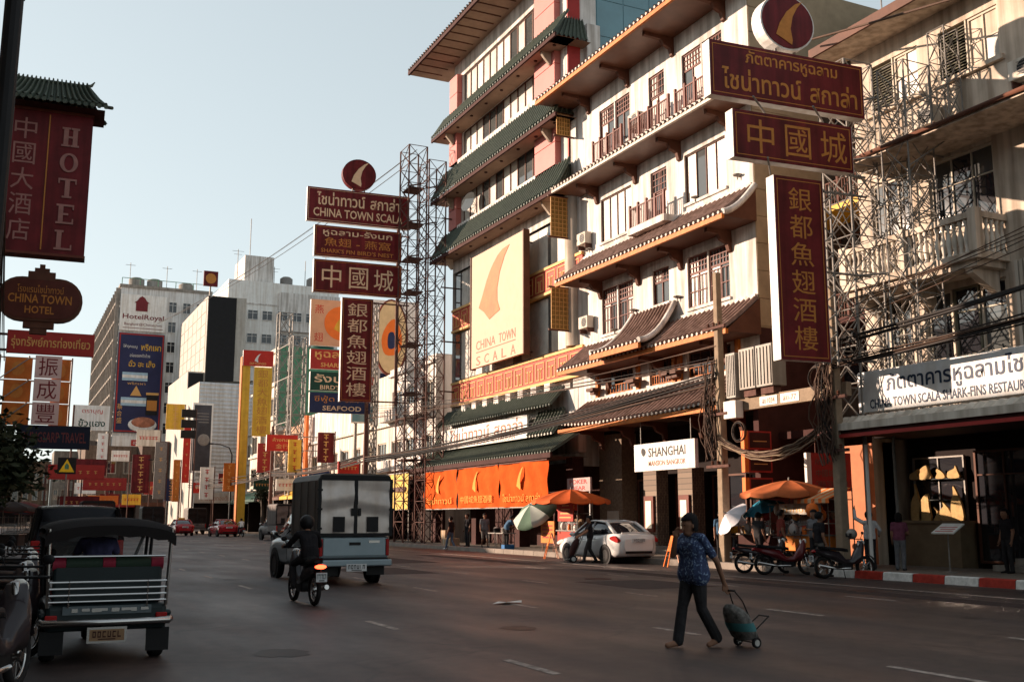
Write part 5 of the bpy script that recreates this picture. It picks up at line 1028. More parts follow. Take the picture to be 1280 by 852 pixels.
# the roofed hotel sign
HS = thing('roofed_hotel_sign', 'tall maroon hotel sign under a small green tiled roof, high at the left', 'sign', (.5, 30, 8.5)); fr = frP(.5, 30, 3)
q = MB(); q.box(fr, -1.12, 1.04, 8.52, 12.42, -.5, 0); q.build('sign_box', MAROON, HS); q = MB(); q.box(fr, -.06, -.03, 8.6, 12.35, .003, .02); q.build('centre_bead', GOLDD, HS)
q = MB(); q.box(fr, -1.14, 1.06, 8.45, 8.515, -.52, .02); q.box(fr, -1.14, 1.06, 12.425, 12.5, -.52, .02); q.build('trim', REDW, HS)
DUL = mat('weathered_pink_lettering', (.34, .16, .14), .65, var=.2, scale=5)
vtxt('中國大酒店', HS, fr, -.62, 8.75, 12.25, .55, DUL)
def serif(ch, a, b, w_, h_, m, par, fr, c=.012):
    """block letters with slab serifs, for the word on the roofed sign"""
    q = MB(); s = w_ * .26; t = h_ * .1; L_, R_, B_, T_ = a - w_ / 2, a + w_ / 2, b - h_ / 2, b + h_ / 2
    B = lambda x0, x1, y0, y1: q.box(fr, x0, x1, y0, y1, c, c + .02)
    if ch == 'H':
        for x in (L_ + .12 * w_, R_ - .12 * w_ - s): B(x, x + s, B_ + t, T_ - t); B(x - .1 * w_, x + s + .1 * w_, B_, B_ + t); B(x - .1 * w_, x + s + .1 * w_, T_ - t, T_)
        B(L_ + .12 * w_ + s, R_ - .12 * w_ - s, b - t / 2, b + t / 2)
    elif ch == 'O':
        n = 24; vs = []; 
        for i in range(n):
            th = 2 * math.pi * i / n
            for rx, ry in ((w_ / 2, h_ / 2), (w_ * .26, h_ * .4)):
                for cc in (c, c + .02): vs.append(fr(a + rx * math.cos(th), b + ry * math.sin(th), cc))
        fs = []
        for i in range(n):
            j = (i + 1) % n; o = 4 * i; p = 4 * j; fs += [(o, p, p + 2, o + 2), (o + 1, o + 3, p + 3, p + 1), (o, o + 1, p + 1, p), (o + 2, p + 2, p + 3, o + 3)]
        q.add(vs, fs)
    elif ch == 'T': B(a - s / 2, a + s / 2, B_ + t, T_ - t); B(L_, R_, T_ - t, T_); B(L_, L_ + t * .7, T_ - 2.6 * t, T_ - t); B(R_ - t * .7, R_, T_ - 2.6 * t, T_ - t); B(a - s, a + s, B_, B_ + t)
    elif ch in 'EL':
        x = L_ + .12 * w_; B(x, x + s, B_ + t, T_ - t); B(L_, R_ - .05 * w_, B_, B_ + t); B(R_ - .05 * w_ - t * .7, R_ - .05 * w_, B_ + t, B_ + 2.8 * t)
        if ch == 'E': B(L_, R_ - .05 * w_, T_ - t, T_); B(R_ - .05 * w_ - t * .7, R_ - .05 * w_, T_ - 2.6 * t, T_ - t); B(x + s, x + s + .28 * w_, b - t / 2, b + t / 2)
        else: B(L_, x + s + .1 * w_, T_ - t, T_)
    q.build('letter', m, par)
for i, ch in enumerate('HOTEL'): serif(ch, .5, 11.78 - i * .72, .46, .54, DUL, HS, fr)
tiles(HS, fr, -1.5, 1.42, 13.3, -.1, 12.55, .55, TGREEN, TGREEN, period=.17, pw=1.7, hip0=.55, hip1=.55); g_ = lambda a, b, c: fr(a, b, -.5 - c); tiles(HS, g_, -1.5, 1.42, 13.3, -.4, 12.55, .2, TGREEN, TGREEN, period=.17, pw=1.7, hip0=.55, hip1=.55)
for s_, a in ((-1, -.95), (1, .87)):
    q = MB(); q.smooth = True; q.tube([fr(a - s_ * .5, 13.32, -.1), fr(a - s_ * .1, 13.33, -.1), fr(a + s_ * .06, 13.38, -.1), fr(a + s_ * .14, 13.5, -.1)], [.05, .05, .045, .015], 8); q.build('ridge_horn', TGREEN, HS)
    q = MB(); q.smooth = True; q.tube([fr(a, 13.3, -.1), fr(a + s_ * .28, 12.9, .15), fr(a + s_ * .5, 12.62, .45), fr(a + s_ * .62, 12.56, .6)], .05, 8); q.build('hip_roll', TGREEN, HS)
q = MB(); q.smooth = True; q.tube([fr(-.95, 13.33, -.1), fr(.87, 13.33, -.1)], .055, 8); q.build('ridge', TGREEN, HS)
for z in (8.8, 10.4, 12.2): bar('wall_arm', fr(-1.1, z, -.25), (-4.3, 30.2, z), .05, RUST, HS)
q = MB(); q.quad(fr(-1.4, 12.5, .5), fr(1.32, 12.5, .5), fr(1.32, 12.5, -.9), fr(-1.4, 12.5, -.9)); q.build('roof_soffit', DARK2, HS)
# oval hotel sign
OS = thing('oval_hotel_sign', 'dark red oval sign with gilt crest, hanging below the roofed hotel sign', 'sign', (.7, 36, 7.6)); fr = frP(.65, 36, 3)
def stadium(a, b, w_, h_, n=12): 
    r = h_ / 2; P = []
    for i in range(n + 1): th = -math.pi / 2 + math.pi * i / n; P.append((a + w_ / 2 - r + r * math.cos(th), b + r * math.sin(th)))
    for i in range(n + 1): th = math.pi / 2 + math.pi * i / n; P.append((a - w_ / 2 + r + r * math.cos(th), b + r * math.sin(th)))
    return P
OVR = mat('brown_red_sign', (.10, .028, .02), .5, var=.2)
q = MB(); q.prism(fr, stadium(0, 8.4, 2.5, 1.4), -.35, 0); q.build('rim', BROWN, OS); q = MB(); q.prism(fr, stadium(0, 8.4, 2.34, 1.24), .003, .02); q.build('face', OVR, OS)
txt('โรงแรมไชน่าทาวน์', OS, fr, 0, 8.72, 1.35, .25, GOLDD, .022); txt('CHINA TOWN', OS, fr, 0, 8.4, 1.85, .28, GOLDD, .022, bold=.02); txt('HOTEL', OS, fr, 0, 8.05, .85, .24, GOLDD, .022, bold=.02)
q = MB(); q.box(fr, -.4, .4, 9.1, 9.3, -.3, -.05); q.box(fr, -.22, .22, 9.3, 9.42, -.28, -.07); q.box(fr, -.08, .08, 9.42, 9.55, -.25, -.1); q.build('crest', BROWN, OS); q = MB(); q.box(fr, -.45, .45, 7.48, 7.7, -.3, -.05); q.box(fr, -.25, .25, 7.3, 7.48, -.28, -.07); q.build('pendant', BROWN, OS)
for z in (8.0, 8.8): bar('wall_arm', fr(-1.1, z, -.17), (-4.3, 36.2, z), .05, RUST, OS)
# red Thai sign, white character panels on an orange scaffold, navy travel sign
fr = frP(-.25, 44, 2)
T = signboard('red_travel_sign', 'long red signboard with gold Thai letters under the oval sign', fr, 0, 3.1, 7.78, 8.66, [('t', 'รุ่งทรัพย์การท่องเที่ยว', 1.55, 8.2, 2.8, .52, GOLD, .02)], (1, 44, 7.7), face=REDP, edge=REDP, border=None)
for z in (7.9, 8.5): bar('wall_arm', fr(0, z, -.17), (-4.3, 44.2, z), .05, RUST, T)
fr = frP(-.2, 50, 1); SC = thing('panel_scaffold', 'orange board frame on steel scaffold behind the white character panels', 'scaffold', (1, 50.3, 5)); OBD = mat('orange_board', (.50, .15, .03), .6, var=.3)
for i in range(3):
    for j in range(2):
        q = MB(); q.box(fr, -.1 + j * 1.9, 1.0 + j * 1.55, 5.55 + i * 1.0, 6.5 + i * 1.0, -.5, -.42); q.build('orange_panel', OBD, SC); q = MB(); 
        q.prism(fr, outline([(.2 + j * 1.75, 5.8 + i), (.5 + j * 1.75, 5.72 + i), (.7 + j * 1.65, 6.0 + i), (.55 + j * 1.7, 6.3 + i), (.25 + j * 1.75, 6.25 + i)], 3), -.418, -.405); q.build('dragon_motif', GOLDD, SC)
for a in (-.3, .85, 1.95, 2.6): bar('upright', fr(a, 5.2, -.55), fr(a, 8.6, -.55), .04, STEEL, SC)
for z in (5.5, 6.5, 7.5, 8.5): bar('ledger', fr(-.3, z, -.58), fr(2.6, z, -.58), .035, STEEL, SC); bar('wall_arm', fr(-.3, z, -.58), (-4.3, 50.8, z), .04, STEEL, SC)
for z in (5.5, 6.5, 7.5): bar('brace', fr(-.3, z, -.3), fr(.9, z + 1, -.3), .03, STEEL, SC); bar('brace', fr(-1.8, z, -.35), fr(-.3, z + 1, -.35), .03, STEEL, SC)
for i, ch in enumerate('振成豐'):
    T = thing('character_sign', ['white panel with a maroon character, topmost of three on the left scaffold', 'white panel with a maroon character, middle of three on the left scaffold', 'white panel with a maroon character, lowest of three on the left scaffold'][i], 'sign', (1.6, 50, 7.6 - i), 'white character panels'); z = 7.62 - i * 1.02
    q = MB(); q.box(fr, 1.1, 2.18, z, z + .98, -.3, -.2); q.build('panel', mat('pinkish_white_panel', (.60, .46, .43), .6, var=.1), T); txt(ch, T, fr, 1.64, z + .5, .78, .8, RB_, -.198, bold=.02)
fr = frP(.3, 40, 2)
T = signboard('navy_travel_sign', 'long dark navy travel agency sign with dull red letters above the tree', fr, 0, 2.35, 3.93, 4.74, [('t', 'RUNGSARP TRAVEL', 1.2, 4.33, 2.05, .36, mat('dull_red_letter', (.16, .04, .04), .6), .02)], (1.4, 40, 3.9), face=mat('dark_navy_board', (.012, .014, .03), .5), edge=BLACK, border=None)
for z in (4.0, 4.65): bar('wall_arm', fr(0, z, -.17), (-4.3, 40.2, z), .05, RUST, T)
# yellow triangular warning sign
T = thing('warning_sign', 'yellow triangular warning sign with a black surround on a pole in the distance', 'sign', (2.95, 60, 0)); fr = frY(60); q = MB(); q.box(fr, 2.5, 3.4, 3.85, 4.7, -.03, 0); q.build('black_plate', BLACK, T); q = MB(); q.prism(fr, [(2.58, 3.95), (3.32, 3.95), (2.95, 4.62)], .003, .02); q.build('triangle', mat('reflective_yellow', (.85, .55, .02), .4, var=0), T); q = MB(); q.prism(fr, [(2.85, 4.1), (3.05, 4.1), (3.05, 4.3), (2.95, 4.42), (2.85, 4.3)], .022, .03); q.build('symbol', GREENP, T); bar('pole', (2.95, 60.06, 0), (2.95, 60.06, 4.6), .04, STEEL, T)
# dark near pole at the upper left
NP = thing('near_pole', 'dark steel pole rising out of the top left corner', 'pole', (-.37, 15, .15)); bar('shaft', (-.37, 15, .15), (-.3, 15, 13.5), .12, BLACK, NP, 12)
q = MB(); q.lathe([(.3, 0), (.3, .04), (.18, .06), (.14, .3)], 14, (-.37, 15, .15)); q.build('base_plate', BLACK, NP)
q = MB(); q.box(W, -.6, -.2, 14.8, 15.2, 8.6, 9.3); q.build('junction_box', BLACK, NP)
# leafy tree at the left
LEAF = mat('dark_leaf', (.028, .034, .016), .75, var=.5, scale=3); BARK = mat('bark', (.06, .045, .035), .9, bump=.4)
def tree(name, lab, loc, h, r, nleaf, seed, leafm=LEAF, ls=.13, squash=.8):
    rn = random.Random(seed); T = thing(name, lab, 'tree', loc); b = Vector(loc); q = MB(); q.smooth = True
    top = b + Vector((rn.uniform(-.3, .3), rn.uniform(-.3, .3), h * .62)); q.tube([b, b + (top - b) * .4 + Vector((.1, .05, 0)), top], [h * .035, h * .028, h * .018], 9)
    tips = []
    for i in range(9):
        a = i * 2.4 + rn.random(); s0 = b + (top - b) * rn.uniform(.5, 1); e_ = s0 + Vector((math.cos(a) * r * rn.uniform(.5, .95), math.sin(a) * r * rn.uniform(.5, .95), h * rn.uniform(.08, .34))); q.tube([s0, (s0 + e_) / 2 + Vector((0, 0, .1)), e_], [h * .014, h * .01, h * .004], 6); tips.append(e_); tips.append((s0 + e_) / 2 + Vector((0, 0, .25)))
    q.build('trunk', BARK, T); q = MB(); tips.append(top + Vector((0, 0, h * .2)))
    for i in range(nleaf):
        t = rn.choice(tips); d = Vector((rn.gauss(0, 1), rn.gauss(0, 1), rn.gauss(0, squash))) * r * .24; p = t + d
        u = Vector((rn.gauss(0, 1), rn.gauss(0, 1), rn.gauss(0, .5))).normalized(); v = u.orthogonal().normalized(); v = Matrix.Rotation(rn.random() * 6.3, 3, u) @ v; s_ = ls * rn.uniform(.6, 1.3)
        q.quad(p - u * s_, p + v * s_ * .45, p + u * s_, p - v * s_ * .45)
    q.build('crown', leafm, T, kind='stuff'); return T
tree('street_tree', 'dark leafy tree at the left edge below the navy travel sign', (-.75, 36.6, .15), 4.9, 1.9, 9000, 4, ls=.15)
tree('street_tree', 'small dark tree on the left pavement behind the leafy one', (-.8, 47, .15), 4.2, 1.2, 2600, 9)
tree('potted_palm', 'small dark bush on the balcony by the yellow column', (21.9, 99.5, .15), 7.0, 1.0, 1500, 12)
# ================================================================ vehicles (local: +Y is forward)
RUB = mat('tyre_rubber', (.018, .016, .016), .85, var=.2); RIM = mat('alloy_rim', (.45, .43, .41), .35, .7, var=.1); CHR = mat('chrome', (.42, .40, .39), .22, 1, var=0)
TAIL = mat('red_lens', (.30, .01, .01), .25, var=.1); TAILON = mat('lit_red_lens', (.5, .02, .01), .3, emit=(1, .06, .02), es=4); PLATE = mat('number_plate', (.6, .6, .6), .5); PLATEY = mat('yellow_number_plate', (.26, .15, .08), .5, var=.15); CLEAR = mat('clear_lens', (.7, .66, .6), .15)
def plate(par, x0, x1, y0, y1, z0, z1, m=None, ink=BLACK):
    """number plate with a row of characters too small to read"""
    q = MB(); q.box(W, x0, x1, y0, y1, z0, z1); o = q.build('number_plate', m or PLATE, par); n = 6; w_ = (x1 - x0) * .86 / n; rn = random.Random(int(abs(z0) * 1000) + int(x1 * 100))
    for i in range(n):
        a = x0 + (x1 - x0) * .07 + w_ * i; b0, b1 = z0 + (z1 - z0) * .3, z1 - (z1 - z0) * .14
        q = MB(); q.box(W, a + w_ * .12, a + w_ * .3, y0 - .004, y0 - .001, b0, b1); q.box(W, a + w_ * .3, a + w_ * .8, y0 - .004, y0 - .001, b1 - (b1 - b0) * .22, b1) if rn.random() < .7 else None; q.box(W, a + w_ * .3, a + w_ * .8, y0 - .004, y0 - .001, b0, b0 + (b1 - b0) * .22) if rn.random() < .6 else None; q.box(W, a + w_ * .62, a + w_ * .8, y0 - .0045, y0 - .0015, b0, b1) if rn.random() < .6 else None
        q.build('painted_mark', ink, o)
    q = MB(); q.box(W, x0 + (x1 - x0) * .25, x1 - (x1 - x0) * .25, y0 - .004, y0 - .001, z0 + (z1 - z0) * .1, z0 + (z1 - z0) * .2); q.build('painted_mark', ink, o)
    return o
def place(T, loc, rz): T.location = loc; T.rotation_euler = (0, 0, rz)
def wheel(par, x, y, r, w_, rimm=RIM, name='wheel', spokes=5):
    q = MB(); q.smooth = True; s = 1 if x > 0 else -1
    q.lathe([(r * .62, -w_ * .2), (r * .62, -w_ / 2), (r * .9, -w_ / 2), (r * .985, -w_ * .36), (r, -w_ * .2), (r, w_ * .2), (r * .985, w_ * .36), (r * .9, w_ / 2), (r * .62, w_ / 2), (r * .62, w_ * .2)], 22, (x, y, r), (1, 0, 0), caps=False); t = q.build(name, RUB, par)
    q = MB(); q.lathe([(r * .63, w_ * .34), (r * .6, w_ * .42), (r * .5, w_ * .3), (r * .2, w_ * .34), (r * .12, w_ * .44), (.001, w_ * .44)], 20, (x, y, r), (s, 0, 0))
    for i in range(spokes):
        a = 2 * math.pi * i / spokes; d = Vector((0, math.cos(a), math.sin(a))); n_ = Vector((0, -math.sin(a), math.cos(a))); o = Vector((x + s * w_ * .44, y, r))
        P = [o + d * r * .12 + n_ * r * .09, o + d * r * .12 - n_ * r * .09, o + d * r * .6 - n_ * r * .06, o + d * r * .6 + n_ * r * .06]; q.add(P + [p - Vector((s * .04, 0, 0)) for p in P], [(0, 1, 2, 3), (4, 7, 6, 5), (0, 4, 5, 1), (1, 5, 6, 2), (2, 6, 7, 3), (3, 7, 4, 0)])
    q.build('rim', rimm, t)
    q = MB(); q.lathe([(r * .58, w_ * .1), (.001, w_ * .1)], 16, (x, y, r), (s, 0, 0)); q.build('brake_disc', BLACK, t)
def ring(y, w_, zb, zt, crown=.02, tuck=.9):
    h = [(w_ * tuck, zb), (w_ * .985, zb + .1), (w_, zb + (zt - zb) * .45), (w_ * .985, zb + (zt - zb) * .72), (w_ * .95, zt - .05), (w_ * .88, zt), (w_ * .4, zt + crown)]
    return [(x, y, z) for x, z in h] + [(-x, y, z) for x, z in reversed(h)]
def sedan(name, lab, paint, cat='car', group=None, taxi=False, lit=False):
    T = thing(name, lab, cat, (0, 0, 0), group); q = MB(); q.smooth = True
    st = [(-2.2, .60, .46, .84), (-2.17, .70, .38, .93), (-2.08, .79, .28, 1.0), (-1.85, .83, .24, 1.035), (-1.5, .845, .21, 1.03), (-1.0, .85, .19, .985), (0, .85, .19, .945), (.9, .85, .19, .93), (1.3, .845, .2, .89), (1.75, .82, .22, .81), (2.0, .76, .26, .74), (2.14, .66, .34, .65), (2.2, .5, .42, .56)]
    q.loft([ring(*s) for s in st]); body = q.build('body', paint, T)
    gh = [(-1.78, .66, 1.02, .60, 1.035), (-1.5, .71, 1.01, .57, 1.19), (-1.1, .745, .99, .55, 1.41), (-.8, .755, .98, .55, 1.465), (-.3, .76, .965, .555, 1.49), (.15, .76, .95, .56, 1.47), (.55, .75, .94, .58, 1.28), (1.08, .72, .91, .62, .935)]
    q = MB(); q.smooth = True; q.loft([[(wb, y, zb), (wb * .6 + wt * .4 + .02, y, zb + (zt - zb) * .5), (wt, y, zt - .01), (wt * .5, y, zt + .012), (-wt * .5, y, zt + .012), (-wt, y, zt - .01), (-(wb * .6 + wt * .4 + .02), y, zb + (zt - zb) * .5), (-wb, y, zb)] for y, wb, zb, wt, zt in gh], caps=False); q.build('cabin_glass', DGLASS, T)
    q = MB(); q.smooth = True; q.loft([[(wt + .035, y, zt - .03), (wt + .02, y, zt + .01), (wt * .5, y, zt + .03), (-wt * .5, y, zt + .03), (-wt - .02, y, zt + .01), (-wt - .035, y, zt - .03)] for y, wb, zb, wt, zt in gh[2:6]], caps=True); q.build('roof', paint, T)
    for s in (-1, 1):
        q = MB(); q.smooth = True; q.tube([(s * .6, .15 + .02, 1.465), (s * .64, .62, 1.22), (s * .735, 1.12, .92)], .035, 8); q.tube([(s * .6, -1.08, 1.42), (s * .66, -1.42, 1.24), (s * .70, -1.8, 1.03)], .06, 8); q.tube([(s * .6, -.35, 1.47), (s * .77, -.35, .97)], .032, 8); q.tube([(s * .6, .2, 1.47), (s * .6, -.4, 1.485), (s * .595, -1.1, 1.42)], .03, 8)
        q.build('pillar', paint, T)
        q = MB(); q.smooth = True; q.ell((s * .93, .78, 1.0), (.11, .07, .075)); q.build('mirror', paint, T)
        q = MB(); q.prism(lambda a, b, c: (s * c, a, b), outline([(-2.13, .84), (-1.95, .96), (-1.7, .93), (-1.62, .86), (-1.85, .78), (-2.1, .74)], 3), .66, .842); q.build('tail_light', TAILON if lit else TAIL, T)
        q = MB(); q.prism(lambda a, b, c: (s * c, a, b), outline([(1.6, .74), (1.75, .79), (2.05, .7), (2.1, .62), (1.9, .62)], 3), .6, .815); q.build('headlight', CLEAR, T)
        for y in (-.36, .62): q = MB(); q.box(W, *( (.847, .856) if s > 0 else (-.856, -.847)), y, y + .012, .3, .95); q.build('door_seam', BLACK, T)
        for y in (-.75, .2): q = MB(); q.box(W, *((.85, .875) if s > 0 else (-.875, -.85)), y, y + .2, .83, .865); q.build('door_handle', paint, T, bev=.008)
        for y in (-1.32, 1.3):
            q = MB(); q.lathe([(.365, -.02), (.365, .012), (.30, .014)], 24, (s * .845, y, .315), (s, 0, 0)); q.build('wheel_arch', BLACK, T); wheel(T, s * .775, y, .305, .19)
    plate(T, -.27, .27, -2.235, -2.2, .74, .87); q = MB(); q.box(W, -.55, .55, -2.215, -2.185, .36, .44); q.build('bumper_insert', BLACK, T)
    q = MB(); q.smooth = True; q.tube([(-.6, -2.02, 1.06), (0, -2.1, 1.08), (.6, -2.02, 1.06)], .025, 8); q.build('boot_lip', paint, T)
    if taxi:
        q = MB(); q.box(W, -.3, .3, -.45, -.25, 1.52, 1.64); q.build('roof_sign', YEL, T, bev=.02)
    return T
WPAINT = mat('white_car_paint', (.72, .70, .68), .25, var=.04, coat=.6); 
T = sedan('parked_car', 'white saloon car parked at the kerb in front of the brick columns', WPAINT); place(T, (20.05, 34.05, 0), R(2))
RPAINT = mat('red_car_paint', (.33, .015, .02), .25, var=.05, coat=.6); T = sedan('taxi', 'red saloon taxi far up the street left of the dark van', RPAINT, 'taxi', None, True); place(T, (15.3, 104, 0), R(3))
T = sedan('taxi', 'red saloon with a pale bonnet beside the far motorcyclists', RPAINT, 'taxi', None, False); place(T, (17.9, 97, 0), R(4))
T = sedan('distant_car', 'dark saloon far up the street behind the canopy of the three-wheeler', mat('dark_car_paint', (.05, .055, .06), .25, coat=.6), 'car'); place(T, (6.6, 86, 0), 0)
T = sedan('distant_car', 'silver saloon far up the street left of the red taxi', mat('silver_car_paint', (.32, .33, .34), .3, .4, coat=.6), 'car'); place(T, (11.6, 118, 0), 0)
# ---- silver pickup with a tall box body, seen from behind
def pickup_box(name, lab, paint, boxm, doorm, group=None):
    T = thing(name, lab, 'truck', (0, 0, 0), group)
    q = MB(); q.smooth = True                                # cab and nose
    q.loft([ring(*s) for s in [(-.25, .84, .42, 1.02), (.5, .86, .38, 1.04), (1.2, .86, .36, 1.06), (1.6, .85, .38, 1.06), (2.1, .84, .4, 1.0), (2.4, .8, .42, .92), (2.5, .7, .5, .82)]]); q.build('body', paint, T)
    gh = [(-.22, .8, 1.02, .66, 1.58), (.1, .8, 1.03, .68, 1.68), (.8, .8, 1.04, .66, 1.68), (1.2, .79, 1.05, .66, 1.5), (1.72, .76, 1.06, .7, 1.08)]
    q = MB(); q.smooth = True; q.loft([[(wb, y, zb), (wt, y, zt - .01), (wt * .5, y, zt + .012), (-wt * .5, y, zt + .012), (-wt, y, zt - .01), (-wb, y, zb)] for y, wb, zb, wt, zt in gh]); q.build('cabin_glass', DGLASS, T)
    q = MB(); q.smooth = True; q.loft([[(wt + .04, y, zt - .04), (wt * .5, y, zt + .035), (-wt * .5, y, zt + .035), (-wt - .04, y, zt - .04)] for y, wb, zb, wt, zt in gh[:3]]); q.build('roof', paint, T)
    q = MB(); q.box(W, -.86, .86, -2.5, -.27, .62, 1.13); q.build('load_bed', paint, T, bev=.04)
    q = MB(); q.box(W, -.78, .78, -2.53, -2.503, .68, 1.1); tg = q.build('tailgate', paint, T, bev=.02); q = MB(); q.box(W, -.14, .14, -2.55, -2.531, .93, 1.0); q.build('handle', BLACK, tg); q = MB(); q.box(W, .35, .62, -2.54, -2.531, .98, 1.04); q.build('badge', CHR, tg)
    q = MB(); q.box(W, -.9, .9, -2.68, -2.51, .44, .6); q.build('rear_bumper', paint, T, bev=.03); q = MB(); q.box(W, -.85, .85, -2.66, -2.5, .604, .63); q.build('bumper_step', BLACK, T)
    plate(T, -.25, .25, -2.7, -2.685, .33, .5)
    for s in (-1, 1):
        q = MB(); q.box(W, *((.79, .865) if s > 0 else (-.865, -.79)), -2.535, -2.45, .68, 1.08); q.build('tail_light', TAIL, T, bev=.01)
        for y in (-1.55, 1.55): 
            q = MB(); q.lathe([(.44, -.02), (.44, .03), (.37, .032)], 24, (s * .84, y, .36), (s, 0, 0)); q.build('wheel_arch', BLACK, T); wheel(T, s * .77, y, .36, .22)
        q = MB(); q.smooth = True; q.ell((s * 1.0, 1.15, 1.15), (.11, .06, .1)); q.build('mirror', CHR, T); bar('mirror_arm', (s * .8, 1.2, 1.08), (s * .95, 1.17, 1.12), .02, BLACK, T)
        q = MB(); q.box(W, *((.86, .868) if s > 0 else (-.868, -.86)), .35, .362, .5, 1.02); q.build('door_seam', BLACK, T)
        q = MB(); q.box(W, *((.35, .8) if s > 0 else (-.8, -.35)), -2.4, -2.36, .22, .45); q.build('mud_flap', BLACK, T)
    z0, z1 = 1.14, 2.62                                       # box body
    sec = lambda y: [(.93, y, z0), (.93, y, z1 - .16), (.87, y, z1 - .04), (.75, y, z1), (-.75, y, z1), (-.87, y, z1 - .04), (-.93, y, z1 - .16), (-.93, y, z0)]
    q = MB(); q.loft([sec(-2.5), sec(-.24)]); b = q.build('box_body', boxm, T)
    q = MB(); fr = lambda a, b_, c: (a, -2.5 - c, b_)
    for a0, a1, b0, b1 in ((-.93, -.86, z0, z1 - .12), (.86, .93, z0, z1 - .12), (-.86, .86, z1 - .16, z1 - .04), (-.86, .86, z0, z0 + .07), (-.04, .04, z0 + .07, z1 - .16)): q.box(fr, a0, a1, b0, b1, .004, .06)
    q.build('rear_frame', BLACK, T)
    for s in (-1, 1):
        q = MB(); q.smooth = True; n = 12                     # dented sheet doors
        a0, a1 = (.045, .855) if s > 0 else (-.855, -.045); rn = random.Random(s + 4)
        q.loft([[fr(a0 + (a1 - a0) * i / n, z0 + .075 + (z1 - z0 - .24) * j / n, .042 + .032 * math.sin(j * 1.05 + i * .12 * s) * math.exp(-((j - 7) / 3.5) ** 2) + rn.uniform(-.005, .005)) for i in range(n + 1)] for j in range(n + 1)], close=False); d = q.build('rear_door', doorm, T)
        c_ = .42 * s; q = MB(); q.box(fr, c_ - .14, c_ + .14, 1.24, 1.6, .06, .09); q.build('vent_hatch', BLACK, d)
        for z in (1.3, 1.75, 2.2): q = MB(); q.box(fr, s * .9 - .06, s * .9 + .06, z, z + .05, .062, .09); q.build('hinge', BLACK, d)
        q = MB(); q.box(fr, *( (.05, .12) if s > 0 else (-.12, -.05)), 1.62, 1.8, .06, .09); q.build('latch', BLACK, d)
    for k in range(4):
        q = MB(); y = -2.3 + k * .62; q.box(W, -.945, -.932, y, y + .04, z0, z1 - .17); q.box(W, .932, .945, y, y + .04, z0, z1 - .17); q.build('side_rib', boxm, T)
    return T
SILV = mat('silver_paint', (.22, .27, .30), .35, .35, var=.08, coat=.5); BOXG = mat('dark_grey_box', (.10, .085, .075), .5, .2, var=.25); DOORS = mat('dented_sheet_metal', (.50, .44, .41), .34, .35, var=.18, scale=2, streak=.15)
T = pickup_box('box_pickup', 'silver pickup with a tall dented metal box body driving away in the middle lane', SILV, BOXG, DOORS); place(T, (7.62, 27.3, 0), R(1.5))
T = pickup_box('box_pickup', 'dark pickup with a box body parked far up by the yellow awning', mat('dull_dark_paint', (.09, .08, .08), .4), mat('brown_grey_box', (.12, .095, .085), .6), mat('dull_door_metal', (.16, .12, .11), .5, var=.3)); place(T, (18.6, 79, 0), R(3))
T = pickup_box('box_pickup', 'black van-like box truck far off behind the three-wheeler canopy', BLACK, BLACK, DARK); place(T, (12.0, 100, 0), 0)
T = pickup_box('box_pickup', 'dark box truck under the corrugated building between the red taxis', mat('dull_grey_paint', (.11, .10, .10), .4), mat('grey_box', (.14, .12, .11), .6), DARK); place(T, (17.6, 112, 0), R(2))
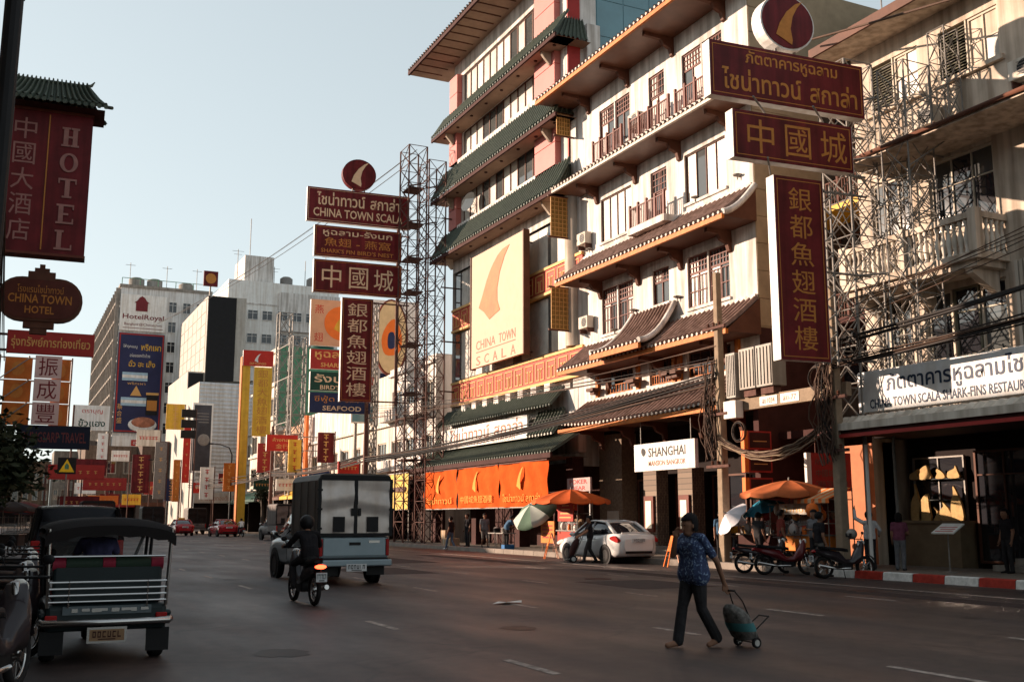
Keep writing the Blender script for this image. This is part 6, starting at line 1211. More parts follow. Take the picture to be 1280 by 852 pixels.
# ---- three-wheeled taxi
def tuktuk(name, lab):
    T = thing(name, lab, 'tuk-tuk', (0, 0, 0)); BLU = mat('dark_green_blue_paint', (.014, .022, .024), .45, spec=.25); VIN = mat('black_vinyl', (.014, .011, .011), .8, spec=.12); REDV = mat('red_vinyl', (.26, .02, .035), .5); PINKV = mat('pink_red_pad', (.24, .02, .04), .45); GRNV = mat('green_pad', (.025, .04, .028), .5)
    q = MB(); q.box(W, -.62, .62, -1.25, .55, .34, .62); q.build('body_tub', BLU, T, bev=.05); q = MB(); q.smooth = True; q.loft([[(-w_, y, .36), (w_, y, .36), (w_, y, zt), (-w_, y, zt)] for y, w_, zt in ((.55, .58, .6), (.9, .4, .62), (1.3, .26, .75), (1.45, .2, .9))]); q.build('nose', BLU, T)
    q = MB(); q.smooth = True                                  # canopy
    q.loft([[(.66 * math.sin(t), y, 1.42 + dz + .13 * math.cos(t)) for t in [(-1.57 + 3.14 * i / 12) for i in range(13)]] for y, dz in ((-1.32, -.07), (-1.2, 0), (-.6, .02), (.3, .02), (1.0, 0), (1.15, -.06))], close=False); q.loft([[(.66 * math.sin(t), y, 1.40 + dz + .12 * math.cos(t)) for t in [(-1.57 + 3.14 * i / 12) for i in range(13)]] for y, dz in ((-1.32, -.07), (1.15, -.06))], close=False); q.build('canopy', VIN, T)
    q = MB(); q.smooth = True; n = 12; q.loft([[(.67 * math.sin(-1.57 + 3.14 * i / n), -1.33, 1.35 + .13 * math.cos(-1.57 + 3.14 * i / n)) for i in range(n + 1)], [(.67 * math.sin(-1.57 + 3.14 * i / n), -1.34, 1.25 + .13 * math.cos(-1.57 + 3.14 * i / n) - .03 * (i % 2)) for i in range(n + 1)]], close=False); q.build('canopy_valance', VIN, T)
    for s in (-1, 1):
        for y, z0 in ((-1.25, .6), (.45, .6), (1.0, .85)): bar('canopy_post', (s * .6 if y < .9 else s * .42, y, z0), (s * .63, y - .02, 1.44), .02, CHR if y < 0 else BLACK, T, 8)
        wheel(T, s * .56, -.85, .25, .15); q = MB(); q.box(W, *((.5, .68) if s > 0 else (-.68, -.5)), -1.18, -.55, .47, .54); q.build('mudguard', BLU, T, bev=.03)
        q = MB(); q.box(W, *((.5, .62) if s > 0 else (-.62, -.5)), -1.275, -1.255, .42, .52); q.build('tail_light', TAIL, T, bev=.01)
        bar('window_rail', (s * .62, -1.25, 1.3), (s * .62, -1.1, 1.3), .012, CHR, T)
    wheel(T, 0.001, 1.35, .25, .13); bar('steering_post', (0, 1.35, .5), (0, 1.05, 1.0), .03, BLACK, T); bar('handlebar', (-.32, .98, 1.03), (.32, .98, 1.03), .018, CHR, T)
    q = MB(); q.box(W, -.55, .55, -1.0, -.45, .62, .76); q.build('rear_seat', REDV, T, bev=.04); q = MB(); q.box(W, -.4, .4, .25, .65, .62, .8); q.build('driver_seat', REDV, T, bev=.04)
    q = MB(); q.box(W, -.56, .56, -1.16, -1.02, .62, 1.05); q.build('seat_back', BLU, T, bev=.03)
    for x0, x1, m in ((-.57, -.44, PINKV), (-.435, -.07, GRNV), (-.065, .065, PINKV), (.07, .435, GRNV), (.44, .57, PINKV)): q = MB(); q.smooth = True; q.tube([(x0, -1.1, 1.06), (x1, -1.1, 1.06)], .075, 12); q.build('backrest_pad', m, T)
    bar('chrome_rail', (-.58, -1.2, 1.14), (.58, -1.2, 1.14), .012, CHR, T)
    for z in (.66, .73, .80, .87): bar('chrome_rail', (-.6, -1.285, z), (.6, -1.285, z), .011, CHR, T)
    for x in (-.6, -.4, .4, .6): bar('rail_post', (x, -1.285, .6), (x, -1.285, .88), .011, CHR, T)
    q = MB(); q.box(W, -.45, .45, -1.275, -1.253, .52, .61); q.build('name_strip', mat('faded_blue_strip', (.11, .13, .14), .5), T); [MB().box(W, -.36 + .1 * i, -.3 + .1 * i + .02 * (i % 3), -1.282, -1.276, .545 + .01 * (i % 2), .585).build('painted_mark', CHR, T) for i in range(8)]
    q = MB(); q.smooth = True; q.tube([(-.66, -1.2, .44), (-.64, -1.33, .44), (.64, -1.33, .44), (.66, -1.2, .44)], .04, 8); q.build('rear_bumper', CHR, T); bar('bumper_stay', (-.4, -1.33, .44), (-.4, -1.2, .44), .02, BLACK, T); bar('bumper_stay', (.4, -1.33, .44), (.4, -1.2, .44), .02, BLACK, T)
    q = MB(); q.box(W, -.2, .2, -1.36, -1.345, .22, .39); q.build('plate_frame', CHR, T); plate(T, -.175, .175, -1.366, -1.361, .245, .365, PLATEY, DARK2)
    q = MB(); q.box(W, -.05, .05, -1.345, -1.2, .3, .4); q.build('plate_bracket', BLACK, T)
    for s in (-1, 1): q = MB(); q.box(W, *((.42, .66) if s > 0 else (-.66, -.42)), -1.2, -1.17, .1, .35); q.build('mud_flap', BLACK, T)
    q = MB(); q.box(W, -.55, .55, .62, .64, .9, 1.38); q.build('windscreen', mat('clear_pane', (.3, .3, .3), .05, alpha=.25, var=0), T); bar('screen_frame', (-.56, .63, .62), (-.6, .63, 1.42), .02, BLACK, T); bar('screen_frame', (.56, .63, .62), (.6, .63, 1.42), .02, BLACK, T)
    return T
T = tuktuk('three_wheeler_taxi', 'dark three-wheeled taxi with chrome rails and pink padded backrest at the lower left'); T.scale = (1.02, 1.02, 1.0); place(T, (1.14, 14.0, 0), 0)
# ---- motorcycles
def motorbike(name, lab, paint, group=None, lit=False, basket=False):
    T = thing(name, lab, 'motorcycle', (0, 0, 0), group)
    for y in (-.62, .62):
        q = MB(); q.smooth = True; R0 = .29; n = 22; vs = [[(0.045 * math.cos(u), y + (R0 - .045 + .045 * math.sin(u)) * math.cos(v), R0 + (R0 - .045 + .045 * math.sin(u)) * math.sin(v)) for u in [2 * math.pi * k / 8 for k in range(8)]] for v in [2 * math.pi * k / n for k in range(n + 1)]]
        q.loft(vs, caps=False); wq = q.build('wheel', RUB, T); q = MB(); q.tube([(-.05, y, R0), (.05, y, R0)], .05, 10); q.build('hub', CHR, wq)
        q = MB(); q.smooth = True; q.loft([[(.02 * math.cos(u), y + (.215 + .02 * math.sin(u)) * math.cos(v), R0 + (.215 + .02 * math.sin(u)) * math.sin(v)) for u in [2 * math.pi * k / 6 for k in range(6)]] for v in [2 * math.pi * k / n for k in range(n + 1)]], caps=False); q.build('rim', CHR, wq)
        for k in range(8): a = k * math.pi / 4; bar('spoke', (0, y, R0), (0, y + .21 * math.cos(a), R0 + .21 * math.sin(a)), .006, CHR, wq)
    q = MB(); q.smooth = True; q.loft([[(w_, y, z0), (w_ * 1.1, y, (z0 + z1) / 2), (w_ * .7, y, z1), (-w_ * .7, y, z1), (-w_ * 1.1, y, (z0 + z1) / 2), (-w_, y, z0)] for y, w_, z0, z1 in ((-.9, .05, .68, .76), (-.6, .1, .56, .74), (-.2, .12, .42, .7), (.0, .1, .36, .5), (.22, .1, .36, .5), (.38, .17, .4, .75), (.48, .14, .5, .95), (.56, .08, .75, .98))]); q.build('fairing', paint, T)
    q = MB(); q.smooth = True; q.loft([[(w_, y, z), (w_ * .8, y, z + .08), (-w_ * .8, y, z + .08), (-w_, y, z)] for y, w_, z in ((-.82, .08, .77), (-.5, .13, .735), (-.1, .12, .71), (.08, .07, .68))]); q.build('seat', BLACK, T)
    q = MB(); q.smooth = True; q.tube([(0, .62, .29), (0, .52, .62), (0, .44, .98)], .035, 8); q.build('fork', CHR, T); bar('handlebar', (-.33, .36, 1.02), (.33, .36, 1.02), .014, BLACK, T)
    for s in (-1, 1): q = MB(); q.smooth = True; q.ell((s * .3, .38, 1.18), (.06, .02, .045)); q.build('mirror', BLACK, T); bar('mirror_stem', (s * .22, .37, 1.02), (s * .29, .38, 1.16), .008, BLACK, T)
    q = MB(); q.smooth = True; q.ell((0, .55, .92), (.09, .06, .08)); q.build('headlight', CLEAR, T); q = MB(); q.smooth = True; q.ell((0, -.92, .7), (.11, .04, .04)); q.build('tail_light', TAILON if lit else TAIL, T)
    plate(T, -.1, .1, -1.0, -.985, .44, .6); bar('plate_stay', (0, -.985, .58), (0, -.88, .7), .012, BLACK, T)
    q = MB(); q.box(W, -.1, .1, -.15, .2, .22, .42); q.build('engine', BLACK, T, bev=.03); q = MB(); q.smooth = True; q.tube([(.12, .1, .26), (.14, -.3, .26), (.15, -.85, .34)], [.025, .03, .045], 8); q.build('exhaust', CHR, T)
    q = MB(); q.smooth = True; q.loft([[(.06, -.62 + .33 * math.cos(a), .29 + .33 * math.sin(a)), (-.06, -.62 + .33 * math.cos(a), .29 + .33 * math.sin(a))] for a in [R(40 + 12 * k) for k in range(11)]], close=False); q.build('rear_mudguard', BLACK, T); q = MB(); q.smooth = True; q.loft([[(.055, .62 + .33 * math.cos(a), .29 + .33 * math.sin(a)), (-.055, .62 + .33 * math.cos(a), .29 + .33 * math.sin(a))] for a in [R(30 + 12 * k) for k in range(12)]], close=False); q.build('front_mudguard', paint, T)
    bar('stand', (.08, -.1, .28), (.24, -.15, .01), .012, BLACK, T); bar('swing_arm', (.07, -.05, .32), (.07, -.62, .29), .02, BLACK, T)
    if basket: q = MB(); q.box(W, -.17, .17, .5, .78, .82, 1.05); q.build('basket', BLACK, T)
    return T
DMB = mat('dark_bike_paint', (.03, .022, .025), .3, coat=.4); RMB = mat('dark_red_bike_paint', (.12, .012, .015), .3, coat=.4); BMB = mat('blue_bike_paint', (.02, .05, .10), .3, coat=.4)
T = motorbike('ridden_motorcycle', 'dark motorcycle with a lit red tail light ridden behind the box pickup', DMB, None, True); place(T, (5.2, 19.85, 0), R(3))
b1 = motorbike('parked_motorcycle', 'dark red motorcycle parked at the kerb, front one of the pair by the food carts', RMB, 'motorcycles parked by the food carts'); place(b1, (20.0, 24.0, 0), R(-112))
b2 = motorbike('parked_motorcycle', 'black motorcycle parked behind the dark red one by the food carts', DMB, 'motorcycles parked by the food carts'); place(b2, (20.0, 24.9, 0), R(-112))
b3 = motorbike('parked_motorcycle', 'black motorcycle with a helmet on its mirror beside the second utility pole', DMB, 'motorcycles parked by the food carts'); place(b3, (20.3, 22.0, 0), R(-100))
lb = motorbike('kerbside_motorcycle', 'dark motorcycle at the left kerb nearest the camera', DMB, 'motorcycles along the left kerb'); place(lb, (.02, 10.6, 0), R(-20))
for i, (x, y, a) in enumerate(((.1, 13.0, -30), (.15, 15.4, -25), (.2, 17.8, -35), (.3, 20.2, -30), (.35, 22.6, -25))):
    copy_tree(lb, None, (x, y, 0), R(a), nth[i + 1] + ' dark motorcycle along the left kerb, counted away from the camera')
fm = motorbike('distant_motorcycle', 'motorcycle far up the street beside the red saloon', RMB); place(fm, (18.9, 94, 0), R(5)); 
# dark sport utility car ahead of the three-wheeler
def van(name, lab, paint):
    T = thing(name, lab, 'car', (0, 0, 0)); q = MB(); q.smooth = True
    q.loft([ring(*s) for s in [(-2.2, .78, .4, 1.0), (-2.15, .86, .34, 1.08), (-1, .9, .3, 1.1), (1, .9, .3, 1.08), (1.6, .88, .32, 1.05), (2.2, .82, .36, .95), (2.3, .7, .45, .8)]]); q.build('body', paint, T)
    gh = [(-2.12, .8, 1.08, .7, 1.5), (-1.9, .82, 1.08, .7, 1.76), (0, .84, 1.08, .72, 1.8), (.7, .83, 1.07, .7, 1.7), (1.4, .78, 1.05, .72, 1.1)]
    q = MB(); q.smooth = True; q.loft([[(wb, y, zb), (wt, y, zt - .01), (wt * .5, y, zt + .012), (-wt * .5, y, zt + .012), (-wt, y, zt - .01), (-wb, y, zb)] for y, wb, zb, wt, zt in gh]); q.build('cabin_glass', DGLASS, T)
    q = MB(); q.smooth = True; q.loft([[(wt + .04, y, zt - .05), (wt, y, zt + .02), (wt * .5, y, zt + .045), (-wt * .5, y, zt + .045), (-wt, y, zt + .02), (-wt - .04, y, zt - .05)] for y, wb, zb, wt, zt in gh[1:4]]); q.build('roof', paint, T)
    for s in (-1, 1):
        q = MB(); q.smooth = True; q.tube([(s * .74, -1.95, 1.74), (s * .83, -2.12, 1.1)], .06, 8); q.tube([(s * .74, -.6, 1.77), (s * .86, -.6, 1.1)], .04, 8); q.tube([(s * .72, .7, 1.7), (s * .79, 1.38, 1.08)], .04, 8); q.build('pillar', paint, T)
        q = MB(); q.box(W, *((.7, .87) if s > 0 else (-.87, -.7)), -2.21, -2.15, .8, 1.12); q.build('tail_light', TAIL, T, bev=.02)
        for y in (-1.4, 1.4): wheel(T, s * .82, y, .34, .22)
    plate(T, -.26, .26, -2.24, -2.2, .7, .83); q = MB(); q.box(W, -.85, .85, -2.28, -2.2, .4, .58); q.build('rear_bumper', BLACK, T, bev=.03)
    return T
T = sedan('waiting_car', 'dark saloon in the left lane beyond the black wagon', DMB, 'car'); place(T, (2.6, 44, 0), 0)
T = sedan('waiting_car', 'grey saloon in the left lane far beyond the black wagon', mat('grey_car_paint', (.12, .12, .12), .3, coat=.5), 'car'); place(T, (3.4, 58, 0), 0)
T = pickup_box('box_pickup', 'dark brown box truck in the left lane under the red boards', BROWN, DARK2, DARK2); place(T, (5.2, 70, 0), 0)
T = van('dark_wagon', 'black high-roofed wagon waiting ahead of the three-wheeler at the left kerb', mat('black_car_paint', (.012, .011, .012), .22, coat=.5)); place(T, (1.45, 25.5, 0), 0)
# ================================================================ people (local: +Y is forward); bodies grown from limbs and merged into one skin in one go
SKIN = mat('skin', (.24, .12, .075), .6, var=.1); HAIR = mat('black_hair', (.008, .006, .006), .75, var=.2, spec=.15); EYE = mat('eye', (.01, .008, .008), .2, var=0)
PEOPLE = []
BASE = dict(pel=(0, 0, .90), wai=(0, .0, 1.05), che=(0, .01, 1.22), nec=(0, .0, 1.38), hea=(0, .03, 1.52), shl=(-.175, 0, 1.335), shr=(.175, 0, 1.335), ell=(-.215, -.03, 1.07), elr=(.215, -.03, 1.07), wrl=(-.225, .05, .83), wrr=(.225, .05, .83),
            hil=(-.085, 0, .88), hir=(.085, 0, .88), knl=(-.095, .02, .48), knr=(.095, .02, .48), anl=(-.095, -.03, .08), anr=(.095, -.03, .08), tol=(-.11, .14, .035), tor=(.11, .14, .035))
def person(lab, loc, rz, pose=None, shirt=BLACK, legs=BLACK, shoe=BLACK, shorts=False, sleeve=.6, vox=.016, h=1.0, stout=1.0, hair=True, hairlen=0, group=None, helmet=None, hem=0):
    J = {k: Vector(v) for k, v in {**BASE, **(pose or {})}.items()}
    T = thing('person', lab, 'person', (0, 0, 0), group); T.location = loc; T.rotation_euler = (0, 0, rz); T.scale = (h, h, h)
    S = []                                                    # (p0, p1, r0, r1, tag, flat)
    def seg(a, b, r0, r1, tag): S.append((Vector(a), Vector(b), r0, r1, tag))
    st = stout; up = (J['nec'] - J['pel']).normalized()
    side = (J['shr'] - J['shl']).normalized()
    for k in (-1, 0, 1):
        seg(J['pel'] + side * k * .065 * st, J['wai'] + side * k * .055 * st, .105 * st, .1 * st, 1); seg(J['wai'] + side * k * .06 * st, J['che'] + side * k * .07 * st, .1 * st, .108 * st, 0)
        seg(J['pel'] + side * k * .07 * st + up * .02, J['wai'] + side * k * .06 * st, .112 * st, .106 * st, 0)
        seg(J['che'] + side * k * .07, J['che'] * .3 + (J['shl'] + J['shr']) * .35 + side * k * .05, .105 * st, .075, 0)
    if hem:
        for k in (-1, 0, 1): seg(J['wai'] + side * k * .065 * st, J['pel'] + side * k * .085 * st - up * .02, .108 * st, .122 * st, 0)
    seg((J['shl'] + J['shr']) / 2, J['nec'], .075, .052, 0); seg(J['nec'], J['hea'] - up * .04, .05, .052, 2)
    hd = J['hea']; fw = Vector((hd.x - J['nec'].x, hd.y - J['nec'].y + .14, 0)).normalized()
    fwd = (pose or {}).get('look', None); fwd = Vector(fwd).normalized() if fwd else Vector((0, 1, 0))
    seg(hd + up * .035 - fwd * .015, hd + up * .02 + fwd * .01, .092, .088, 2); seg(hd - up * .03 + fwd * .02, hd - up * .075 + fwd * .035, .075, .052, 2)
    seg(hd + fwd * .085 - up * .005, hd + fwd * .108 - up * .03, .012, .016, 2)                   # nose
    sd_ = fwd.cross(Vector((0, 0, 1)))
    for s in (-1, 1): seg(hd + sd_ * s * .088 + up * .01, hd + sd_ * s * .09 - up * .025, .018, .014, 2)
    for s, L_ in ((-1, 'l'), (1, 'r')):
        sh, el_, wr = J['sh' + L_], J['el' + L_], J['wr' + L_]
        m = sh + (el_ - sh) * min(1, sleeve); seg((J['shl'] + J['shr']) / 2 + (sh - (J['shl'] + J['shr']) / 2) * .4, sh, .07, .064, 0)
        seg(sh, m, .062, .056, 0)
        if sleeve < 1: seg(m, el_, .042, .04, 2)
        if sleeve > 1: seg(el_, wr, .048, .036, 0)
        else: seg(el_, wr, .04, .028, 2)
        d = (wr - el_).normalized(); ax = d.cross(Vector((0, 1, 0))); ax = ax.normalized() if ax.length > .2 else Vector((1, 0, 0)); pn_ = ax.cross(d)
        seg(wr, wr + d * .03, .028, .03, 2)
        for k in (-1, 0, 1): seg(wr + d * .02 + pn_ * k * .018, wr + d * .085 + pn_ * k * .026, .016, .015, 2)
        curl = ax * s * -.02
        for k, ln in ((-1.5, .055), (-.5, .068), (.5, .072), (1.5, .062)):
            b0 = wr + d * .085 + pn_ * k * .019; b1_ = b0 + d * ln * .55 - curl * .3; seg(b0, b1_, .0095, .009, 2); seg(b1_, b1_ + d * ln * .45 - curl, .009, .0075, 2)
        t0 = wr + d * .03 + pn_ * .03; seg(t0, t0 + d * .035 + pn_ * .022, .013, .011, 2); seg(t0 + d * .035 + pn_ * .022, t0 + d * .068 + pn_ * .022, .011, .009, 2)
        hi_, kn, an, to = J['hi' + L_], J['kn' + L_], J['an' + L_], J['to' + L_]
        seg(hi_, kn, .094 * st, .066 if not shorts else .075, 1)
        if shorts: seg(kn, an, .055, .038, 2); seg(kn + (an - kn) * .12, kn + (an - kn) * .45, .056, .054, 2)
        else: seg(kn, an, .066, .056, 1); seg(kn, an, .07, .07 if hem else .056, 1)
        seg(an - Vector((0, 0, .03)), to, .042, .034, 3); seg(an - Vector((0, 0, .045)) - (to - an).normalized() * .04, to - Vector((0, 0, .006)), .034, .03, 3)
    q = MB()
    for p0, p1, r0, r1, tag in S:
        d = p1 - p0; L_ = d.length; n = 10
        if L_ < 1e-4: q.ell(p0, (r0, r0, r0), 10, 7); continue
        dn = d.normalized(); pts = []; rr = []
        for k in range(4): a = math.pi / 2 * (1 - k / 3.0); pts.append(p0 - dn * r0 * math.sin(a)); rr.append(max(r0 * math.cos(a), r0 * .05))
        for k in range(4): a = math.pi / 2 * k / 3.0; pts.append(p1 + dn * r1 * math.sin(a)); rr.append(max(r1 * math.cos(a), r1 * .05))
        q.tube(pts, rr, n)
    me = q.mesh('body', [shirt, legs, SKIN, shoe]); o = bpy.data.objects.new('body', me); COL.objects.link(o); o.parent = T
    rm = o.modifiers.new('r', 'REMESH'); rm.mode = 'VOXEL'; rm.voxel_size = vox; sm = o.modifiers.new('s', 'SMOOTH'); sm.iterations = 3; sm.factor = .5
    PEOPLE.append((o, S))
    if hair:
        q = MB(); q.smooth = True; n, mm = 16, 10; c_ = hd + up * .035 - fwd * .018; rn = random.Random(len(PEOPLE)); vs = []; side_ = sd_
        for i in range(mm + 1):
            t = math.pi * .66 * i / mm
            for j in range(n):
                a = 2 * math.pi * j / n; f_ = math.cos(a); low = t
                if f_ > .2: low = min(t, math.pi * .40)        # hairline above the forehead
                r_ = .112 * (1 + rn.uniform(-.03, .04)); p = c_ + side_ * (math.sin(low) * math.sin(a) * r_ * .98) + fwd * (math.sin(low) * f_ * r_ * 1.06) + up * (math.cos(low) * r_ * 1.08 - (hairlen * max(0, t - 1.1) if f_ <= .2 else 0))
                vs.append(p)
        fs = [(i * n + j, i * n + (j + 1) % n, (i + 1) * n + (j + 1) % n, (i + 1) * n + j) for i in range(mm) for j in range(n)]; q.add(vs, fs); q.build('hair', HAIR, T)
    if helmet:
        q = MB(); q.smooth = True; q.ell(hd + up * .035 - fwd * .01, (.135, .15, .145), 16, 12); q.build('helmet', helmet, T)
    for s in (-1, 1): q = MB(); q.ell(hd + fwd * .086 + sd_ * s * .033 + up * .018, (.011, .007, .007), 8, 5); q.build('eye', EYE, T)
    q = MB(); q.ell(hd + fwd * .083 - up * .062, (.024, .008, .006), 8, 5); q.build('mouth', mat('lips', (.22, .08, .07), .5), T)
    return T
def flush_people():
    bpy.context.view_layer.update(); dg = bpy.context.evaluated_depsgraph_get(); res = [bpy.data.meshes.new_from_object(o.evaluated_get(dg)) for o, S in PEOPLE]
    for (o, S), me in zip(PEOPLE, res):
        old = o.data; mats = list(old.materials); o.modifiers.clear(); o.data = me; me.materials.clear()
        for m in mats: me.materials.append(m)
        n = len(me.polygons); c = np.empty(n * 3); me.polygons.foreach_get('center', c); c = c.reshape(-1, 3); best = np.full(n, 1e9); tg = np.zeros(n, dtype=np.int32)
        for p0, p1, r0, r1, tag in S:
            a = np.array(p0); d = np.array(p1) - a; L2 = max(d @ d, 1e-9); t = np.clip(((c - a) @ d) / L2, 0, 1); ds = np.linalg.norm(c - a - t[:, None] * d, axis=1) - (r0 + (r1 - r0) * t)
            k = ds < best; best[k] = ds[k]; tg[k] = tag
        me.polygons.foreach_set('material_index', tg); me.polygons.foreach_set('use_smooth', np.ones(n, dtype=bool)); me.update()
def batik():
    m = bpy.data.materials.new('blue_batik'); m.use_nodes = True; n = m.node_tree.nodes; L = m.node_tree.links; b = n['Principled BSDF']; t = n.new('ShaderNodeTexCoord'); v = n.new('ShaderNodeTexVoronoi'); v.inputs['Scale'].default_value = 22; v.inputs['Randomness'].default_value = 1; z = n.new('ShaderNodeTexNoise'); z.inputs['Scale'].default_value = 9; z.inputs['Detail'].default_value = 4
    ad = n.new('ShaderNodeMixRGB'); ad.blend_type = 'ADD'; ad.inputs[0].default_value = .25; L.new(t.outputs['Object'], ad.inputs[1]); L.new(z.outputs['Color'], ad.inputs[2]); L.new(t.outputs['Object'], z.inputs['Vector']); L.new(ad.outputs[0], v.inputs['Vector'])
    r_ = n.new('ShaderNodeValToRGB'); e = r_.color_ramp.elements; e[0].position = .16; e[0].color = (.26, .33, .42, 1); e[1].position = .5; e[1].color = (.022, .034, .09, 1); x = r_.color_ramp.elements.new(.3); x.color = (.07, .12, .24, 1); L.new(v.outputs['Distance'], r_.inputs['Fac']); L.new(r_.outputs['Color'], b.inputs['Base Color']); b.inputs['Roughness'].default_value = .85
    return m
def cloth(n_, c): return mat('cloth_' + n_, c, .95, var=.3, scale=9, bump=.9, bscale=9, spec=.12)
DK = cloth('black', (.016, .014, .016)); JEAN = cloth('jeans', (.10, .14, .20)); KHA = cloth('shorts', (.12, .11, .10)); WSH = cloth('white', (.62, .60, .60)); PUR = cloth('plum', (.16, .05, .08)); BLS = cloth('blue', (.06, .12, .20)); GRY = cloth('grey', (.14, .14, .15)); DRK = cloth('charcoal', (.03, .028, .03)); SAND = mat('sandal', (.05, .035, .03), .7)
walk = dict(knl=(-.09, .16, .50), anl=(-.09, .24, .10), tol=(-.1, .40, .05), knr=(.09, .0, .47), anr=(.09, -.22, .12), tor=(.1, -.08, .035))
# the woman crossing with a wheeled bag
person('woman in a blue patterned blouse and dark trousers crossing the road with a wheeled bag', (7.80, 11.1, 0), R(94), {**walk, 'knl': (-.09, -.04, .47), 'anl': (-.09, -.27, .11), 'tol': (-.1, -.13, .035), 'knr': (.09, .12, .48), 'anr': (.09, .2, .085), 'tor': (.1, .36, .035), 'ell': (-.25, -.17, 1.05), 'wrl': (-.22, -.30, .79), 'elr': (.2, .16, 1.12), 'wrr': (.09, .2, 1.34), 'hea': (0, .06, 1.49), 'nec': (0, .02, 1.36), 'look': (0, 1, -.18)}, batik(), DRK, SKIN, sleeve=.7, vox=.0085, h=.985, stout=1.2, hairlen=.06, hem=.1)
# motorcyclist
ride = dict(pel=(0, -.28, .86), wai=(0, -.27, 1.0), che=(0, -.18, 1.17), nec=(0, -.1, 1.31), hea=(0, -.05, 1.45), shl=(-.18, -.12, 1.27), shr=(.18, -.12, 1.27), ell=(-.3, .08, 1.06), elr=(.3, .08, 1.06), wrl=(-.3, .3, 1.04), wrr=(.3, .3, 1.04), hil=(-.1, -.24, .84), hir=(.1, -.24, .84), knl=(-.2, .12, .72), knr=(.2, .12, .72), anl=(-.2, .0, .34), anr=(.2, .0, .34), tol=(-.2, .15, .29), tor=(.2, .15, .29))
person('motorcyclist in a dark jacket and helmet behind the box pickup', (5.2, 19.85, 0), R(3), ride, DK, DRK, BLACK, sleeve=1.2, helmet=BLACK, hair=False, vox=.012)
P_ = person('porter in black bending over a hand cart beside the white car', (19.0, 33.3, 0), R(70), {**walk, 'wrl': (-.2, .4, .95), 'wrr': (.2, .4, .95), 'ell': (-.22, .16, 1.1), 'elr': (.22, .16, 1.1)}, DK, DRK, BLACK, vox=.018)
person('person in a blue shirt standing behind the first utility pole', (21.75, 29.3, .15), R(150), {'wrl': (-.1, .25, 1.15), 'ell': (-.24, .08, 1.08)}, BLS, DRK, BLACK, vox=.018)
person('man in a black T-shirt and shorts walking past the parked motorcycles', (19.75, 22.3, 0), R(-100), {**walk}, DK, KHA, SAND, shorts=True, vox=.015, h=1.04)
person('man in a white shirt reaching up to the pole by the restaurant', (21.95, 22.75, .15), R(-20), {'ell': (-.36, .1, 1.46), 'wrl': (-.32, .22, 1.70), 'wrr': (.34, .12, 1.0), 'elr': (.3, -.05, 1.12)}, WSH, DRK, BLACK, vox=.016, sleeve=1.2, h=.97)
person('person in a plum top and grey trousers beside the man in white', (22.3, 22.0, .15), R(-60), {'wrr': (.12, .26, 1.02), 'elr': (.24, .05, 1.06)}, PUR, GRY, BLACK, vox=.018, h=.94, hairlen=.1)
person('pedestrian in pale jeans and a dark top by the orange banners', (20.75, 50.6, .0), R(30), {**walk}, DK, JEAN, SWHITE, vox=.022)
person('pedestrian all in black just right of the one in pale jeans', (21.4, 50.0, .15), R(100), {}, DK, DRK, BLACK, vox=.022)
person('pedestrian in a grey striped shirt and shorts under the middle banner', (21.6, 48.3, .15), R(170), {**walk}, GRY, KHA, BLACK, shorts=True, vox=.022)
person('customer leaning over a table in the shade of the orange banners', (21.8, 46.2, .15), R(-90), {'che': (0, .12, 1.2), 'nec': (0, .2, 1.33), 'hea': (0, .27, 1.44), 'shl': (-.17, .17, 1.28), 'shr': (.17, .17, 1.28), 'ell': (-.22, .28, 1.05), 'elr': (.22, .28, 1.05), 'wrl': (-.18, .45, .95), 'wrr': (.18, .45, .95)}, BLS, DRK, BLACK, vox=.022)
person('street vendor with dark hair behind the orange cart', (21.9, 39.3, .15), R(110), {}, cloth('tan', (.30, .2, .12)), DRK, BLACK, vox=.02)
person('vendor in dark clothes inside the food stall by the first pole', (22.4, 26.6, .15), R(120), {}, DRK, DRK, BLACK, vox=.018, h=1.04)
person('stall keeper in a red apron at the right-hand food cart', (22.7, 25.0, .15), R(100), {}, cloth('red', (.28, .04, .03)), DRK, BLACK, vox=.018)
sit = dict(pel=(0, .45, .92), wai=(0, .44, 1.04), che=(0, .46, 1.18), nec=(0, .5, 1.30), hea=(0, .52, 1.40), shl=(-.17, .48, 1.26), shr=(.17, .48, 1.26), ell=(-.26, .65, 1.08), elr=(.26, .65, 1.08), wrl=(-.25, .88, 1.02), wrr=(.25, .88, 1.02), hil=(-.09, .47, .9), hir=(.09, .47, .9), knl=(-.14, .83, .86), knr=(.14, .83, .86), anl=(-.14, .86, .5), anr=(.14, .86, .5), tol=(-.14, 1.0, .46), tor=(.14, 1.0, .46))
person('seated customer in dark clothes by the dark food cart', (21.15, 26.6, .15), R(-80), {**walk}, DRK, DK, BLACK, vox=.02, h=.96)
person('shopper in a dull red top at the juice cart', (21.2, 25.6, .15), R(-110), {}, cloth('dull_red', (.20, .04, .03)), DRK, BLACK, vox=.02)
person('delivery man in grey standing between the food carts and the pole', (21.0, 23.9, .15), R(100), {'wrl': (-.1, .28, 1.1), 'wrr': (.1, .28, 1.1)}, GRY, DRK, BLACK, vox=.02)
person('waiter in a black top in the shade of the restaurant canopy', (23.6, 19.6, .15), R(80), {}, DK, DRK, BLACK, vox=.02)
person('driver in a violet-blue shirt seated in the three-wheeled taxi', (1.14, 14.0, 0), 0, sit, cloth('violet', (.10, .10, .22)), DRK, BLACK, vox=.016)
person('far rider in a pale top beside the red saloon', (18.9, 94, 0), R(5), ride, WSH, DRK, BLACK, vox=.03)
person('passer-by in a grey-blue shirt on the left pavement by the motorcycles', (-.75, 19, .15), R(180), {**walk}, cloth('slate', (.08, .1, .14)), DRK, BLACK, vox=.02)
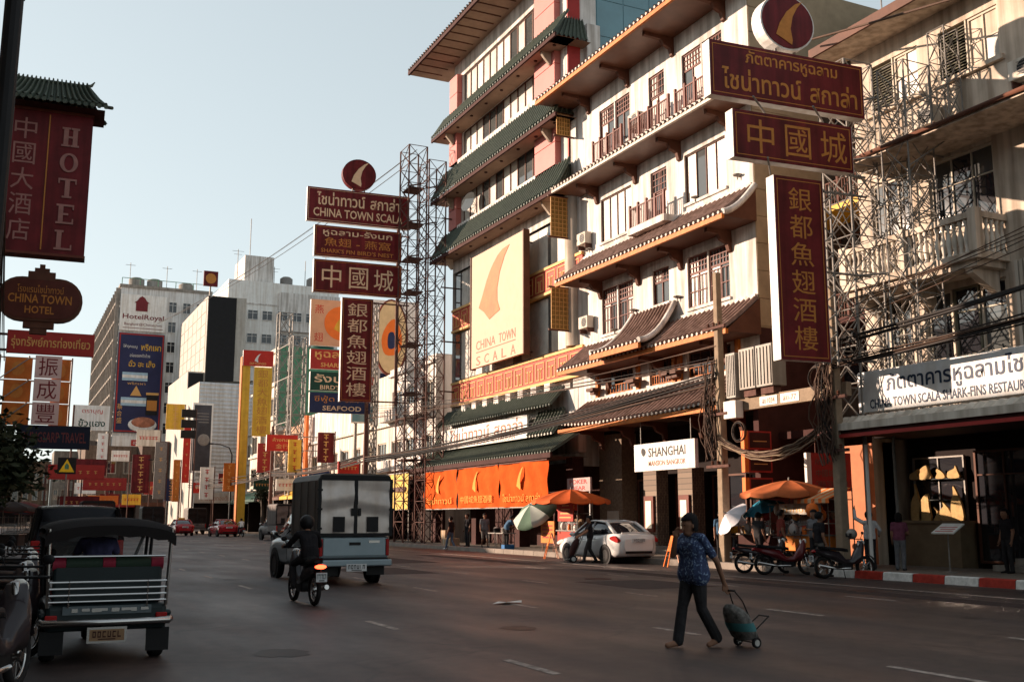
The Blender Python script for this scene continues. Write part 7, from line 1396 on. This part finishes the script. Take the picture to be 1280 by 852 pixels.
person('passer-by in dark clothes further along the left pavement', (-.7, 23.5, .15), R(175), {}, DRK, DRK, BLACK, vox=.02)
person('passer-by in a pale blue top on the left pavement beyond the wagon', (-.65, 28.5, .15), R(185), {**walk}, cloth('pale_blue', (.2, .26, .34)), DRK, BLACK, vox=.02)
# ================================================================ street furniture, stalls, cables
def umbrella(name, lab, loc, r, h0, rise, mats, n=8, tilt=(0, 0), pole=True, group=None, valance=.12, pm=STEEL):
    T = thing(name, lab, 'umbrella', (0, 0, 0), group); T.location = loc; T.rotation_euler = (tilt[0], tilt[1], 0)
    for i in range(n):
        q = MB(); q.smooth = True; rows = []
        for k in range(7):
            t = k / 6; row = []
            for j in range(5):
                a = 2 * math.pi * (i + j / 4) / n; sag = .06 * math.sin(math.pi * j / 4) * t; rr = r * t * (1 - .04 * math.sin(math.pi * j / 4)); row.append((rr * math.cos(a), rr * math.sin(a), h0 + rise * (1 - t ** 1.5) - sag))
            rows.append(row)
        if valance: rows.append([(p[0] * 1.01, p[1] * 1.01, p[2] - valance) for p in rows[-1]])
        q.loft(rows, close=False); q.build('canopy_gore', mats[i % len(mats)], T)
        a = 2 * math.pi * i / n; bar('rib', (0, 0, h0 + rise - .02), (r * math.cos(a), r * math.sin(a), h0 - .01), .012, pm, T); bar('stretcher', (0, 0, h0 - .12), (r * .5 * math.cos(a), r * .5 * math.sin(a), h0 + rise * .6), .009, pm, T)
    if pole: bar('pole', (0, 0, 0), (0, 0, h0 + rise + .08), .022, pm, T, 8)
    q = MB(); q.lathe([(.03, 0), (.03, .06), (.005, .1)], 8, (0, 0, h0 + rise)); q.build('finial', pm, T); return T
ORC = mat('orange_parasol_cloth', (.58, .10, .02), .8, var=.15); ORC2 = mat('faded_orange_cloth', (.45, .12, .04), .8, var=.2)
umbrella('market_parasol', 'orange market parasol over the red cart left of the white car', (21.2, 38.7, .15), 1.62, 2.15, .45, [ORC], 12)
umbrella('market_parasol', 'faded orange parasol over the food stalls by the second pole', (22.0, 26.1, .15), 1.5, 2.18, .4, [ORC2], 10)
umbrella('market_parasol', 'green and white parasol tilted against the orange banner', (21.5, 41.4, .9), 1.05, 1.2, .4, [mat('green_parasol', (.10, .16, .11), .8), mat('pale_parasol', (.45, .48, .42), .8)], 8, (R(10), R(-38)))
umbrella('hand_umbrella', 'white umbrella tilted beside the first utility pole', (21.5, 27.6, 1.15), .66, .62, .26, [mat('white_umbrella', (.66, .63, .66), .8), mat('white_umbrella', (.66, .63, .66), .8)], 8, (R(-15), R(-48)), valance=0)
umbrella('hand_umbrella', 'turquoise umbrella open behind the white one', (22.2, 27.2, 1.1), .7, .8, .3, [mat('turquoise_umbrella', (.03, .22, .34), .7)], 8, (R(-5), R(-20)), valance=0)
STRP = mat('striped_awning_pale', (.6, .42, .25), .8)
# carts
def cart(name, lab, loc, rz, bodym, L_=1.7, sign=None, signm=RED, rows=2, glass=True, top=1.9, group=None):
    T = thing(name, lab, 'food cart', (0, 0, 0), group); T.location = loc; T.rotation_euler = (0, 0, rz); w_ = .8
    q = MB(); q.box(W, -L_ / 2, L_ / 2, -w_ / 2, w_ / 2, .45, .9); q.build('body', bodym, T, bev=.02); q = MB(); q.box(W, -L_ / 2 - .05, L_ / 2 + .05, -w_ / 2 - .05, w_ / 2 + .05, .903, .94); q.build('counter', STEEL, T)
    for x in (-L_ / 2 + .05, L_ / 2 - .05):
        for y in (-w_ / 2 + .05, w_ / 2 - .05): bar('corner_post', (x, y, .94), (x, y, top), .018, STEEL, T)
    for k in range(rows):
        z = 1.25 + k * .35
        if z < top: q = MB(); q.box(W, -L_ / 2 + .06, L_ / 2 - .06, .02, w_ / 2 - .06, z, z + .025); q.build('shelf', STEEL, T)
    if glass: q = MB(); q.box(W, -L_ / 2 + .08, L_ / 2 - .08, -w_ / 2 + .06, -w_ / 2 + .07, .95, 1.35); q.build('glass_front', mat('thin_glass', (.4, .4, .4), .05, alpha=.22, var=0), T)
    if sign: q = MB(); q.box(W, -L_ / 2, L_ / 2, -w_ / 2 - .02, -w_ / 2 + .02, top - .32, top); q.build('sign_panel', signm, T); txt(sign, T, lambda a, b, c: (a, -w_ / 2 - .021 - c, b), 0, top - .16, L_ * .8, .2, GOLD, .002)
    for s in (-1, 1):
        q = MB(); q.smooth = True; n = 18; y = s * (w_ / 2 + .06); q.loft([[(L_ * .22 + (.26 + .03 * math.sin(u)) * math.cos(v), y + .025 * math.cos(u), .29 + (.26 + .03 * math.sin(u)) * math.sin(v)) for u in [2 * math.pi * k / 6 for k in range(6)]] for v in [2 * math.pi * k / n for k in range(n + 1)]], caps=False); wq = q.build('wheel', RUB, T)
        for k in range(6): a = k * math.pi / 3; bar('spoke', (L_ * .22, y, .29), (L_ * .22 + .26 * math.cos(a), y, .29 + .26 * math.sin(a)), .008, STEEL, wq)
    for x in (-L_ / 2 + .1,):
        for y in (-.3, .3): bar('leg', (x, y, .0), (x, y, .46), .025, STEEL, T)
    bar('push_bar', (-L_ / 2 - .35, -.35, .85), (-L_ / 2 - .35, .35, .85), .02, STEEL, T); bar('push_arm', (-L_ / 2 - .35, -.35, .85), (-L_ / 2, -.35, .8), .018, STEEL, T); bar('push_arm', (-L_ / 2 - .35, .35, .85), (-L_ / 2, .35, .8), .018, STEEL, T)
    return T
def goods(kind, lab, loc, m, m2=None, group='goods on the food carts'):
    q = MB(); x, y, z = loc
    if kind == 'jar':
        q.smooth = True; q.lathe([(.07, 0), (.08, .02), (.08, .17), (.055, .2), (.055, .22)], 12, loc); o = q.build('jar', m, None, at=loc); tag(o, lab, 'jar', group); q = MB(); q.lathe([(.06, .222), (.06, .25), (.02, .255)], 12, loc); q.build('lid', m2 or RED, o)
    elif kind == 'pot':
        q.smooth = True; q.lathe([(.14, 0), (.17, .04), (.17, .2), (.18, .21), (.16, .215), (.15, .1)], 16, loc); o = q.build('pot', m, None, at=loc); tag(o, lab, 'pot', group); q = MB(); q.lathe([(.165, .218), (.1, .26), (.02, .28), (.02, .31)], 14, loc); q.build('lid', m2 or STEEL, o)
    elif kind == 'crate':
        q.box(W, x - .25, x + .25, y - .17, y + .17, z, z + .03); q.box(W, x - .25, x - .23, y - .17, y + .17, z + .03, z + .22); q.box(W, x + .23, x + .25, y - .17, y + .17, z + .03, z + .22); q.box(W, x - .23, x + .23, y - .17, y - .15, z + .03, z + .22); q.box(W, x - .23, x + .23, y + .15, y + .17, z + .03, z + .22); o = q.build('crate', m, None, at=loc); tag(o, lab, 'crate', group)
    elif kind == 'bag':
        q.smooth = True; q.ell((x, y, z + .16), (.14, .11, .17), 12, 8); o = q.build('bag', m, None, at=loc); tag(o, lab, 'bag', group); q = MB(); q.smooth = True; q.tube([(x, y, z + .3), (x + .02, y, z + .38), (x - .03, y + .02, z + .43)], [.04, .02, .035], 8); q.build('knot', m, o)
    return o
REDC = mat('red_cart_paint', (.40, .04, .02), .5, var=.2); ORCART = mat('orange_cart_board', (.62, .19, .03), .6, var=.2)
c1 = cart('food_cart', 'red and gold food cart under the orange parasol', (21.35, 38.6, .15), R(-90), REDC, 1.7, '魚翅燕窩', REDC, top=2.05)
q = MB(); q.box(frX(20.85), 39.55, 40.75, .55, 1.45, -.05, 0); o = tag(q.build('orange_notice_board', ORCART, None, at=(20.85, 40, .15)), 'orange notice board standing at the cart beside the striped cone stand', 'sign'); 
for i in range(4): q = MB(); q.box(frX(20.85), 39.7, 40.6 - .1 * (i % 2), .75 + i * .16, .81 + i * .16, .002, .01); x = q.build('printed_line', REDC, o)
for y in (39.65, 40.65): q = MB(); q.box(W, 20.86, 20.89, y - .03, y + .03, .0, .55); q.build('foot', BROWN, o)
q = MB(); q.box(frX(20.9), 38.0, 39.3, 1.45, 2.25, -.04, 0); o = tag(q.build('red_menu_board', REDC, None, at=(20.9, 38.6, 1.1)), 'red menu board with gold lines hanging under the orange parasol', 'sign')
for i in range(4): q = MB(); q.box(frX(20.9), 38.15 + .06 * i, 39.15 - .08 * i, 1.58 + i * .16, 1.63 + i * .16, .002, .01); q.build('printed_line', GOLD, o)
for y in (38.1, 39.2): bar('stay', (20.92, y, .95), (20.92, y, 1.46), .015, STEEL, o)
c2 = cart('food_cart', 'dark food cart with a yellow tray beside the first utility pole', (21.9, 27.3, .15), R(-90), DARK2, 1.7, None, top=1.75)
c3 = cart('food_cart', 'orange-boarded juice cart with a lettered panel behind the parked motorcycles', (22.0, 25.2, .15), R(-90), ORCART, 1.8, 'น้ำทับทิม', CREAM2, top=1.85)
k = 0
for cx, cy, lb in ((21.6, 27.3, 'dark cart'), (21.65, 25.2, 'juice cart'), (21.0, 38.6, 'red cart')):
    for i, (kind, m, m2) in enumerate((('jar', CLEAR, RED), ('pot', STEEL, STEEL), ('jar', ORAN, RED), ('jar', SWHITE, RED), ('bag', SWHITE, None), ('jar', GOLD, BLACK))):
        goods(kind, ['red-lidded clear jar', 'steel lidded pot', 'orange juice jar', 'white jar with red lid', 'knotted white plastic bag', 'amber jar with black lid'][i] + ' on the ' + lb, (cx + .12 * (i % 2), cy - .62 + i * .25, 1.092), m, m2)
goods('crate', 'yellow plastic crate on the end of the dark cart', (21.7, 28.35, 1.092), YEL); b_ = MB(); b_.box(W, 21.4, 22.1, 28.15, 28.6, 1.05, 1.09); b_.build('side_shelf', STEEL, c2) if False else None
for i in range(8):
    goods('bag', ['orange', 'red', 'white', 'amber', 'brown', 'pale', 'dark red', 'yellow'][i] + ' bag hanging in the row above the juice carts', (21.75 + .1 * (i % 2), 24.4 + i * .42, 1.5 + .08 * (i % 3)), [ORAN, RED, SWHITE, GOLD, BROWN, CREAM2, REDP, YEL][i])
rk = thing('hanging_rail', 'steel rail from which snack bags hang above the food carts', 'rail', (21.8, 26, .15)); bar('rail', (21.8, 24.2, 1.98), (21.8, 27.6, 1.98), .018, STEEL, rk)
for y in (24.2, 27.6): bar('post', (21.8, y, .15), (21.8, y, 1.98), .02, STEEL, rk)
for i in range(8): bar('hook', (21.75 + .1 * (i % 2), 24.4 + i * .42, 1.92 + .08 * (i % 3) - .0), (21.8, 24.4 + i * .42, 1.99), .006, STEEL, rk)
# striped little awning, round orange lantern, boards in the stall
T = thing('striped_awning', 'small orange and cream striped awning left of the second utility pole', 'awning', (21.9, 24.4, 2.1)); n = 10
for i in range(n):
    y0 = 23.7 + 1.5 * i / n; y1 = 23.7 + 1.5 * (i + 1) / n; q = MB(); q.quad((21.4, y0, 2.12), (21.4, y1, 2.12), (22.3, y1, 2.45), (22.3, y0, 2.45)); q.quad((21.4, y0, 2.0), (21.4, y1, 2.0), (21.4, y1, 2.12), (21.4, y0, 2.12)); q.build('stripe', [ORAN, STRP][i % 2], T)
for y in (23.72, 25.18): bar('post', (22.3, y, .15), (22.3, y, 2.45), .02, STEEL, T); bar('arm', (21.42, y, 2.1), (22.3, y, 2.1), .015, STEEL, T)
T = thing('paper_lantern', 'round orange lantern hanging beside the striped awning', 'lantern', (21.3, 24.3, 1.75)); q = MB(); q.smooth = True; q.lathe([(.06, -.2), (.15, -.15), (.2, 0), (.15, .15), (.06, .2)], 14, (21.3, 24.3, 1.8)); q.build('globe', ORAN, T); bar('cord', (21.3, 24.3, 2.0), (21.4, 24.3, 2.12), .006, BLACK, T)
q = MB(); q.box(frX(22.6), 25.9, 27.4, 1.3, 1.95, -.04, 0); o = tag(q.build('price_board', CREAM2, None, at=(22.6, 26.6, .15)), 'cream price board with brown lettering at the back of the food stall', 'sign'); txt('ผลไม้ น้ำส้ม', o, frX(22.6), 26.65, 1.7, 1.2, .2, BT, .004, flip=True); bar('post', (22.62, 26.0, .15), (22.62, 26.0, 1.3), .02, STEEL, o); bar('post', (22.62, 27.3, .15), (22.62, 27.3, 1.3), .02, STEEL, o)
# A-frame barriers
def aframe(lab, loc, rz):
    T = thing('barrier', lab, 'barrier', (0, 0, 0), 'orange A-frame barriers'); T.location = loc; T.rotation_euler = (0, 0, rz)
    for s, m in ((-1, mat('pale_orange_board', (.70, .40, .28), .7)), (1, ORAN)):
        q = MB(); q.prism(lambda a, b, c: (a, s * (.02 + (1 - b / 1.0) * .26) + c, b), [(-.24, 0), (-.17, 0), (-.13, .5), (.13, .5), (.17, 0), (.24, 0), (.11, 1.0), (-.11, 1.0)], -.015, .015); q.build('leg_panel', m, T); 
    bar('brace', (0, -.18, .42), (0, .18, .42), .012, STEEL, T); return T
aframe('orange A-frame barrier standing behind the white car', (20.1, 29.7, 0), R(75)); aframe('orange A-frame barrier standing by the cart in front of the white car', (19.7, 37.6, 0), R(70))
# porter's hand cart
T = thing('hand_cart', 'two-wheeled hand cart loaded with a dark sack beside the white car', 'hand cart', (0, 0, 0)); 
for s in (-1, 1): wheel(T, s * .25, .0, .13, .06); bar('rail', (s * .2, 0, .13), (s * .2, -.45, 1.15), .018, STEEL, T)
bar('axle', (-.25, 0, .13), (.25, 0, .13), .015, STEEL, T)
for k in range(3): bar('rung', (-.2, -.1 - .15 * k, .35 + .33 * k), (.2, -.1 - .15 * k, .35 + .33 * k), .014, STEEL, T)
q = MB(); q.box(W, -.2, .2, 0, .25, .1, .13); q.build('toe_plate', STEEL, T); q = MB(); q.smooth = True; q.ell((0, -.06, .52), (.2, .14, .38), 14, 10, Matrix.Rotation(R(22), 3, 'X')); q.build('sack', DARK2, T); place(T, (18.75, 34.15, 0), R(70))
# wheeled shopping bag
T = thing('wheeled_bag', 'checked grey and turquoise wheeled shopping bag pulled by the woman', 'bag', (0, 0, 0)); CHK = mat('checked_bag', (.13, .12, .11), .9, var=.8, scale=16, bump=.8, bscale=14); TRQ = mat('turquoise_bag', (.05, .16, .17), .7, var=.3)
q = MB(); q.smooth = True; q.loft([[(.17 * math.cos(a) * w_, y0 + .14 * math.sin(a) * w_, z) for a in [2 * math.pi * k / 14 for k in range(14)]] for y0, z, w_ in ((.0, .09, .8), (.02, .13, 1.05), (.08, .26, 1.15), (.15, .4, 1.0), (.2, .47, .75), (.24, .52, .3))]); q.build('bag_body', CHK, T)
q = MB(); q.smooth = True; q.loft([[(.175 * math.cos(a) * w_, y0 + .145 * math.sin(a) * w_, z) for a in [2 * math.pi * k / 14 for k in range(14)]] for y0, z, w_ in ((.05, .2, 1.09), (.08, .26, 1.13), (.1, .3, 1.11))], caps=False); q.build('turquoise_panel', TRQ, T)
for s in (-1, 1): wheel(T, s * .17, -.02, .065, .04); bar('frame_tube', (s * .12, -.1, .1), (s * .1, .12, .56), .009, BLACK, T); bar('folding_foot', (s * .1, -.06, .2), (s * .09, -.3, .36), .009, BLACK, T); bar('handle_tube', (s * .1, .12, .56), (s * .05, .2, .68), .008, BLACK, T)
bar('handle', (-.06, .2, .68), (.06, .2, .68), .013, BLACK, T); bar('axle', (-.17, -.02, .065), (.17, -.02, .065), .008, BLACK, T); bar('foot_bar', (-.09, -.3, .36), (.09, -.3, .36), .009, BLACK, T)
place(T, (8.38, 10.86, 0), R(93))
# boxes and tables by the banners
goods('crate', 'blue plastic tub on the pavement under the nearest orange banner', (21.3, 45.0, .15), mat('blue_plastic', (.02, .12, .30), .5), group='crates by the orange banners')
CARD = mat('cardboard', (.34, .24, .15), .9)
for i, (y, z) in enumerate(((53.2, .15), (53.3, .55), (52.6, .15))):
    q = MB(); q.box(W, 21.4, 21.95, y - .3, y + .3, z, z + .398); o = tag(q.build('cardboard_box', CARD, None, at=(21.7, y, z)), ['cardboard box at the bottom of the stack by the banners', 'cardboard box on top of the stack by the banners', 'single cardboard box beside the stack by the banners'][i], 'box', 'cardboard boxes by the banners'); q = MB(); q.box(W, 21.395, 21.4, y - .03, y + .03, z, z + .39); q.build('tape', CREAM2, o)
for i, y in enumerate((46.4, 47.3)):
    T = thing('folding_table', ['folding table with a tray under the middle banner', 'folding table beside the grey-shirted pedestrian'][i], 'table', (21.9, y, .15)); q = MB(); q.box(W, 21.5, 22.2, y - .4, y + .4, .85, .89); q.build('top', STEEL, T)
    for a in (21.55, 22.15):
        for b in (y - .35, y + .35): bar('leg', (a, b, .15), (a, b, .85), .015, STEEL, T)
goods('pot', 'steel pot on the folding table under the middle banner', (21.8, 46.4, .89), STEEL, group='pots on the folding tables'); goods('pot', 'dark pot on the second folding table', (21.8, 47.3, .89), BLACK, group='pots on the folding tables')
# dark market stalls along the left pavement
DKC = mat('dark_stall_cloth', (.03, .022, .02), .9, var=.3); DKC2 = mat('dull_red_stall_cloth', (.10, .02, .018), .9, var=.3); DKC3 = mat('dull_blue_stall_cloth', (.03, .04, .06), .9, var=.3)
for i, (x, y, m) in enumerate(((-1.3, 30.5, DKC3), (.1, 49, DKC), (.9, 55, DKC2), (1.0, 62, DKC), (1.8, 69, DKC3), (2.0, 78, DKC2))):
    umbrella('stall_parasol', nth[i] + ' dark stall parasol along the left pavement, counted away from the camera', (x, y, 0.15 if x < 0 else 0), 1.25, 2.0, .35, [m], 8, group='dark parasols of the left-hand stalls')
    c_ = cart('stall_cart', nth[i] + ' dark stall cart along the left pavement, counted away from the camera', (x + .05, y + .1, 0.15 if x < 0 else 0), R(-20 * i), DKC, 1.5, None, top=1.7, group='dark carts of the left-hand stalls')
# small white and red notice on the dark wall, sign of the mansion hotel
T = thing('mansion_sign', 'white sign of the mansion hotel hanging over the entrance between brick columns', 'sign', (22.6, 33.9, 3.4)); fw = frX(22.6); q = MB(); q.box(fw, 31.87, 35.98, 3.38, 4.44, -.15, 0); q.build('board', SWHITE, T); txt('SHANGHAI', T, fw, 33.7, 4.08, 2.5, .36, BLACK, .004, flip=True, bold=.015); txt('MANSION BANGKOK', T, fw, 33.7, 3.66, 2.5, .2, BT, .004, flip=True, bold=.01)
q = MB(); q.prism(fw, outline([(35.3, 3.95), (35.45, 4.1), (35.42, 4.25), (35.25, 4.25), (35.15, 4.1)], 3), .004, .012); q.build('emblem', BLACK, T)
for y in (32.2, 35.6): bar('hanger', (22.68, y, 4.44), (22.68, y, 5.38), .02, STEEL, T)
T = thing('poker_notice', 'small white notice with red lettering on the dark wall above the orange parasol', 'sign', (23.2, 41.6, 2.7)); fw = frX(23.2); q = MB(); q.box(fw, 40.6, 42.7, 2.75, 3.35, -.1, 0); q.build('board', mat('pinkish_board', (.42, .3, .28), .6), T); txt('POKER', T, fw, 41.65, 3.18, 1.6, .2, REDP, .004, flip=True, bold=.02); txt('DEAR', T, fw, 41.65, 2.9, 1.3, .18, REDP, .004, flip=True, bold=.02); bar('post', (23.25, 40.7, .15), (23.25, 40.7, 3.3), .04, SWHITE, T); bar('post', (23.25, 42.6, .15), (23.25, 42.6, 3.3), .04, SWHITE, T)
# yellow roller blind
T = thing('roller_blind', 'yellow roller blind hanging in front of the shop left of the orange banners', 'blind', (22.2, 63, 1.9)); q = MB(); q.smooth = True; fw = frX(22.2); q.loft([[fw(61.0 + 3.6 * k / 10, 4.3 - 2.2 * j / 6, .04 * math.sin(k + j * .3)) for k in range(11)] for j in range(7)], close=False); q.build('cloth', mat('yellow_blind', (.62, .42, .10), .7, var=.15), T); bar('roller', fw(61, 4.32, 0), fw(64.6, 4.32, 0), .05, STEEL, T); bar('hem_bar', fw(61, 2.1, 0), fw(64.6, 2.1, 0), .03, STEEL, T); 
for y in (61.0, 64.6): bar('post', (22.25, y, .15), (22.25, y, 4.35), .04, STEEL, T)

# ================================================================ utility poles
def upole(name, lab, x, y, h, lean=0, m=POLEC, w0=.16):
    T = thing(name, lab, 'utility pole', (x, y, .15)); q = MB(); q.loft([[(x - s, y - s, z), (x + s, y - s, z), (x + s, y + s, z), (x - s, y + s, z)] for z, s in ((.0, w0 * .75), (h, w0 * .5))]); q.build('shaft', m, T, bev=.02); return T
P1 = upole('utility_pole', 'square concrete utility pole left of the food stalls, top bare against the hotel', 21.3, 28.5, 9.75, w0=.2)
P2 = upole('utility_pole', 'square concrete utility pole wrapped in cables beside the restaurant', 21.3, 23.1, 8.2, w0=.2)
q = MB(); q.box(W, 21.42, 21.62, 22.8, 28.9, 5.0, 5.4); BM = tag(q.build('pole_beam', POLEC, None, at=(21.5, 25.8, 5.0)), 'heavy concrete beam spanning the two utility poles under the grey boxes', 'beam')
for y, t in ((26.2, 'สย1034'), (25.2, 'สย-77')): q = MB(); q.box(frX(21.42), y - .42, y + .42, 5.06, 5.34, .003, .015); o = q.build('number_plate', SWHITE, BM); txt(t, o, frX(21.42), y, 5.2, .6, .16, BT, .017, flip=True)
GBX = mat('grey_cabinet', (.25, .235, .215), .55, .2, var=.12, streak=.2)
for i, (y0, y1, z0, z1, xd) in enumerate(((27.55, 28.05, 5.42, 6.9, .5), (26.55, 27.35, 5.62, 6.95, .55), (25.7, 26.5, 5.62, 6.95, .55))):
    T = thing('electrical_cabinet', ['narrow grey electrical cabinet nearest the first utility pole', 'ribbed grey electrical cabinet in the middle above the beam', 'ribbed grey electrical cabinet beside the upright maroon sign'][i], 'cabinet', (21.5, y0, 5.4), 'grey cabinets on the pole beam'); q = MB(); q.box(W, 21.2, 21.2 + xd, y0, y1, z0, z1); q.build('case', GBX, T, bev=.02)
    q = MB(); q.box(W, 21.3, 21.6, y0 + .1, y1 - .1, 5.401, z0); q.build('bracket', RUST, T)
    for k in range(5): q = MB(); yy = y0 + .08 + (y1 - y0 - .16) * k / 4; q.box(W, 21.17, 21.199, yy - .02, yy + .02, z0 + .08, z1 - .08); q.build('rib', GBX, T)
T = thing('meter_box', 'white meter box hung on the beam next to the first utility pole', 'cabinet', (21.3, 27.9, 4.6)); q = MB(); q.box(W, 21.1, 21.41, 27.45, 28.1, 4.75, 5.32); q.build('case', SWHITE, T, bev=.02)
for z, c in ((7.9, P1), (5.0, P1), (3.3, P1), (5.0, P2), (3.5, P2)):
    y = 28.5 if c is P1 else 23.1
    for k in range(3): q = MB(); q.lathe([(.03, 0), (.06, .03), (.03, .06), (.06, .09), (.02, .13)], 8, (21.12, y - .3 + k * .3, z)); q.build('insulator', BROWN, c)
    q = MB(); q.box(W, 21.08, 21.16, y - .6, y + .6, z - .1, z - .01); q.build('crossarm', RUST, c)
for (x, y, h, lab) in ((21.2, 45.2, 8.6, 'slender concrete pole in front of the orange banners'), (21.2, 66.5, 10.5, 'dark concrete pole beside the yellow roller blind'), (20.9, 92, 9.5, 'far concrete pole by the yellow awning')): upole('utility_pole', lab, x, y, h, m=CONC if y < 60 else RUST, w0=.2) if y != 45.2 else None
DP = thing('drain_standpipe', 'white standpipe beside the restaurant pier that the man in white holds', 'pipe', (21.75, 22.5, .15)); bar('pipe', (21.75, 22.5, .15), (21.75, 22.5, 3.6), .05, SWHITE, DP, 8)
# cables ----------------------------------------------------------
def sag(p0, p1, s, n=14): p0, p1 = Vector(p0), Vector(p1); return [p0.lerp(p1, i / n) - Vector((0, 0, 4 * s * (i / n) * (1 - i / n))) for i in range(n + 1)]
def bundle(lab, p0, p1, s, k, spread, r, seed, ms=(CABLE, CABLE2, CABLE), name='cable_bundle', jitter=.0):
    T = thing(name, lab, 'cables', p0); rn = random.Random(seed)
    for i in range(k):
        a = Vector(p0) + Vector((rn.uniform(-.08, .08), 0, rn.uniform(-spread, spread))); b = Vector(p1) + Vector((rn.uniform(-.08, .08), 0, rn.uniform(-spread, spread))); pts = sag(a, b, s * rn.uniform(.75, 1.3), 16)
        pts = [p + Vector((rn.uniform(-1, 1), 0, rn.uniform(-1, 1))) * (jitter if 0 < j < 16 else 0) for j, p in enumerate(pts)]
        q = MB(); q.smooth = True; q.tube(pts, r * rn.uniform(.7, 1.3), 5); q.build('cable', rn.choice(ms), T)
    return T
bundle('thick bundle of cables sagging along the street from the first pole past the tiled building', (21.2, 28.5, 6.2), (21.2, 66.5, 5.4), .35, 16, .2, .028, 1)
bundle('loose upper cables running from the first pole past the lower eaves', (21.2, 28.5, 6.9), (21.2, 66.5, 8.4), .3, 7, .45, .014, 2)
bundle('cables looping between the two utility poles above the parasol', (21.15, 28.5, 4.1), (21.15, 23.1, 4.35), .75, 14, .18, .022, 3, (CABLE2, CABLE2, POLEC), jitter=.03)
bundle('cables running right from the second pole over the white restaurant sign', (21.2, 23.1, 5.9), (20.2, 8, 6.6), .15, 9, .14, .02, 4)
bundle('thin upper wires crossing in front of the cream balcony', (21.2, 23.1, 7.1), (20.2, 8, 9.2), .2, 5, .5, .011, 5)
bundle('thick black cable with thin ones crossing the cream facade at mid height', (21.2, 23.1, 6.5), (20.6, 8, 7.6), .2, 4, .12, .035, 6)
bundle('single black wire crossing the top right corner', (22.3, 25.2, 16.8), (20.2, 9, 12.6), .1, 1, 0, .035, 7, name='overhead_wire')
bundle('wires from the far pole towards the distant street', (21.2, 66.5, 5.4), (20.9, 92, 5.4), .3, 10, .3, .028, 8)
bundle('distant wires past the yellow awning towards the corrugated building', (20.9, 92, 5.4), (19.5, 128, 5.6), .4, 8, .5, .03, 9)
bundle('faint wires at the top of the far mast', (22, 60, 24), (14, 120, 23), .8, 3, .5, .02, 10)
bundle('wires at the left edge beside the roofed hotel sign', (-.4, 15, 9.0), (-.3, 36, 6.4), .5, 4, .3, .014, 11)
# cables wound down the poles
for lab, x, y, z0, z1, seed, k in (('tangle of cables hanging down the first utility pole', 21.05, 28.75, 3.4, 6.9, 21, 18), ('tangle of cables wrapped round the second utility pole', 21.0, 23.1, 3.0, 7.0, 22, 26)):
    T = thing('cable_tangle', lab, 'cables', (x, y, z0)); rn = random.Random(seed)
    for i in range(k):
        yy = y + rn.uniform(-.25, .3); xx = x + rn.uniform(-.12, .1); a, b = z0 + rn.uniform(0, .8), z1 - rn.uniform(0, 1.2); pts = [(xx + rn.uniform(-.07, .07), yy + rn.uniform(-.12, .12) + (.35 * math.sin(math.pi * j / 8) if i % 3 == 0 else 0), a + (b - a) * j / 8) for j in range(9)]
        q = MB(); q.smooth = True; q.tube(pts, rn.uniform(.012, .026), 5); q.build('cable', rn.choice([CABLE2, CABLE, CABLE2]), T)
for lab, y, z, seed in (('coil of spare cable hanging under the beam at the first pole', 27.4, 4.3, 31), ('coil of spare cable beside the second pole', 23.7, 5.6, 32), ('coil of dark cable on the lattice beside the upright sign', 22.3, 6.4, 33)):
    T = thing('cable_coil', lab, 'cables', (21.1, y, z)); rn = random.Random(seed)
    for i in range(5): q = MB(); q.smooth = True; r_ = rn.uniform(.28, .42); ph = rn.random() * 6; q.tube([(21.1 + .03 * i, y + r_ * math.cos(2 * math.pi * j / 18), z + r_ * math.sin(2 * math.pi * j / 18)) for j in range(19)], .014, 5); q.build('loop', CABLE2 if i % 2 else CABLE, T)
# street lamps further up
for x, y, h, lab in ((20.9, 110, 9.0, 'curved-arm street lamp in front of the corrugated building'), (18.0, 134, 8.5, 'curved-arm street lamp by the distant yellow sign')):
    T = thing('street_lamp', lab, 'street lamp', (x, y, 0)); q = MB(); q.smooth = True; q.tube([(x, y, .1), (x, y, h - 1), (x - .3, y, h - .3), (x - 1.2, y, h), (x - 1.9, y, h + .05)], [.1, .08, .06, .05, .045], 8); q.build('column', BLACK, T); q = MB(); q.smooth = True; q.ell((x - 2.1, y, h + .05), (.35, .12, .08)); q.build('lantern', BLACK, T)
# lattice aerials
AE = thing('roof_aerial', 'thin television aerial on the dark roof at the top right', 'aerial', (27.5, 25.5, 18)); bar('mast', (26.6, 25.6, 18.2), (26.6, 25.6, 21.8), .03, STEEL, AE)
for z, l in ((21.5, .9), (21.1, 1.1), (20.6, .7)): bar('boom', (26.6, 25.6 - l, z), (26.6, 25.6 + l, z), .015, STEEL, AE)
# helmet hung on the third motorcycle, pigeon on the hood
T = thing('helmet', 'silver-grey helmet on the handlebar of the motorcycle by the second pole', 'helmet', (20.6, 22.0, 1.02)); q = MB(); q.smooth = True; q.ell((20.6, 22.0, 1.15), (.14, .15, .14), 14, 10); q.build('shell', STEEL, T); q = MB(); q.box(W, 20.47, 20.5, 21.9, 22.1, 1.07, 1.17); q.build('visor', BLACK, T)
flush_text(); flush_people()
